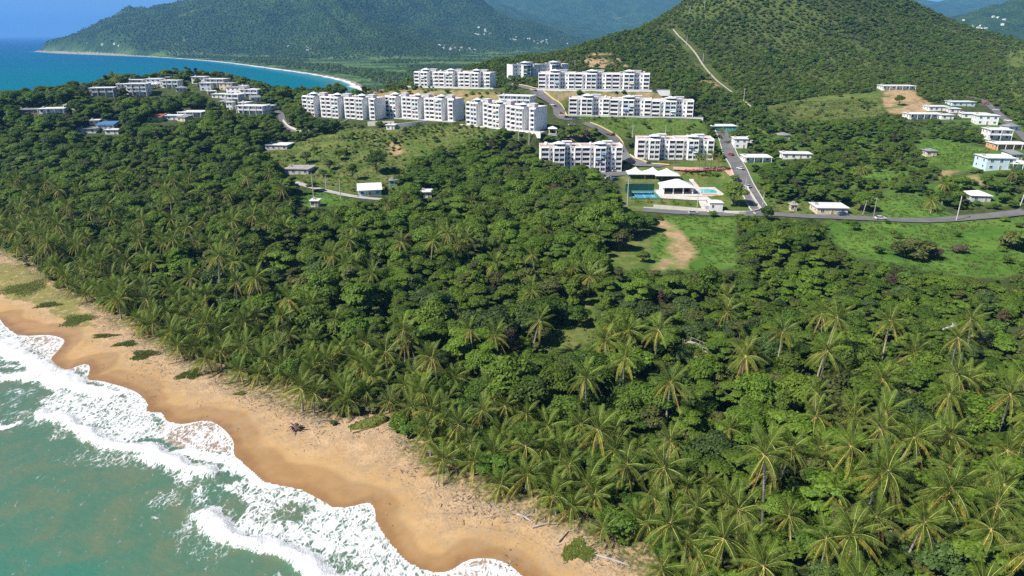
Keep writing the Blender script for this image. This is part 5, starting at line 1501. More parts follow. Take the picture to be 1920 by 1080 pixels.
for bx_, by_, sx_, sy_, n_, lb, gr in [(860, 92, 30, 4, 11, 'tiny white house in the village at the foot of the mountain', 'far village at the mountain foot'), (1010, 76, 55, 7, 18, 'tiny white house in the valley village', 'far village in the valley'),
                                  (905, 60, 16, 8, 10, 'tiny white house on the slope above the valley', 'far houses on the slope'), (190, 84, 35, 4, 6, 'tiny white house near the cape', 'far houses near the cape'), (560, 92, 28, 4, 7, 'tiny white house above the bay beach', 'far houses above the bay'),
                                  (830, 85, 8, 3, 4, 'tiny white house left of the valley village', 'far houses left of the village'), (1845, 45, 45, 14, 12, 'tiny white house on the ridge at right', 'far houses on the right ridge')]:
    for _k, _f in enumerate(sorted(rr.uniform(-1, 1) for _q in range(n_))):
        far_house(bx_ + _f * sx_, by_ + rr.uniform(-sy_, sy_), lb + ', ' + ORD[_k] + ' from the left', gr, rr.uniform(0.45, 0.8))

# ------------------------------------------------------------------ plant prototypes
def quads_mesh(name, V, F, mats, mi):
    me = bpy.data.meshes.new(name)
    me.from_pydata(V, [], F)
    for m in mats: me.materials.append(m)
    me.polygons.foreach_set('material_index', mi)
    me.update()
    return me

def crown_mesh(name, seed, lobes, n, leaf, mat, flat=0.75, shell=0.62):
    """leaf sprays through the outer volume of a set of lobes; lobes are (x, y, z, rx, ry, rz)"""
    r = np.random.default_rng(seed)
    L = np.array(lobes, float)
    wts = L[:, 3] * L[:, 4] + L[:, 3] * L[:, 5]
    k = r.choice(len(L), n, p=wts / wts.sum())
    d = r.normal(size=(n, 3)); d[:, 2] = np.abs(d[:, 2]) * 1.0 - 0.35 * r.random(n)
    d /= np.linalg.norm(d, axis=1)[:, None]
    rr_ = shell + (1 - shell) * r.random(n) ** 0.6
    lump = 0.86 + 0.28 * r.random(n)
    c = L[k, :3] + d * L[k, 3:6] * (rr_ * lump)[:, None]
    nrm = d * np.array([1, 1, 1.0]) + r.normal(size=(n, 3)) * 0.55 + np.array([0, 0, flat])
    nrm /= np.linalg.norm(nrm, axis=1)[:, None]
    a = np.cross(nrm, r.normal(size=(n, 3))); a /= np.linalg.norm(a, axis=1)[:, None]
    b = np.cross(nrm, a)
    s = leaf * (0.6 + 0.8 * r.random(n))
    e = s * (0.45 + 0.3 * r.random(n))
    p0 = c - a * s[:, None]; p2 = c + a * s[:, None]
    p1 = c + b * e[:, None] - nrm * (s * 0.25)[:, None]; p3 = c - b * e[:, None] - nrm * (s * 0.25)[:, None]
    V = np.stack([p0, p1, p2, p3], 1).reshape(-1, 3)
    me = bpy.data.meshes.new(name)
    me.vertices.add(len(V)); me.vertices.foreach_set('co', V.reshape(-1).astype(np.float32))
    F = np.stack([np.arange(n) * 4, np.arange(n) * 4 + 1, np.arange(n) * 4 + 2, np.arange(n) * 4, np.arange(n) * 4 + 2, np.arange(n) * 4 + 3], 1).reshape(-1, 3)
    me.loops.add(F.size); me.polygons.add(len(F))
    me.loops.foreach_set('vertex_index', F.reshape(-1).astype(np.int32))
    me.polygons.foreach_set('loop_start', np.arange(0, F.size, 3, dtype=np.int32))
    me.update(calc_edges=True)
    me.materials.append(mat)
    return me

def lobes_round(seed, R, Hh, base, n):
    r = random.Random(seed); out = [(0, 0, base + (Hh - base) * 0.5, R * 0.62, R * 0.62, (Hh - base) * 0.45)]
    for k in range(n):
        a = 2 * math.pi * k / n + r.uniform(-0.4, 0.4); q = R * r.uniform(0.42, 0.68); s = R * r.uniform(0.30, 0.46)
        out.append((q * math.cos(a), q * math.sin(a), base + (Hh - base) * r.uniform(0.30, 0.74), s, s, s * r.uniform(0.55, 0.8)))
    for k in range(max(2, n // 3)):
        a = r.uniform(0, 6.28); q = R * r.uniform(0.05, 0.35); s = R * r.uniform(0.26, 0.4)
        out.append((q * math.cos(a), q * math.sin(a), base + (Hh - base) * r.uniform(0.74, 0.86), s, s, s * 0.6))
    return out
def lobes_layer(seed, R, Hh, base, n):
    r = random.Random(seed); out = []
    for k in range(n):
        a = r.uniform(0, 6.28); t_ = r.random(); q = R * (1 - 0.55 * t_) * r.uniform(0.2, 0.85); s = R * r.uniform(0.22, 0.40)
        out.append((q * math.cos(a), q * math.sin(a), base + (Hh - base) * (0.2 + 0.72 * t_), s, s, s * 0.33))
    return out

def trunk_mesh(name, seed, Hh, base, R, mat):
    r = random.Random(seed); q = MB()
    top = base + (Hh - base) * 0.55
    bend = (r.uniform(-0.4, 0.4), r.uniform(-0.4, 0.4))
    q.tube([(0, 0, -1.0), (bend[0] * 0.3, bend[1] * 0.3, base * 0.6), (bend[0], bend[1], top)], [0.34, 0.26, 0.10], 7, mat)
    for k in range(5):
        a = 2 * math.pi * k / 5 + r.uniform(-0.4, 0.4); z0 = base * r.uniform(0.6, 1.05)
        q.tube([(bend[0] * 0.5, bend[1] * 0.5, z0), (R * 0.3 * math.cos(a), R * 0.3 * math.sin(a), z0 + (Hh - base) * 0.3), (R * 0.62 * math.cos(a), R * 0.62 * math.sin(a), z0 + (Hh - base) * 0.42)], [0.15, 0.1, 0.03], 5, mat, False)
    return q.mesh(name)

TREES = {}   # kind -> (crown mesh, trunk mesh, crown radius, height)
def add_tree(kind, seed, R, Hh, base, lob, n, leaf, mat, flat=0.75):
    lb = (lobes_layer if lob == 'layer' else lobes_round)(seed, R, Hh, base, 13 if lob == 'layer' else 9)
    TREES[kind] = (crown_mesh('crown', seed, lb, n, leaf, M[mat], flat), trunk_mesh('trunk', seed, Hh, base, R, M['bark']), R, Hh)
add_tree('t0', 1, 4.4, 8.2, 1.8, 'round', 3400, 0.36, 'leaf_mid')
add_tree('t1', 2, 5.2, 8.8, 2.0, 'round', 4200, 0.36, 'leaf_mid')
add_tree('t2', 3, 4.8, 9.2, 2.2, 'round', 3800, 0.34, 'leaf_dark')
add_tree('t3', 4, 5.6, 8.0, 2.5, 'layer', 3800, 0.36, 'leaf_dark', 1.6)
add_tree('t4', 5, 5.0, 7.6, 2.2, 'layer', 3600, 0.36, 'leaf_mid', 1.6)
add_tree('t5', 6, 4.2, 7.8, 1.6, 'round', 3200, 0.34, 'leaf_light')
add_tree('t6', 7, 4.4, 7.2, 1.4, 'round', 3000, 0.32, 'leaf_grey')
add_tree('t7', 8, 4.0, 6.6, 1.4, 'round', 2600, 0.32, 'leaf_olive')
add_tree('t8', 9, 3.8, 10.2, 2.4, 'round', 3200, 0.34, 'leaf_mid')
add_tree('ta', 11, 3.4, 9.6, 3.2, 'layer', 1700, 0.34, 'leaf_olive', 1.4)
add_tree('tb', 12, 3.0, 7.4, 1.6, 'round', 700, 0.30, 'leaf_brown')
add_tree('tc', 13, 6.2, 10.4, 2.4, 'round', 5600, 0.34, 'leaf_dark')
add_tree('td', 14, 2.6, 8.8, 1.2, 'round', 1900, 0.32, 'leaf_light')
add_tree('t9', 10, 4.6, 8.6, 2.0, 'round', 3600, 0.34, 'leaf_dark')
SHRUB = {}
def add_shrub(kind, seed, R, Hh, n, leaf, mat):
    lb = lobes_round(seed, R, Hh, 0.0, 6)
    SHRUB[kind] = crown_mesh('shrub', seed, lb, n, leaf, M[mat], 0.8, 0.5)
add_shrub('s0', 21, 2.3, 2.8, 1100, 0.27, 'leaf_mid'); add_shrub('s1', 22, 2.6, 3.2, 1300, 0.27, 'leaf_dark'); add_shrub('s2', 23, 2.2, 2.4, 1000, 0.27, 'leaf_light')
add_shrub('s3', 24, 2.4, 2.7, 1100, 0.27, 'leaf_olive'); add_shrub('s4', 25, 2.0, 2.2, 900, 0.25, 'leaf_brown')
HILL = {}
def add_hill(kind, seed, R, Hh, n, leaf, mat):
    HILL[kind] = crown_mesh('hill_bush', seed, lobes_round(seed, R, Hh, 0.0, 6), n, leaf, M[mat], 0.8, 0.55)
add_hill('h0', 31, 2.8, 3.8, 460, 0.40, 'leaf_mid'); add_hill('h1', 32, 3.2, 4.2, 520, 0.40, 'leaf_dark'); add_hill('h2', 33, 2.6, 2.9, 420, 0.38, 'leaf_olive')
add_hill('h3', 34, 2.6, 3.6, 380, 0.46, 'leaf_light'); add_hill('h4', 35, 3.4, 5.4, 520, 0.5, 'leaf_dark'); add_hill('h5', 36, 2.4, 2.6, 320, 0.44, 'leaf_mid')
FARC = {}
for k_, (sd_, mt_) in enumerate(((41, 'leaf_mid'), (42, 'leaf_dark'), (43, 'leaf_dark'), (44, 'leaf_olive'))):
    FARC['f%d' % k_] = crown_mesh('far_tree', sd_, lobes_round(sd_, 6.5, 9.5, 0.0, 6), 110, 2.0, M[mt_], 0.8, 0.6)

# palms
def frond_mesh(name, seed, Lf, rise, droop, mat, rmat, pairs=30, hang=0.55, wid=0.05):
    r = random.Random(seed); q = MB()
    def pt(s): return Vector((Lf * s * (1 - 0.10 * droop * s), 0.0, Lf * (rise * s - droop * s * s)))
    side = r.uniform(-0.25, 0.25)
    n = 7
    q.tube([pt(i / n) + Vector((0, side * (i / n) ** 2, 0)) for i in range(n + 1)], [0.065 * (1 - 0.85 * i / n) for i in range(n + 1)], 3, rmat, False)
    for k in range(pairs):
        s = 0.10 + 0.89 * (k + 0.5) / pairs
        p = pt(s) + Vector((0, side * s * s, 0))
        tg = (pt(min(1, s + 0.02)) - pt(s - 0.02)).normalized()
        ll = Lf * 0.135 * (0.40 + 1.15 * math.sin(math.pi * min(1, 0.12 + s * 0.86)) ** 0.8) * r.uniform(0.85, 1.1)
        up = Vector((0, 1, 0)).cross(tg).normalized() * -1
        for sg in (-1, 1):
            d = (Vector((0, sg, 0)) * 0.82 + tg * 0.55 + Vector((0, 0, -1)) * (hang * r.uniform(0.6, 1.3)) + up * 0.12).normalized()
            d2 = (d + Vector((0, 0, -1)) * (hang * 0.9)).normalized()
            w = tg * wid * r.uniform(0.8, 1.2)
            m1 = p + d * ll * 0.5; e = m1 + d2 * ll * 0.5
            kk = len(q.v); mi = q.mat(mat)
            q.v += [tuple(p - w * 0.6), tuple(p + w * 0.6), tuple(m1 + w), tuple(m1 - w), tuple(e)]
            q.f += [(kk, kk + 1, kk + 2, kk + 3), (kk + 3, kk + 2, kk + 4)]; q.m += [mi, mi]
    return q.mesh(name)
FR = dict(
    y0=frond_mesh('frond', 1, 4.7, 0.95, 0.35, M['frond'], M['rachis'], hang=0.25), y1=frond_mesh('frond', 2, 5.1, 0.85, 0.52, M['frond'], M['rachis'], hang=0.35),
    m0=frond_mesh('frond', 3, 5.3, 0.55, 0.62, M['frond'], M['rachis'], hang=0.55), m1=frond_mesh('frond', 4, 5.2, 0.40, 0.66, M['frond'], M['rachis'], hang=0.65),
    m2=frond_mesh('frond', 5, 5.4, 0.25, 0.66, M['frond'], M['rachis'], hang=0.7), o0=frond_mesh('frond', 6, 5.0, 0.05, 0.62, M['frond_old'], M['rachis_old'], hang=0.8),
    o1=frond_mesh('frond', 7, 4.8, -0.15, 0.62, M['frond_old'], M['rachis_old'], hang=0.85), d0=frond_mesh('frond', 8, 4.2, -0.45, 0.60, M['frond_dead'], M['rachis_old'], 20, 0.9))
def frond_plan(seed, n=21, oldness=1.0):
    r = random.Random(seed); out = []
    for k in range(n):
        t_ = k / (n - 1)                       # 0 youngest .. 1 oldest
        az = k * 2.39996 + r.uniform(-0.2, 0.2)
        if t_ < 0.16: kd, tilt = r.choice(['y0', 'y1']), r.uniform(-0.75, -0.45)
        elif t_ < 0.34: kd, tilt = r.choice(['y1', 'y0']), r.uniform(-0.35, -0.05)
        elif t_ < 0.54: kd, tilt = r.choice(['m0', 'm1']), r.uniform(-0.25, 0.10)
        elif t_ < 0.70: kd, tilt = r.choice(['m1', 'm2']), r.uniform(-0.05, 0.25)
        elif t_ < 0.93 or oldness < 0.6: kd, tilt = r.choice(['o0', 'o1', 'o0'] if oldness < 1.2 else ['o0', 'o1']), r.uniform(0.0, 0.3)
        else: kd, tilt = ('d0' if oldness > 0.9 else 'o1'), r.uniform(0.1, 0.35)
        out.append((kd, az, tilt, r.uniform(0.85, 1.08), r.uniform(-0.35, 0.35)))
    return out
def join_crown(name, plan):
    V, F, MI, mats = [], [], [], []
    for kd, az, tilt, sc, roll in plan:
        me = FR[kd]
        mt = Matrix.Rotation(az, 4, 'Z') @ Matrix.Rotation(tilt, 4, 'Y') @ Matrix.Rotation(roll, 4, 'X') @ Matrix.Scale(sc, 4)
        k = len(V)
        co = np.empty(len(me.vertices) * 3, np.float32); me.vertices.foreach_get('co', co)
        A = np.array(mt); co = co.reshape(-1, 3) @ A[:3, :3].T
        V += [tuple(v) for v in co.tolist()]
        mm_ = [x for x in me.materials]
        idx = []
        for m_ in mm_:
            if m_ not in mats: mats.append(m_)
            idx.append(mats.index(m_))
        for p in me.polygons:
            F.append(tuple(k + i for i in p.vertices)); MI.append(idx[p.material_index])
    return quads_mesh(name, V, F, mats, MI)
PLANS = [frond_plan(100 + k, 24 + k % 4, [1.0, 0.5, 1.3, 1.0, 0.5, 1.6][k]) for k in range(6)]
PCROWN = [join_crown('palm_crown', p) for p in PLANS]
def palm_trunk(seed, h, lean):
    q = MB(); r = random.Random(seed); n = 7
    pts = [(lean * (i / n) ** 1.6, 0, -0.8 + (h + 0.8) * i / n) for i in range(n + 1)]
    q.tube(pts, [0.30 - 0.13 * min(1, i / n * 1.6) + (0.05 if i == 0 else 0) for i in range(n + 1)], 8, M['palmbark'])
    q.tube([(lean, 0, h - 0.5), (lean, 0, h + 0.35)], [0.24, 0.12], 7, M['rachis_old'])
    return q.mesh('trunk')
PT = [(palm_trunk(k, h, ln), h, ln) for k, (h, ln) in enumerate([(3.4, 0.5), (5.0, 0.9), (6.5, 0.6), (8.0, 1.2), (11.5, 1.0), (14.5, 1.6)])]
PSTUFF = []       # whole palms as single meshes for the mass at the back
for k in range(6):
    V, F, MI, mats = [], [], [], []
    tm, th, tl = PT[2 + k % 3]
    for me, off in ((tm, (0, 0, 0)), (PCROWN[k], (tl, 0, th))):
        b0 = len(V); idx = []
        for m_ in me.materials:
            if m_ not in mats: mats.append(m_)
            idx.append(mats.index(m_))
        V += [(v.co.x + off[0], v.co.y + off[1], v.co.z + off[2]) for v in me.vertices]
        for p in me.polygons:
            F.append(tuple(b0 + i for i in p.vertices)); MI.append(idx[p.material_index])
    PSTUFF.append(quads_mesh('palm', V, F, mats, MI))

# ------------------------------------------------------------------ where plants grow
def foot_free(x, y, margin=0.0):
    ok = np.ones(x.shape, bool)
    for cx, cy, an, hl, hw in FOOT:
        c, s = math.cos(an), math.sin(an)
        lx = (x - cx) * c + (y - cy) * s; ly = -(x - cx) * s + (y - cy) * c
        ok &= ~((np.abs(lx) < hl + margin) & (np.abs(ly) < hw + margin))
    for pts, hw in ROADS:
        d, _ = polyline_dist(x, y, pts[::3] + [pts[-1]])
        ok &= np.abs(d) > hw + margin * 0.8
    return ok
# stretches of the picture that nearer crowns must not cover: (polygon, depth of what shows there)
PROT = [(FIELD_R, 1e9), (FIELD_L, 1e9), (CLEARING, 1e9), (HILLGRASS2, 1e9), (GAP, 1e9), (GAP2, 1e9), (GARDEN1, 1e9), (GARDEN2, 1e9), (VERGE, 1e9), (SLOPE_E, 1e9), (SLOPE_D, 1e9), (CLUB, 1e9), (MOUND, 1e9), (SLOPE_F, 1e9), (MEADOW, 1e9),
        ([(560, 176), (885, 176), (1030, 196), (1030, 248), (870, 230), (720, 226), (690, 232), (600, 222), (565, 208)], 470),
        ([(770, 125), (940, 128), (940, 172), (770, 172)], 520), ([(950, 108), (1225, 128), (1255, 172), (1000, 172), (955, 155)], 500), ([(1060, 172), (1310, 176), (1310, 226), (1060, 222)], 450),
        ([(1000, 255), (1172, 255), (1172, 300), (1110, 300), (1090, 288), (1010, 290)], 375), ([(1112, 300), (1172, 300), (1172, 345), (1125, 330)], 375), ([(1180, 245), (1342, 245), (1345, 305), (1180, 305)], 385),
        ([(1335, 240), (1385, 260), (1400, 300), (1450, 400), (1400, 400), (1345, 260)], 440), ([(1340, 225), (1382, 225), (1382, 246), (1340, 246)], 450),
        ([(1395, 398), (1920, 388), (1920, 412), (1450, 412)], 300), ([(950, 160), (1060, 172), (1090, 230), (1040, 232), (1000, 180)], 500),
        ([(1100, 228), (1170, 255), (1205, 312), (1180, 312), (1150, 262)], 420),
        ([(490, 262), (545, 262), (545, 284), (490, 284)], 420), ([(528, 305), (600, 305), (600, 330), (528, 330)], 380), ([(670, 338), (728, 338), (728, 372), (670, 372)], 340), ([(788, 350), (812, 350), (812, 368), (788, 368)], 345),
        ([(560, 350), (725, 366), (725, 378), (560, 362)], 345), ([(730, 335), (748, 335), (748, 350), (730, 350)], 350),
        ([(36, 188), (124, 188), (124, 212), (36, 212)], 450), ([(168, 162), (220, 162), (220, 182), (168, 182)], 500), ([(236, 150), (340, 150), (340, 180), (236, 180)], 530), ([(345, 146), (440, 146), (490, 172), (490, 192), (400, 190), (345, 165)], 540),
        ([(328, 200), (384, 200), (384, 220), (328, 220)], 480), ([(440, 194), (502, 194), (502, 215), (440, 215)], 490), ([(276, 214), (345, 214), (345, 232), (276, 232)], 470), ([(142, 232), (226, 232), (226, 252), (142, 252)], 450),
        ([(495, 195), (515, 200), (560, 245), (540, 245), (520, 225)], 490), ([(1370, 256), (1402, 256), (1402, 280), (1370, 280)], 400), ([(1394, 280), (1448, 280), (1448, 305), (1394, 305)], 385), ([(1466, 278), (1524, 278), (1524, 298), (1466, 298)], 385),
        ([(1700, 184), (1850, 184), (1925, 250), (1925, 318), (1845, 325), (1845, 290), (1860, 270), (1820, 225), (1700, 225)], 480), ([(1650, 150), (1718, 150), (1718, 170), (1650, 170)], 525), ([(1820, 355), (1860, 355), (1860, 374), (1820, 374)], 330), ([(1735, 276), (1758, 276), (1758, 294), (1735, 294)], 370)]
def shows_ok(x, y, z, h, R):
    ok = np.ones(x.shape, bool)
    for f, g in ((1.0, 0.0), (0.72, 0.55), (0.72, -0.55), (0.45, 0.0)):
        u, v, dep = project(x + g * R, y, z + h * f)
        for poly, dl in PROT:
            ok &= ~(in_poly(u, v, poly) & (dep < dl - 4))
    return ok

def jitter_grid(x0, x1, y0, y1, st):
    X, Y = np.meshgrid(np.arange(x0, x1, st), np.arange(y0, y1, st))
    X = X + RNG.uniform(-0.48, 0.48, X.shape) * st; Y = Y + RNG.uniform(-0.48, 0.48, Y.shape) * st
    return X.reshape(-1), Y.reshape(-1)

SOILGRASS = GREEN_POLYS + DRY_POLYS + SOIL_POLYS + [CLUB]
LOWSCRUB = [(1330, 520), (1560, 470), (1620, 500), (1925, 528), (1925, 790), (1700, 760), (1560, 690), (1400, 640), (1330, 600)]
def in_view(u, v, dep, m=60):
    return (dep > 20) & (u > -m) & (u < 1920 + m) & (v > -40) & (v < 1080 + 140)

# broadleaf wood
x, y = jitter_grid(-420, 420, 40, 620, 4.35)
z = H(x, y); u, v, dep = project(x, y, z)
vs = veg_s(x, y)
ok = in_view(u, v, dep, 80) & (z > 1.2) & (vs > 5.0) & ~polys_mask(u, v, SOILGRASS)
hillz = ((z > 33) & (u > 640)) | ((z > 22) & (u > 1300)) | (dep > 560)
ok &= ~hillz
front = vs < 24
ok &= ~(front & (RNG.random(x.shape) < 0.45))
ok &= ~((u > 1330) & (dep > 275) & (RNG.random(x.shape) < 0.55 * smoothstep(0.45, 0.6, fbm(x / 22, y / 22, 3, 131)) + 0.12))
sc = 0.46 + 0.72 * RNG.random(x.shape) ** 1.6 * (0.55 + 0.9 * fbm(x / 40, y / 40, 2, 91))
low = in_poly(u, v, LOWSCRUB)
sc = np.where(low, sc * 0.62, sc)
sc = np.where(front, sc * 0.62, sc)
sc = np.where((dep > 250) & (u > 1330), sc * 0.72, sc)
ok &= foot_free(x, y, 1.0)
x, y, z, u, v, dep, sc, vs, low, front = [q[ok] for q in (x, y, z, u, v, dep, sc, vs, low, front)]
okp = shows_ok(x, y, z, 8.2 * sc, 4.6 * sc)
small = ~okp & shows_ok(x, y, z, 2.6 * np.ones_like(sc), 2.2 * np.ones_like(sc))
SHR = [(a, b, c, 0.55 + 0.5 * RNG.random()) for a, b, c in zip(x[small], y[small], z[small])]
x, y, z, u, v, dep, sc, vs, low, front = [q[okp] for q in (x, y, z, u, v, dep, sc, vs, low, front)]
patch = fbm(x / 55, y / 55, 3, 95) + RNG.normal(0, 0.10, x.shape)
kinds = list(TREES)
def pick(p, u_, v_, lo):
    q_ = RNG.random()
    if q_ < 0.05: return 'ta'
    if q_ < 0.065: return 'tb'
    if q_ < 0.11: return 'td'
    if q_ < 0.118 and not lo: return 'tc'
    if lo: return RNG.choice(['t0', 't5', 't4', 't4', 't1', 't6'])
    if p < 0.38: return RNG.choice(['t2', 't3', 't9', 't3'])
    if p < 0.48: return RNG.choice(['t0', 't1', 't9', 't4'])
    if p < 0.58: return RNG.choice(['t0', 't1', 't8', 't5', 't4'])
    return RNG.choice(['t5', 't1', 't6', 't7', 't4'])
BROAD = [(a, b, c, s_, pick(p, u_, v_, lo), d_, u_, v_) for a, b, c, s_, p, d_, u_, v_, lo in zip(x, y, z, sc, patch, dep, u, v, low)]

# palms: a dense belt behind the sand, thinning inland
x, y = jitter_grid(-330, 330, 40, 430, 4.6)
z = H(x, y); u, v, dep = project(x, y, z)
vs = veg_s(x, y)
dens = 0.86 * (1 - smoothstep(8, 30, vs)) + 0.075 * (1 - smoothstep(60, 150, vs)) + 0.012
dens = np.where(in_poly(u, v, [(880, 640), (1500, 690), (1920, 860), (1920, 1200), (880, 1200)]), np.maximum(dens, 0.20), dens)
dens = np.where(in_poly(u, v, [(1180, 860), (1920, 900), (1920, 1200), (1180, 1200)]), np.maximum(dens, 0.62), dens)
dens = np.where(in_poly(u, v, [(-100, 300), (480, 400), (700, 560), (-100, 470)]), np.maximum(dens, 0.17), dens)
dens = np.where(in_poly(u, v, [(1180, 540), (1480, 520), (1920, 560), (1920, 800), (1500, 690), (1180, 620)]), 0.05, dens)
dens = np.where(in_poly(u, v, [(740, 540), (1040, 540), (1040, 660), (740, 640)]), 0.03, dens)
dens = np.where(in_poly(u, v, [(640, 785), (760, 785), (760, 830), (640, 830)]), 0.0, dens)
dens = np.where((u > 1330) & (v < 525), 0.008, dens)
ok = in_view(u, v, dep, 120) & (z > 1.0) & (vs > 1.6) & (dep < 330) & (RNG.random(x.shape) < dens) & ~polys_mask(u, v, SOILGRASS)
ok &= foot_free(x, y, 2.0)
x, y, z, u, v, dep, vs = [q[ok] for q in (x, y, z, u, v, dep, vs)]
hsel = np.where(vs < 7, RNG.choice([0, 0, 1], x.shape), np.where(vs < 22, RNG.choice([0, 1, 1, 2, 2], x.shape), RNG.choice([3, 3, 4, 4], x.shape)))
hh_ = np.array([PT[k][1] for k in hsel])
okp = shows_ok(x, y, z, hh_ + 3, 4.0 * np.ones_like(hh_))
PALMS = [(a, b, c, int(k), d_, u_, v_, s_) for a, b, c, k, d_, u_, v_, s_ in zip(x[okp], y[okp], z[okp], hsel[okp], dep[okp], u[okp], v[okp], vs[okp])]
# tall single palms that stand out of the scrub on the right: foot pixel, crown pixel row
TALL = [(1527, 728, 588, 'tall coconut palm, leftmost of the three high ones in the right scrub'), (1650, 690, 605, 'tall thin coconut palm, middle of the high ones in the right scrub'), (1812, 668, 600, 'tall coconut palm with drooping brown crown near the bare white branch'),
        (1785, 782, 700, 'tall coconut palm with bare pale trunk in the right scrub'), (1888, 785, 705, 'tall coconut palm with bare trunk at the right edge'), (1580, 762, 705, 'coconut palm with forked pale trunk in the right scrub'),
        (1720, 700, 662, 'small yellow coconut palm below the tall brown one'), (1350, 1062, 990, 'coconut palm with wide flat crown and bare trunk at the bottom'), (1745, 400, 378, 'yellow coconut palm standing in the garden beside the coast road'),
        (1893, 350, 325, 'coconut palm in front of the large pale blue house'), (222, 178, 150, 'single coconut palm standing against the bay on the headland'), (1540, 640, 590, 'coconut palm right behind the leftmost high one')]

# ------------------------------------------------------------------ planting
def scatter(name, protos, pts, label, cat):
    """one mass of plants: points carrying kind, turn and size, instanced by geometry nodes"""
    col = bpy.data.collections.new(name + '_kinds')
    for k, me in enumerate(protos):
        o = bpy.data.objects.new('%s_kind_%02d' % (name, k), me); col.objects.link(o)
    me = bpy.data.meshes.new(name)
    n = len(pts)
    A = np.array([p[:3] for p in pts], np.float32)
    me.vertices.add(n); me.vertices.foreach_set('co', A.reshape(-1))
    at = me.attributes.new('kindex', 'INT', 'POINT'); at.data.foreach_set('value', np.array([p[3] for p in pts], np.int32))
    at = me.attributes.new('size', 'FLOAT', 'POINT'); at.data.foreach_set('value', np.array([p[4] for p in pts], np.float32))
    rot = np.stack([RNG.normal(0, 0.06, n), RNG.normal(0, 0.06, n), RNG.uniform(0, 6.283, n)], 1).astype(np.float32)
    at = me.attributes.new('turn', 'FLOAT_VECTOR', 'POINT'); at.data.foreach_set('vector', rot.reshape(-1))
    me.update()
    o = link(name, me)
    tag(o, label, cat, kind='stuff')
    ng = bpy.data.node_groups.new(name + '_scatter', 'GeometryNodeTree')
    ng.interface.new_socket('Geometry', in_out='INPUT', socket_type='NodeSocketGeometry')
    ng.interface.new_socket('Geometry', in_out='OUTPUT', socket_type='NodeSocketGeometry')
    N = ng.nodes.new; Lk = ng.links.new
    gi = N('NodeGroupInput'); go = N('NodeGroupOutput'); ci = N('GeometryNodeCollectionInfo'); ip = N('GeometryNodeInstanceOnPoints')
    ci.inputs['Collection'].default_value = col; ci.inputs['Separate Children'].default_value = True; ci.inputs['Reset Children'].default_value = True
    def na(nm, typ):
        a = N('GeometryNodeInputNamedAttribute'); a.data_type = typ; a.inputs['Name'].default_value = nm; return a.outputs['Attribute']
    ip.inputs['Pick Instance'].default_value = True
    Lk(gi.outputs[0], ip.inputs['Points']); Lk(ci.outputs[0], ip.inputs['Instance'])
    Lk(na('kindex', 'INT'), ip.inputs['Instance Index'])
    e2r = N('FunctionNodeEulerToRotation'); Lk(na('turn', 'FLOAT_VECTOR'), e2r.inputs[0]); Lk(e2r.outputs[0], ip.inputs['Rotation'])
    Lk(na('size', 'FLOAT'), ip.inputs['Scale'])
    Lk(ip.outputs[0], go.inputs[0])
    md = o.modifiers.new('scatter', 'NODES'); md.node_group = ng
    return o

ORD = ['first', 'second', 'third', 'fourth', 'fifth', 'sixth', 'seventh', 'eighth', 'ninth', 'tenth', 'eleventh', 'twelfth', 'thirteenth', 'fourteenth', 'fifteenth', 'sixteenth', 'seventeenth', 'eighteenth', 'nineteenth', 'twentieth']
def nth(k):
    k += 1
    if k <= 20: return ORD[k - 1]
    return '%d%s' % (k, 'th' if k % 100 in (11, 12, 13) else {1: 'st', 2: 'nd', 3: 'rd'}.get(k % 10, 'th'))

def place_palm(x, y, z, ti, plan, rz, label, group, split, sz=1.0, hscale=1.0):
    root = empty('coconut_palm', (x, y, z - 0.1), rz); root.scale = (sz, sz, sz)
    root.rotation_euler = (random.gauss(0, 0.07), random.gauss(0, 0.07), rz)
    tag(root, label, 'palm tree', group)
    tm, th, tl = PT[ti]
    link('trunk', tm, root, None, None, (1, 1, hscale))
    top = (tl, 0, th * hscale)
    if split:
        for kd, az, tilt, sc_, roll in PLANS[plan]:
            fo = link('frond', FR[kd], root, top)
            fo.rotation_euler = (Matrix.Rotation(az, 4, 'Z') @ Matrix.Rotation(tilt, 4, 'Y') @ Matrix.Rotation(roll, 4, 'X')).to_euler()
            fo.scale = (sc_, sc_, sc_)
    else:
        link('crown', PCROWN[plan], root, top)
    return root

for k, (px, py, pt_, lb) in enumerate(TALL):
    p = hit(px, py)
    if px == 222: p = hit(222, 180)
    dep = project(*p)[2]
    hgt = (py - pt_) / FPX * dep / CP
    ti = 5 if hgt > 12 else (4 if hgt > 9 else (2 if hgt > 5 else 1))
    place_palm(p[0], p[1], p[2], ti, [5, 2, 5, 2, 3, 5, 3, 0, 2, 0, 1, 2][k], random.uniform(0, 6.28), lb, 'tall single palms', dep < 220, 0.92 if px != 222 else 1.0, hgt / PT[ti][1] / 0.92)

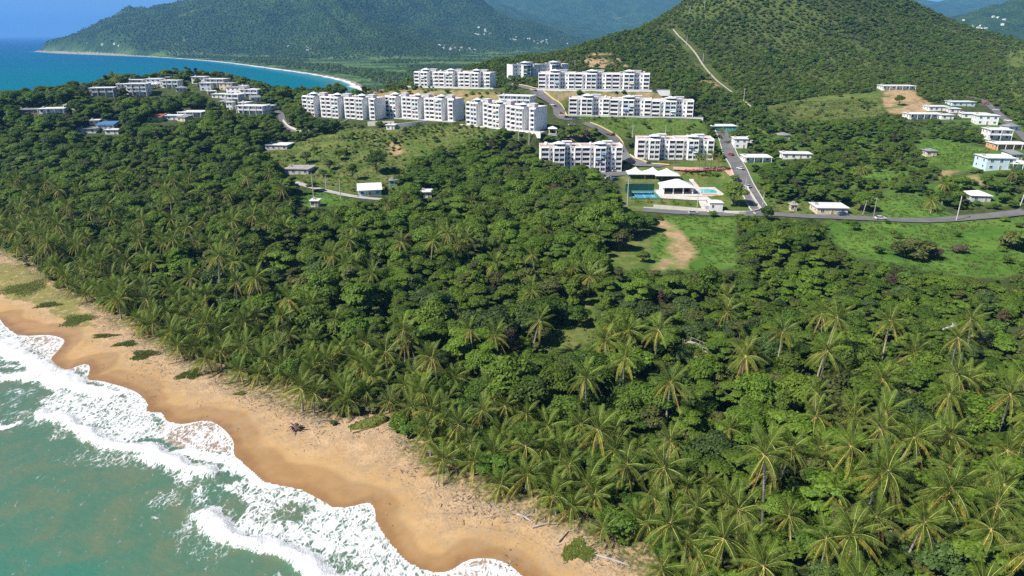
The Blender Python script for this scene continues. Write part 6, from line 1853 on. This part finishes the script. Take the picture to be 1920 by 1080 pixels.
PALMS.sort(key=lambda q: q[4])
near = [q for q in PALMS if -40 < q[5] < 1960 and q[6] < 1180][:288]
near_ids = {id(q) for q in near}
edge_row = sorted([q for q in near if q[7] < 6.5], key=lambda q: q[5])
row_no = {id(q): k for k, q in enumerate(edge_row)}
split_ids = {id(q) for q in near[:110]}
near.sort(key=lambda q: q[5])
_num = {}
def numbered(kind, zone):
    _num[kind, zone] = _num.get((kind, zone), -1) + 1
    return '%s %s, %s from left' % (kind, zone, nth(_num[kind, zone]))
for k, q in enumerate(near):
    if id(q) in row_no:
        lb, gr = '%s palm from the left in the front row along the sand' % nth(row_no[id(q)]), 'palms in the front row along the sand'
    elif q[7] < 22:
        zn = 'in the second belt, left part of the beach' if q[5] < 500 else 'in the second belt, beside the sandy bay' if q[5] < 900 else 'in the second belt, bottom right'
        lb, gr = numbered('palm', zn), 'palms in the belt behind the front row, ' + ('left' if q[5] < 500 else 'middle' if q[5] < 900 else 'right')
    else:
        zone = 'bottom right corner' if (q[5] > 1400 and q[6] > 850) else 'right of the beach' if q[5] > 900 else 'left wood' if q[5] < 450 else 'middle wood'
        lb, gr = numbered('palm', 'among broadleaf trees inland, ' + zone), 'palms inland, ' + zone
    r = random.random()
    plan = random.randrange(6)
    place_palm(q[0], q[1], q[2], q[3], plan, random.uniform(0, 6.28), lb, gr, id(q) in split_ids, random.uniform(0.68, 1.02), random.uniform(0.8, 1.2))
rest = [q for q in PALMS if id(q) not in near_ids]
scatter('palm_grove', PSTUFF, [(q[0], q[1], q[2] - 0.2, random.randrange(6), random.uniform(0.72, 1.0)) for q in rest], 'mass of coconut palms farther back in the coastal wood', 'palms')

# named trees that stand by themselves: foot pixel, kind, size, label
SOLO = [(662, 337, 't8', 0.85, 'round dark tree standing alone on mown grass behind the light blue house'), (706, 325, 't2', 1.25, 'large dark spreading tree on the grassy slope'), (852, 330, 't9', 1.15, 'dark tree at the foot of the grassy slope, near the middle'),
        (618, 318, 't7', 0.8, 'small round bush tree on the grassy slope right of the ruin'), (660, 262, 't0', 0.6, 'small tree below the first block on the slope'), (575, 306, 't7', 0.95, 'grey leafless-looking tree above the ruin'),
        (760, 250, 't6', 0.5, 'small bush on the slope below the second block'), (880, 275, 't9', 0.55, 'dark round bush on the slope below the block with grey end'), (636, 300, 't5', 0.75, 'bright green tree in the middle of the slope'),
        (1375, 386, 't1', 1.15, 'broad green tree inside the club beside the pool'), (1378, 342, 't0', 0.5, 'round hedge tree beside the dark parked car'), (1436, 414, 't9', 0.75, 'dark tree at the street corner below the coast road'),
        (1600, 432, 't9', 0.5, 'dark round bush standing alone below the coast road'), (1712, 486, 's3', 2.6, 'wide brownish thicket in the middle of the right field'), (1690, 482, 's3', 2.0, 'left end of the brownish thicket in the right field'), (1745, 484, 's4', 2.0, 'right end of the brownish thicket in the right field'), (1798, 474, 's4', 1.4, 'small brownish bush right of the thicket'),
        (1900, 466, 's3', 2.4, 'brownish bush at the right edge of the field'), (1615, 396, 't1', 0.9, 'large dense green tree right of the abandoned cream house'), (1570, 385, 't3', 1.05, 'brown-green spreading tree behind the abandoned cream house'), (1086, 180, 't0', 0.55, 'round tree on the brown slope between two blocks'),
        (1685, 198, 't2', 0.75, 'dark tree on the bare soil mound'), (1160, 470, 't7', 1.25, 'brown-green rounded tree left of the dirt track'), (1205, 492, 't5', 0.6, 'small yellow-green tree beside the dirt track'), (930, 648, 't6', 1.5, 'huge blue-green domed tree in the middle of the wood'), (985, 640, 't6', 1.3, 'right shoulder of the huge domed tree'), (885, 640, 't6', 1.2, 'left shoulder of the huge domed tree'),
        (590, 287, 't0', 0.5, 'small green tree on the upper left of the grassy slope'), (700, 266, 't9', 0.45, 'small dark tree under the retaining wall'), (738, 270, 't2', 0.5, 'dark tree left of the bare soil scar'), (872, 303, 't1', 0.8, 'broad tree on the right shoulder of the grassy slope'), (912, 268, 't9', 0.5, 'dark bush tree below the wide grey end wall'), (815, 266, 't7', 0.55, 'olive bush tree near the top of the grassy slope'), (645, 292, 't0', 0.5, 'small round tree left of the large spreading one'), (606, 332, 't6', 0.6, 'blue-green tree between the ruin and the lane'), (548, 303, 't7', 0.55, 'olive tree left above the ruin'), (790, 318, 't1', 0.9, 'broad tree right of the large spreading one'), (770, 345, 't5', 0.7, 'light green tree near the bright green shed'),
        (1085, 612, 't2', 0.7, 'small dark tree beside the shaded clearing'), (1440, 700, 't6', 1.05, 'grey-green dome in the right scrub'), (1165, 640, 't1', 1.05, 'bright green tree right of the shaded clearing'), (372, 162, 't9', 0.75, 'dark round tree at the crest of the headland'), (335, 158, 't9', 0.65, 'dark tree between the crest houses'), (305, 154, 't2', 0.6, 'dark tree behind the crest houses'),
        (1455, 480, 't3', 1.1, 'layered dark tree between the two fields'), (1420, 462, 't3', 1.0, 'layered tree at the left of the clump between the fields'), (1500, 478, 't3', 1.15, 'layered dark tree at the right of the clump between the fields'), (1400, 440, 't5', 0.8, 'yellow-green tree at the top of the clump between the fields'), (1535, 490, 't4', 0.9, 'rightmost tree of the clump between the fields')]
for px, py, kd, s_, lb in SOLO:
    p = hit(px, py)
    root = empty('broadleaf_tree', (p[0], p[1], p[2] - 0.1), random.uniform(0, 6.28)); root.scale = (s_, s_, s_ * random.uniform(0.92, 1.05))
    tag(root, lb, 'tree', 'trees one can tell apart')
    link('trunk', TREES[kd if kd in TREES else 't7'][1], root, None, None, 1.0 if kd in TREES else 0.22); link('crown', TREES[kd][0] if kd in TREES else SHRUB[kd], root)

BROAD.sort(key=lambda q: q[5] / q[3])
nb = [q for q in BROAD if -20 < q[6] < 1940 and q[7] < 1180][:260]
nb_ids = {id(q) for q in nb}
nb.sort(key=lambda q: q[6])
KN = dict(ta='thin olive tree', tb='half dead brown tree', tc='very large dark tree', td='narrow light green tree', t0='rounded mid-green tree', t1='broad mid-green tree', t2='rounded dark green tree', t3='layered dark green tree', t4='layered mid-green tree', t5='bright yellow-green tree', t6='blue-green tree', t7='olive tree', t8='tall narrow green tree', t9='dense dark tree')
for q in nb:
    zone = 'near the bottom right corner' if (q[6] > 1300 and q[7] > 800) else 'in the right scrub' if q[6] > 1300 else 'right of the sandy bay' if q[6] > 900 else 'in the wood behind the left beach' if q[6] < 450 else 'in the wood above the sandy bay'
    root = empty('broadleaf_tree', (q[0], q[1], q[2] - 0.1), random.uniform(0, 6.28)); s_ = q[3]; root.scale = (s_, s_, s_ * random.uniform(0.8, 1.2))
    tag(root, numbered(KN[q[4]], zone), 'tree', KN[q[4]] + 's ' + zone)
    link('trunk', TREES[q[4]][1], root); link('crown', TREES[q[4]][0], root)
ks = list(TREES)
scatter('broadleaf_wood', [TREES[k][0] for k in ks], [(q[0], q[1], q[2] - 0.2, ks.index(q[4]), q[3]) for q in BROAD if id(q) not in nb_ids], 'broadleaf wood filling the coastal plain up to the houses', 'wood')

# undergrowth, garden shrubs and low scrub on the slopes
sk = list(SHRUB)
x, y = jitter_grid(-330, 330, 45, 600, 3.2)
z = H(x, y); u, v, dep = project(x, y, z); vs = veg_s(x, y)
ok = in_view(u, v, dep, 40) & (z > 1.4) & (vs > 1.0)
op = polys_mask(u, v, [HILLGRASS, GAP, MEADOW, SLOPE_F, GARDEN3, SLOPE_D, SLOPE_E, VERGE])
rr1 = RNG.random(x.shape); fb = fbm(x / 18, y / 18, 3, 97)
take = (op & (rr1 < np.where(in_poly(u, v, HILLGRASS), 0.12 + 0.8 * smoothstep(0.5, 0.62, fb), 0.08)))
take |= polys_mask(u, v, [FIELD_R]) & (rr1 < 0.05)
take |= (vs < 16) & (vs > 1.5) & (rr1 < 0.7) & (z < 5)
take |= polys_mask(u, v, [LOWSCRUB]) & (rr1 < 0.6)
take |= (dep < 260) & (vs > 10) & ~polys_mask(u, v, SOILGRASS) & (rr1 < 0.62)
take |= (u > 1330) & (dep > 265) & (dep < 560) & ~polys_mask(u, v, SOILGRASS) & (rr1 < 0.38)
take |= (u < 640) & (dep > 380) & (dep < 560) & ~polys_mask(u, v, SOILGRASS) & (rr1 < 0.5)
ok &= take & foot_free(x, y, 0.3)
x, y, z, u, v = [q[ok] for q in (x, y, z, u, v)]
hs = 0.35 + 0.6 * RNG.random(x.shape)
hs = np.where((z < 6) & (v > 520), hs * 1.45, hs)
keep = shows_ok(x, y, z, 2.2 * hs, 1.8 * hs) | polys_mask(u, v, [HILLGRASS, MEADOW, SLOPE_F, SLOPE_E, SLOPE_D, FIELD_R])
hg = in_poly(u, v, HILLGRASS)
pts = [(a, b, c - 0.1, int(RNG.choice([2, 3, 2, 3, 0])) if g_ else int(RNG.choice([0, 0, 1, 1, 2, 3])), s_ * (0.6 if g_ else 1.0)) for a, b, c, s_, kp, g_ in zip(x, y, z, hs, keep, hg) if kp]
pts += [(a, b, c - 0.1, int(RNG.choice([0, 1, 2, 3])), s_) for a, b, c, s_ in SHR]
scatter('undergrowth', [SHRUB[k] for k in sk], pts, 'low shrubs and undergrowth between trees, houses and on the slopes', 'shrubs')

# meadow grass: tufts over the open fields and slopes
def tuft_mesh(seed, mat):
    r = random.Random(seed); V, F = [], []
    for i in range(22):
        a_ = r.uniform(0, 6.28); q_ = r.uniform(0, 0.5); h_ = r.uniform(0.18, 0.55); l_ = r.uniform(0.05, 0.35); b_ = r.uniform(0, 6.28)
        x_, y_ = q_ * math.cos(a_), q_ * math.sin(a_); k = len(V)
        V += [(x_ - 0.06 * math.sin(b_), y_ + 0.06 * math.cos(b_), 0), (x_ + 0.06 * math.sin(b_), y_ - 0.06 * math.cos(b_), 0), (x_ + l_ * math.cos(b_), y_ + l_ * math.sin(b_), h_)]
        F.append((k, k + 1, k + 2))
    return quads_mesh('tuft', V, F, [mat], [0] * len(F))
TUFT = [tuft_mesh(1, M['tuft']), tuft_mesh(2, M['tuft']), tuft_mesh(3, M['tuft_dry']), tuft_mesh(4, M['tuft_dry'])]
x, y = jitter_grid(-190, 330, 150, 520, 1.25)
z = H(x, y); u, v, dep = project(x, y, z)
gg = polys_mask(u, v, [FIELD_R, FIELD_L, GARDEN1, GARDEN2, GARDEN3, HILLGRASS2, SLOPE_F], 10, x, y); gd = polys_mask(u, v, [HILLGRASS, CLEARING, MEADOW, VERGE], 10, x, y)
fb = fbm(x / 8, y / 8, 3, 111)
ok = (gg | gd) & (RNG.random(x.shape) < np.clip(0.2 + 1.6 * (fb - 0.35), 0.05, 0.9)) & ~polys_mask(u, v, SOIL_POLYS, 6, x, y)
x, y, z, gd = [q[ok] for q in (x, y, z, gd)]
ok = foot_free(x, y, -0.6)
scatter('meadow_grass', TUFT, [(a, b, c - 0.03, int(RNG.choice([2, 3, 3, 0] if d_ else [0, 1, 0, 1, 2])), 0.7 + 1.1 * RNG.random()) for a, b, c, d_ in zip(x[ok], y[ok], z[ok], gd[ok])], 'rough grass over the open fields and slopes', 'grass')

# scrub over the hill
x, y = jitter_grid(-330, 660, 430, 1000, 3.0)
z = H(x, y); u, v, dep = project(x, y, z)
hz_ = ((z > 33) & (u > 640)) | ((z > 20) & (u > 1300)) | (dep > 560)
gx = H(x + 4, y) - H(x - 4, y); gy = H(x, y + 4) - H(x, y - 4)
ok = in_view(u, v, dep, 60) & hz_ & (z > 1.5) & (~polys_mask(u, v, SOILGRASS) | (polys_mask(u, v, [SCARP, SCARP2, MEADOW_R, SOIL_A]) & (RNG.random(x.shape) < 0.28))) & (gy > -4.5)
ok &= foot_free(x, y, 1.2)
fb = fbm(x / 45, y / 45, 3, 98)
ok &= RNG.random(x.shape) < np.where((u > 1230) & (z > 34), 0.72 + 0.9 * (0.5 - fb), 0.9)
x, y, z, fb = [q[ok] for q in (x, y, z, fb)]
hs = 0.34 + 0.72 * RNG.random(x.shape) ** 2.0
kp = shows_ok(x, y, z, 4.0 * hs, 2.6 * hs)
pts = []
for a, b, c, s_, f_, k_ in zip(x, y, z, hs, fb, kp):
    if not k_: continue
    f_ += RNG.normal(0, 0.08)
    kd = RNG.choice([1, 4, 0, 0, 2]) if f_ < 0.42 else RNG.choice([0, 2, 2, 5, 3]) if f_ < 0.55 else RNG.choice([2, 3, 5, 3])
    pts.append((a, b, c - 0.15, int(kd), s_))
scatter('hillside_scrub', [HILL[k] for k in HILL], pts, 'dense scrub covering the conical hill and the slopes around the blocks', 'scrub')

# far woods on the coast strip and the mountain over the bay
x, y = jitter_grid(-2600, 1500, 1050, 4600, 13.0)
z = far_h(x, y); s = polyline_dist(x, y, BAY)[0]
u, v, dep = project(x, y, z + 6)
fb = fbm(x / 170, y / 90, 3, 99)
hillm = z > 9
ok = in_view(u, v, dep, 40) & (s > 35) & (hillm | ((fb > 0.57) & (z > 1.5)) | (s < 130)) & (RNG.random(x.shape) < np.where(dep > 3000, 0.55, 0.95))
ok &= ~((y < GY1) & (x < GX1))
pts = [(a, b, c - 0.5, int(RNG.integers(0, 4)), 0.35 + 0.45 * RNG.random()) for a, b, c in zip(x[ok], y[ok], z[ok])]
scatter('far_forest', [FARC[k] for k in FARC], pts, 'far-off forest on the coast strip and mountain across the bay', 'forest')
print('COUNTS palms', len(PALMS), 'broad', len(BROAD), 'far', len(pts))

# club planting
for k, (px, py) in enumerate([(1192, 379), (1216, 380), (1241, 381), (1265, 383), (1288, 384)]):
    p = hit(px, py)
    place_palm(p[0], p[1], p[2], 0, k % 6, k * 1.3, '%s of the five small palms along the club front wall, from the left' % nth(k), 'small palms along the club wall', False, 0.42, 0.6)
for k, (px, py) in enumerate([(1322, 318), (1332, 317), (1312, 320), (1343, 322), (1349, 270)]):
    p = hit(px, py)
    place_palm(p[0], p[1], p[2], 3, k % 6, k * 1.7, '%s tall garden palm from the left beside the marquee block' % nth([1, 2, 0, 3, 4][k]), 'garden palms beside the marquee block', False, 0.7, 1.25)
BEDS = [(1255, 306, 5.0, 1.6, 'leaf_yellow', 'bed of yellow flowering shrubs before the marquee block'), (1301, 320, 8.5, 3.0, 'leaf_red', 'left bed of red and orange flowering shrubs in the club garden'), (1352, 318, 4.5, 2.2, 'leaf_red', 'right bed of red flowering shrubs near the street'), (1332, 328, 5.0, 1.2, 'leaf_light', 'bright green hedge in the club garden'), (1222, 306, 3.0, 1.5, 'leaf_mid', 'green hedge at the left corner of the marquee block'), (1140, 252, 4.0, 1.6, 'leaf_yellow', 'yellow flowering bank beside the lower estate road')]
for px, py, a_, b_, mt, lb in BEDS:
    p = hit(px, py)
    r = random.Random(px)
    lobs = [(r.uniform(-a_, a_), r.uniform(-b_, b_), 0.3, 0.9, 0.8, 0.7) for _ in range(26)]
    o = link('flower_bed', crown_mesh('flower_bed', px, lobs, 1500, 0.17, M[mt], 0.8, 0.3), None, tuple(p)); tag(o, lb, 'shrubs', 'planting beds of the club')

# ------------------------------------------------------------------ things on the beach
def mat_patch(px, py, wpx, hpx, label, n=1800, hgt=0.22):
    p = hit(px, py); dep = project(*p)[2]
    a_ = wpx / 2 / FPX * dep; b_ = hpx / 2 / FPX * dep / 0.45
    r = np.random.default_rng(int(px))
    k = np.sqrt(r.random(n)) * (0.65 + 0.55 * r.random(n)); th = r.random(n) * 6.283
    wob = 0.8 + 0.2 * np.sin(th * 3 + px) + 0.12 * np.sin(th * 5 + 1)
    X = k * wob * a_ * np.cos(th); Y = k * wob * b_ * np.sin(th)
    Z = H(p[0] + X, p[1] + Y) - p[2] + hgt * r.random(n) * (1.1 - np.minimum(k, 1)) + 0.06
    V = []; F = []
    for i in range(n):
        s = 0.10 + 0.14 * r.random(); t_ = r.random() * 6.28
        dx, dy = math.cos(t_) * s, math.sin(t_) * s
        tz = r.normal(0, 0.08)
        q = len(V)
        V += [(X[i] - dx, Y[i] - dy, Z[i] - tz), (X[i] + dy * 0.7, Y[i] - dx * 0.7, Z[i] + 0.04), (X[i] + dx, Y[i] + dy, Z[i] + tz + 0.05), (X[i] - dy * 0.7, Y[i] + dx * 0.7, Z[i] + 0.02)]
        F.append((q, q + 1, q + 2, q + 3))
    o = link('beach_plant', quads_mesh('beach_plant', V, F, [M['beachgrass']], [0] * n), None, tuple(p))
    tag(o, label, 'plant', 'creeping plants on the sand')
for a in [(48, 540, 96, 40, 'large green mat of creeping plants at the far left of the beach', 4200), (145, 600, 66, 28, 'green mat right of the large one at the far left', 2600), (196, 630, 52, 9, 'thin strip of creeping plants left of the oval mat', 1400), (236, 645, 50, 12, 'faded mat above the oval mat', 1300), (271, 665, 56, 20, 'oval dense green mat on the open sand', 2400), (355, 703, 50, 18, 'green mat below the purple dead bush', 2200), (450, 738, 24, 7, 'smallest green tuft on the bare sand', 500), (1084, 1033, 66, 26, 'green mat beside the bleached log at the bottom', 2600), (90, 572, 50, 14, 'narrow green mat between the two large ones', 1400)]:
    mat_patch(*a)
# grass-topped sand bank with an undercut edge
p0 = hit(655, 806); p1 = hit(722, 786)
d = (p1 - p0)[:2]; Lb = float(np.linalg.norm(d)); root = empty('sand_bank', tuple(p0), math.atan2(d[1], d[0])); tag(root, 'long grass-topped sand bank with dark undercut end under the palms', 'sand bank')
q = MB(); n = 9
sec = lambda t_: [(Lb * t_, (math.cos(a_) * 1.9) * (0.35 + 0.65 * math.sin(math.pi * min(0.97, 0.08 + t_ * 0.75))), max(-0.4, math.sin(a_) * 1.35 * (0.4 + 0.8 * t_))) for a_ in np.linspace(-0.25, math.pi + 0.25, 9)]
rows = [sec(t_ / n) for t_ in range(n + 1)]
for a_, b_ in zip(rows, rows[1:]):
    for i in range(8): q.face([a_[i], a_[i + 1], b_[i + 1], b_[i]], M['bank'])
link('grass_top', q.mesh('grass_top', True), root)
r = np.random.default_rng(5); V = []; F = []
for i in range(240):
    t_ = r.random(); row = sec(t_); j = r.integers(0, 8); f = r.random()
    c = np.array(row[j]) * (1 - f) + np.array(row[j + 1]) * f; s = 0.12 + 0.14 * r.random(); an = r.random() * 6.28
    k = len(V); V += [(c[0] - s * math.cos(an), c[1] - s * math.sin(an), c[2]), (c[0] + s * math.cos(an), c[1] + s * math.sin(an), c[2]), (c[0] + r.normal(0, .08), c[1] + r.normal(0, .08), c[2] + 0.22 + 0.15 * r.random())]
    F.append((k, k + 1, k + 2))
link('grass_blades', quads_mesh('grass_blades', V, F, [M['beachgrass']], [0] * len(F)), root)['kind'] = 'stuff'
q = MB(); q.box(0.2, Lb * 0.98, -1.75, -0.9, -0.5, 0.35, M['banksand']); link('sand_cut', q.mesh('sand_cut'), root)
for px, py, sz_, lb in [(640, 776, 0.9, 'grey-green bush at the back of the sandy bay, left'), (668, 774, 1.0, 'grey-green bush at the back of the sandy bay, middle'), (700, 772, 0.8, 'grey-green bush at the back of the sandy bay, right'), (626, 796, 0.35, 'small yellow-green tuft left of the sand bank')]:
    p = hit(px, py); o = link('bush', SHRUB['s3'], None, (p[0], p[1], p[2] - 0.1), None, sz_); tag(o, lb, 'bush', 'bushes behind the sandy bay')
# uprooted stump
root, p = thing_at('driftwood_stump', 555, 806, 'dark uprooted stump with spreading roots on the open sand', 'driftwood')
r = random.Random(4)
q = MB(); q.tube([(0, 0, -0.3), (0.1, 0, 0.7), (0.2, 0.1, 1.5)], [0.75, 0.6, 0.35], 9, M['darkwood']); link('stump', q.mesh('stump'), root)
for k in range(16):
    a_ = r.uniform(0, 6.28); L_ = r.uniform(1.0, 2.3); up = r.uniform(-0.1, 1.6)
    q = MB(); q.tube([(0.2 * math.cos(a_), 0.2 * math.sin(a_), 0.5), (L_ * 0.55 * math.cos(a_), L_ * 0.55 * math.sin(a_), 0.6 + up * 0.5), (L_ * math.cos(a_ + 0.25), L_ * math.sin(a_ + 0.25), max(0.05, 0.3 + up * 0.8))], [0.2, 0.12, 0.03], 5, M['darkwood']); link('root', q.mesh('root'), root)
# logs and branches
def log(px, py, L_, rz, mat, label, rad_=0.2, branches=2, lift=0.1):
    p = hit(px, py); root = empty('driftwood', (p[0], p[1], p[2] + lift), rz); tag(root, label, 'driftwood', 'driftwood on the sand')
    r = random.Random(int(px * 3 + py))
    q = MB(); q.tube([(-L_ / 2, 0, 0), (0, r.uniform(-.2, .2), 0.12), (L_ / 2, r.uniform(-.3, .3), 0.05)], [rad_, rad_ * 0.85, rad_ * 0.35], 7, M[mat]); link('stem', q.mesh('stem'), root)
    for k in range(branches):
        x0 = r.uniform(-L_ * 0.3, L_ * 0.35); s = r.choice((-1, 1))
        q = MB(); q.tube([(x0, 0, 0.05), (x0 + 0.5, s * 0.5, 0.35), (x0 + 1.1, s * 0.9, 0.5)], [rad_ * 0.5, rad_ * 0.35, 0.03], 5, M[mat]); link('branch', q.mesh('branch'), root)
log(1150, 1052, 5.2, -0.45, 'greywood', 'bleached log lying at the forest edge near the bottom')
log(1020, 985, 4.0, 0.3, 'greywood', 'grey dead branch under the front palms, right of the bay')
log(985, 972, 3.4, -0.6, 'greywood', 'dead grey trunk below the front palms')
log(840, 905, 2.2, 0.4, 'darkwood', 'short dark stick on the sand below the palm cluster', 0.1)
log(620, 790, 3.6, -0.1, 'darkwood', 'dark branch at the edge of the palm shade', 0.14)
log(436, 718, 3.4, 0.35, 'darkwood', 'dark fallen branch at the sand edge right of the grass mats', 0.14)
log(340, 672, 4.0, 0.2, 'greywood', 'pale fallen frond stalk at the sand edge', 0.12)
log(700, 770, 3.0, 0.6, 'darkwood', 'dark log in front of the hollow above the sand bank', 0.2)
log(1062, 1002, 4.5, 0.9, 'greywood', 'bleached branch leaning on the debris near the bottom', 0.13)
log(1772, 655, 6.0, 0.5, 'whitewood', 'bare white branch sticking out of the right scrub', 0.16, 3, 6.0)
# purple-grey dead bush
root, p = thing_at('dead_bush', 386, 700, 'purple-grey leafless bush beside the green mat', 'bush')
for k in range(26):
    a_ = random.uniform(0, 6.28); e_ = random.uniform(0.4, 1.4); L_ = random.uniform(0.8, 1.5)
    q = MB(); q.tube([(0, 0, 0), (L_ * 0.5 * math.cos(a_) * math.cos(e_), L_ * 0.5 * math.sin(a_) * math.cos(e_), L_ * 0.5), (L_ * math.cos(a_) * math.cos(e_), L_ * math.sin(a_) * math.cos(e_), L_ * math.sin(e_))], [0.05, 0.035, 0.015], 4, M['greywood'], False); link('twig', q.mesh('twig'), root)
# wrack and dead fronds strewn along the forest edge: uncountable
V = []; F = []; r = np.random.default_rng(12); mi = []
VA = np.array(VEG)
cand = [i for i in range(len(VA) - 1) if -190 < VA[i][0] < 60 and VA[i][1] < 260]
for i in range(6500):
    j = cand[r.integers(0, len(cand))]; f = r.random(); c = VA[j] * (1 - f) + VA[j + 1] * f
    d_ = VA[j + 1] - VA[j]; d_ = d_ / np.linalg.norm(d_); nr = np.array([d_[1], -d_[0]])
    far_ = r.random() < 0.45; o_ = r.uniform(1, 13) if far_ else abs(r.normal(0, 3.2)) - 2.0
    c = c + nr * o_
    if fbm(c[0] / 5, c[1] / 5, 2, 15) < (0.56 if far_ else 0.42): continue
    z_ = float(terrain(c[0], c[1])) + 0.07; an = r.random() * 3.14; L_ = 0.05 + (0.12 * r.random() if far_ else 0.6 * r.random() ** 3); w_ = 0.03 + 0.05 * r.random()
    a_ = np.array([math.cos(an), math.sin(an)]); b_ = np.array([-a_[1], a_[0]]) * w_
    k = len(V); h_ = 0.04 + 0.25 * r.random() ** 3
    V += [(*(c - a_ * L_ - b_), z_), (*(c - a_ * L_ + b_), z_ + 0.03), (*(c + a_ * L_ + b_), z_ + h_), (*(c + a_ * L_ - b_), z_ + h_ - 0.02)]
    F.append((k, k + 1, k + 2, k + 3)); mi.append(int(r.random() < 0.4))
tag(link('beach_wrack', quads_mesh('beach_wrack', V, F, [M['darkwood'], M['greywood']], mi)), 'twigs, dead frond pieces and wrack strewn along the forest edge', 'debris', kind='stuff')
# boardwalk in the wood
root, p = thing_at('boardwalk', 1312, 676, 'short grey wooden boardwalk showing through the wood', 'boardwalk', -0.9)
for k in range(9):
    if 'plank' not in _cache:
        qq = MB(); qq.box(-0.42, 0.42, -1.2, 1.2, -0.05, 0.05, M['greywood']); _cache['plank'] = qq.mesh('plank')
    link('plank', _cache['plank'], root, ((k - 4) * 0.9, 0, 3.4))
for sy_ in (-1.25, 1.25):
    q = MB(); q.tube([(-4, sy_, 4.3), (4, sy_, 4.3)], [0.05, 0.05], 5, M['greywood']); link('handrail', q.mesh('handrail'), root)
    for k in range(4):
        q = MB(); q.tube([(-4 + k * 2.66, sy_, -0.5), (-4 + k * 2.66, sy_, 4.35)], [0.09, 0.07], 5, M['greywood']); link('post', q.mesh('post'), root)

# ------------------------------------------------------------------ air
hz = MB()
m = NT('pale_haze')
pv = m.n('ShaderNodeVolumePrincipled')
pv.inputs['Color'].default_value = (0.20, 0.52, 1.0, 1)
pv.inputs['Density'].default_value = 8.5e-5
pv.inputs['Anisotropy'].default_value = 0.0
m.l(pv.outputs[0], m.out.inputs['Volume'])
hz.box(-36000, 9000, -3500, 34000, -9.5, 800, m.m)
tag(link('haze', hz.mesh('haze')), 'thin pale blue haze over the bay and the mountains', 'haze', kind='stuff')
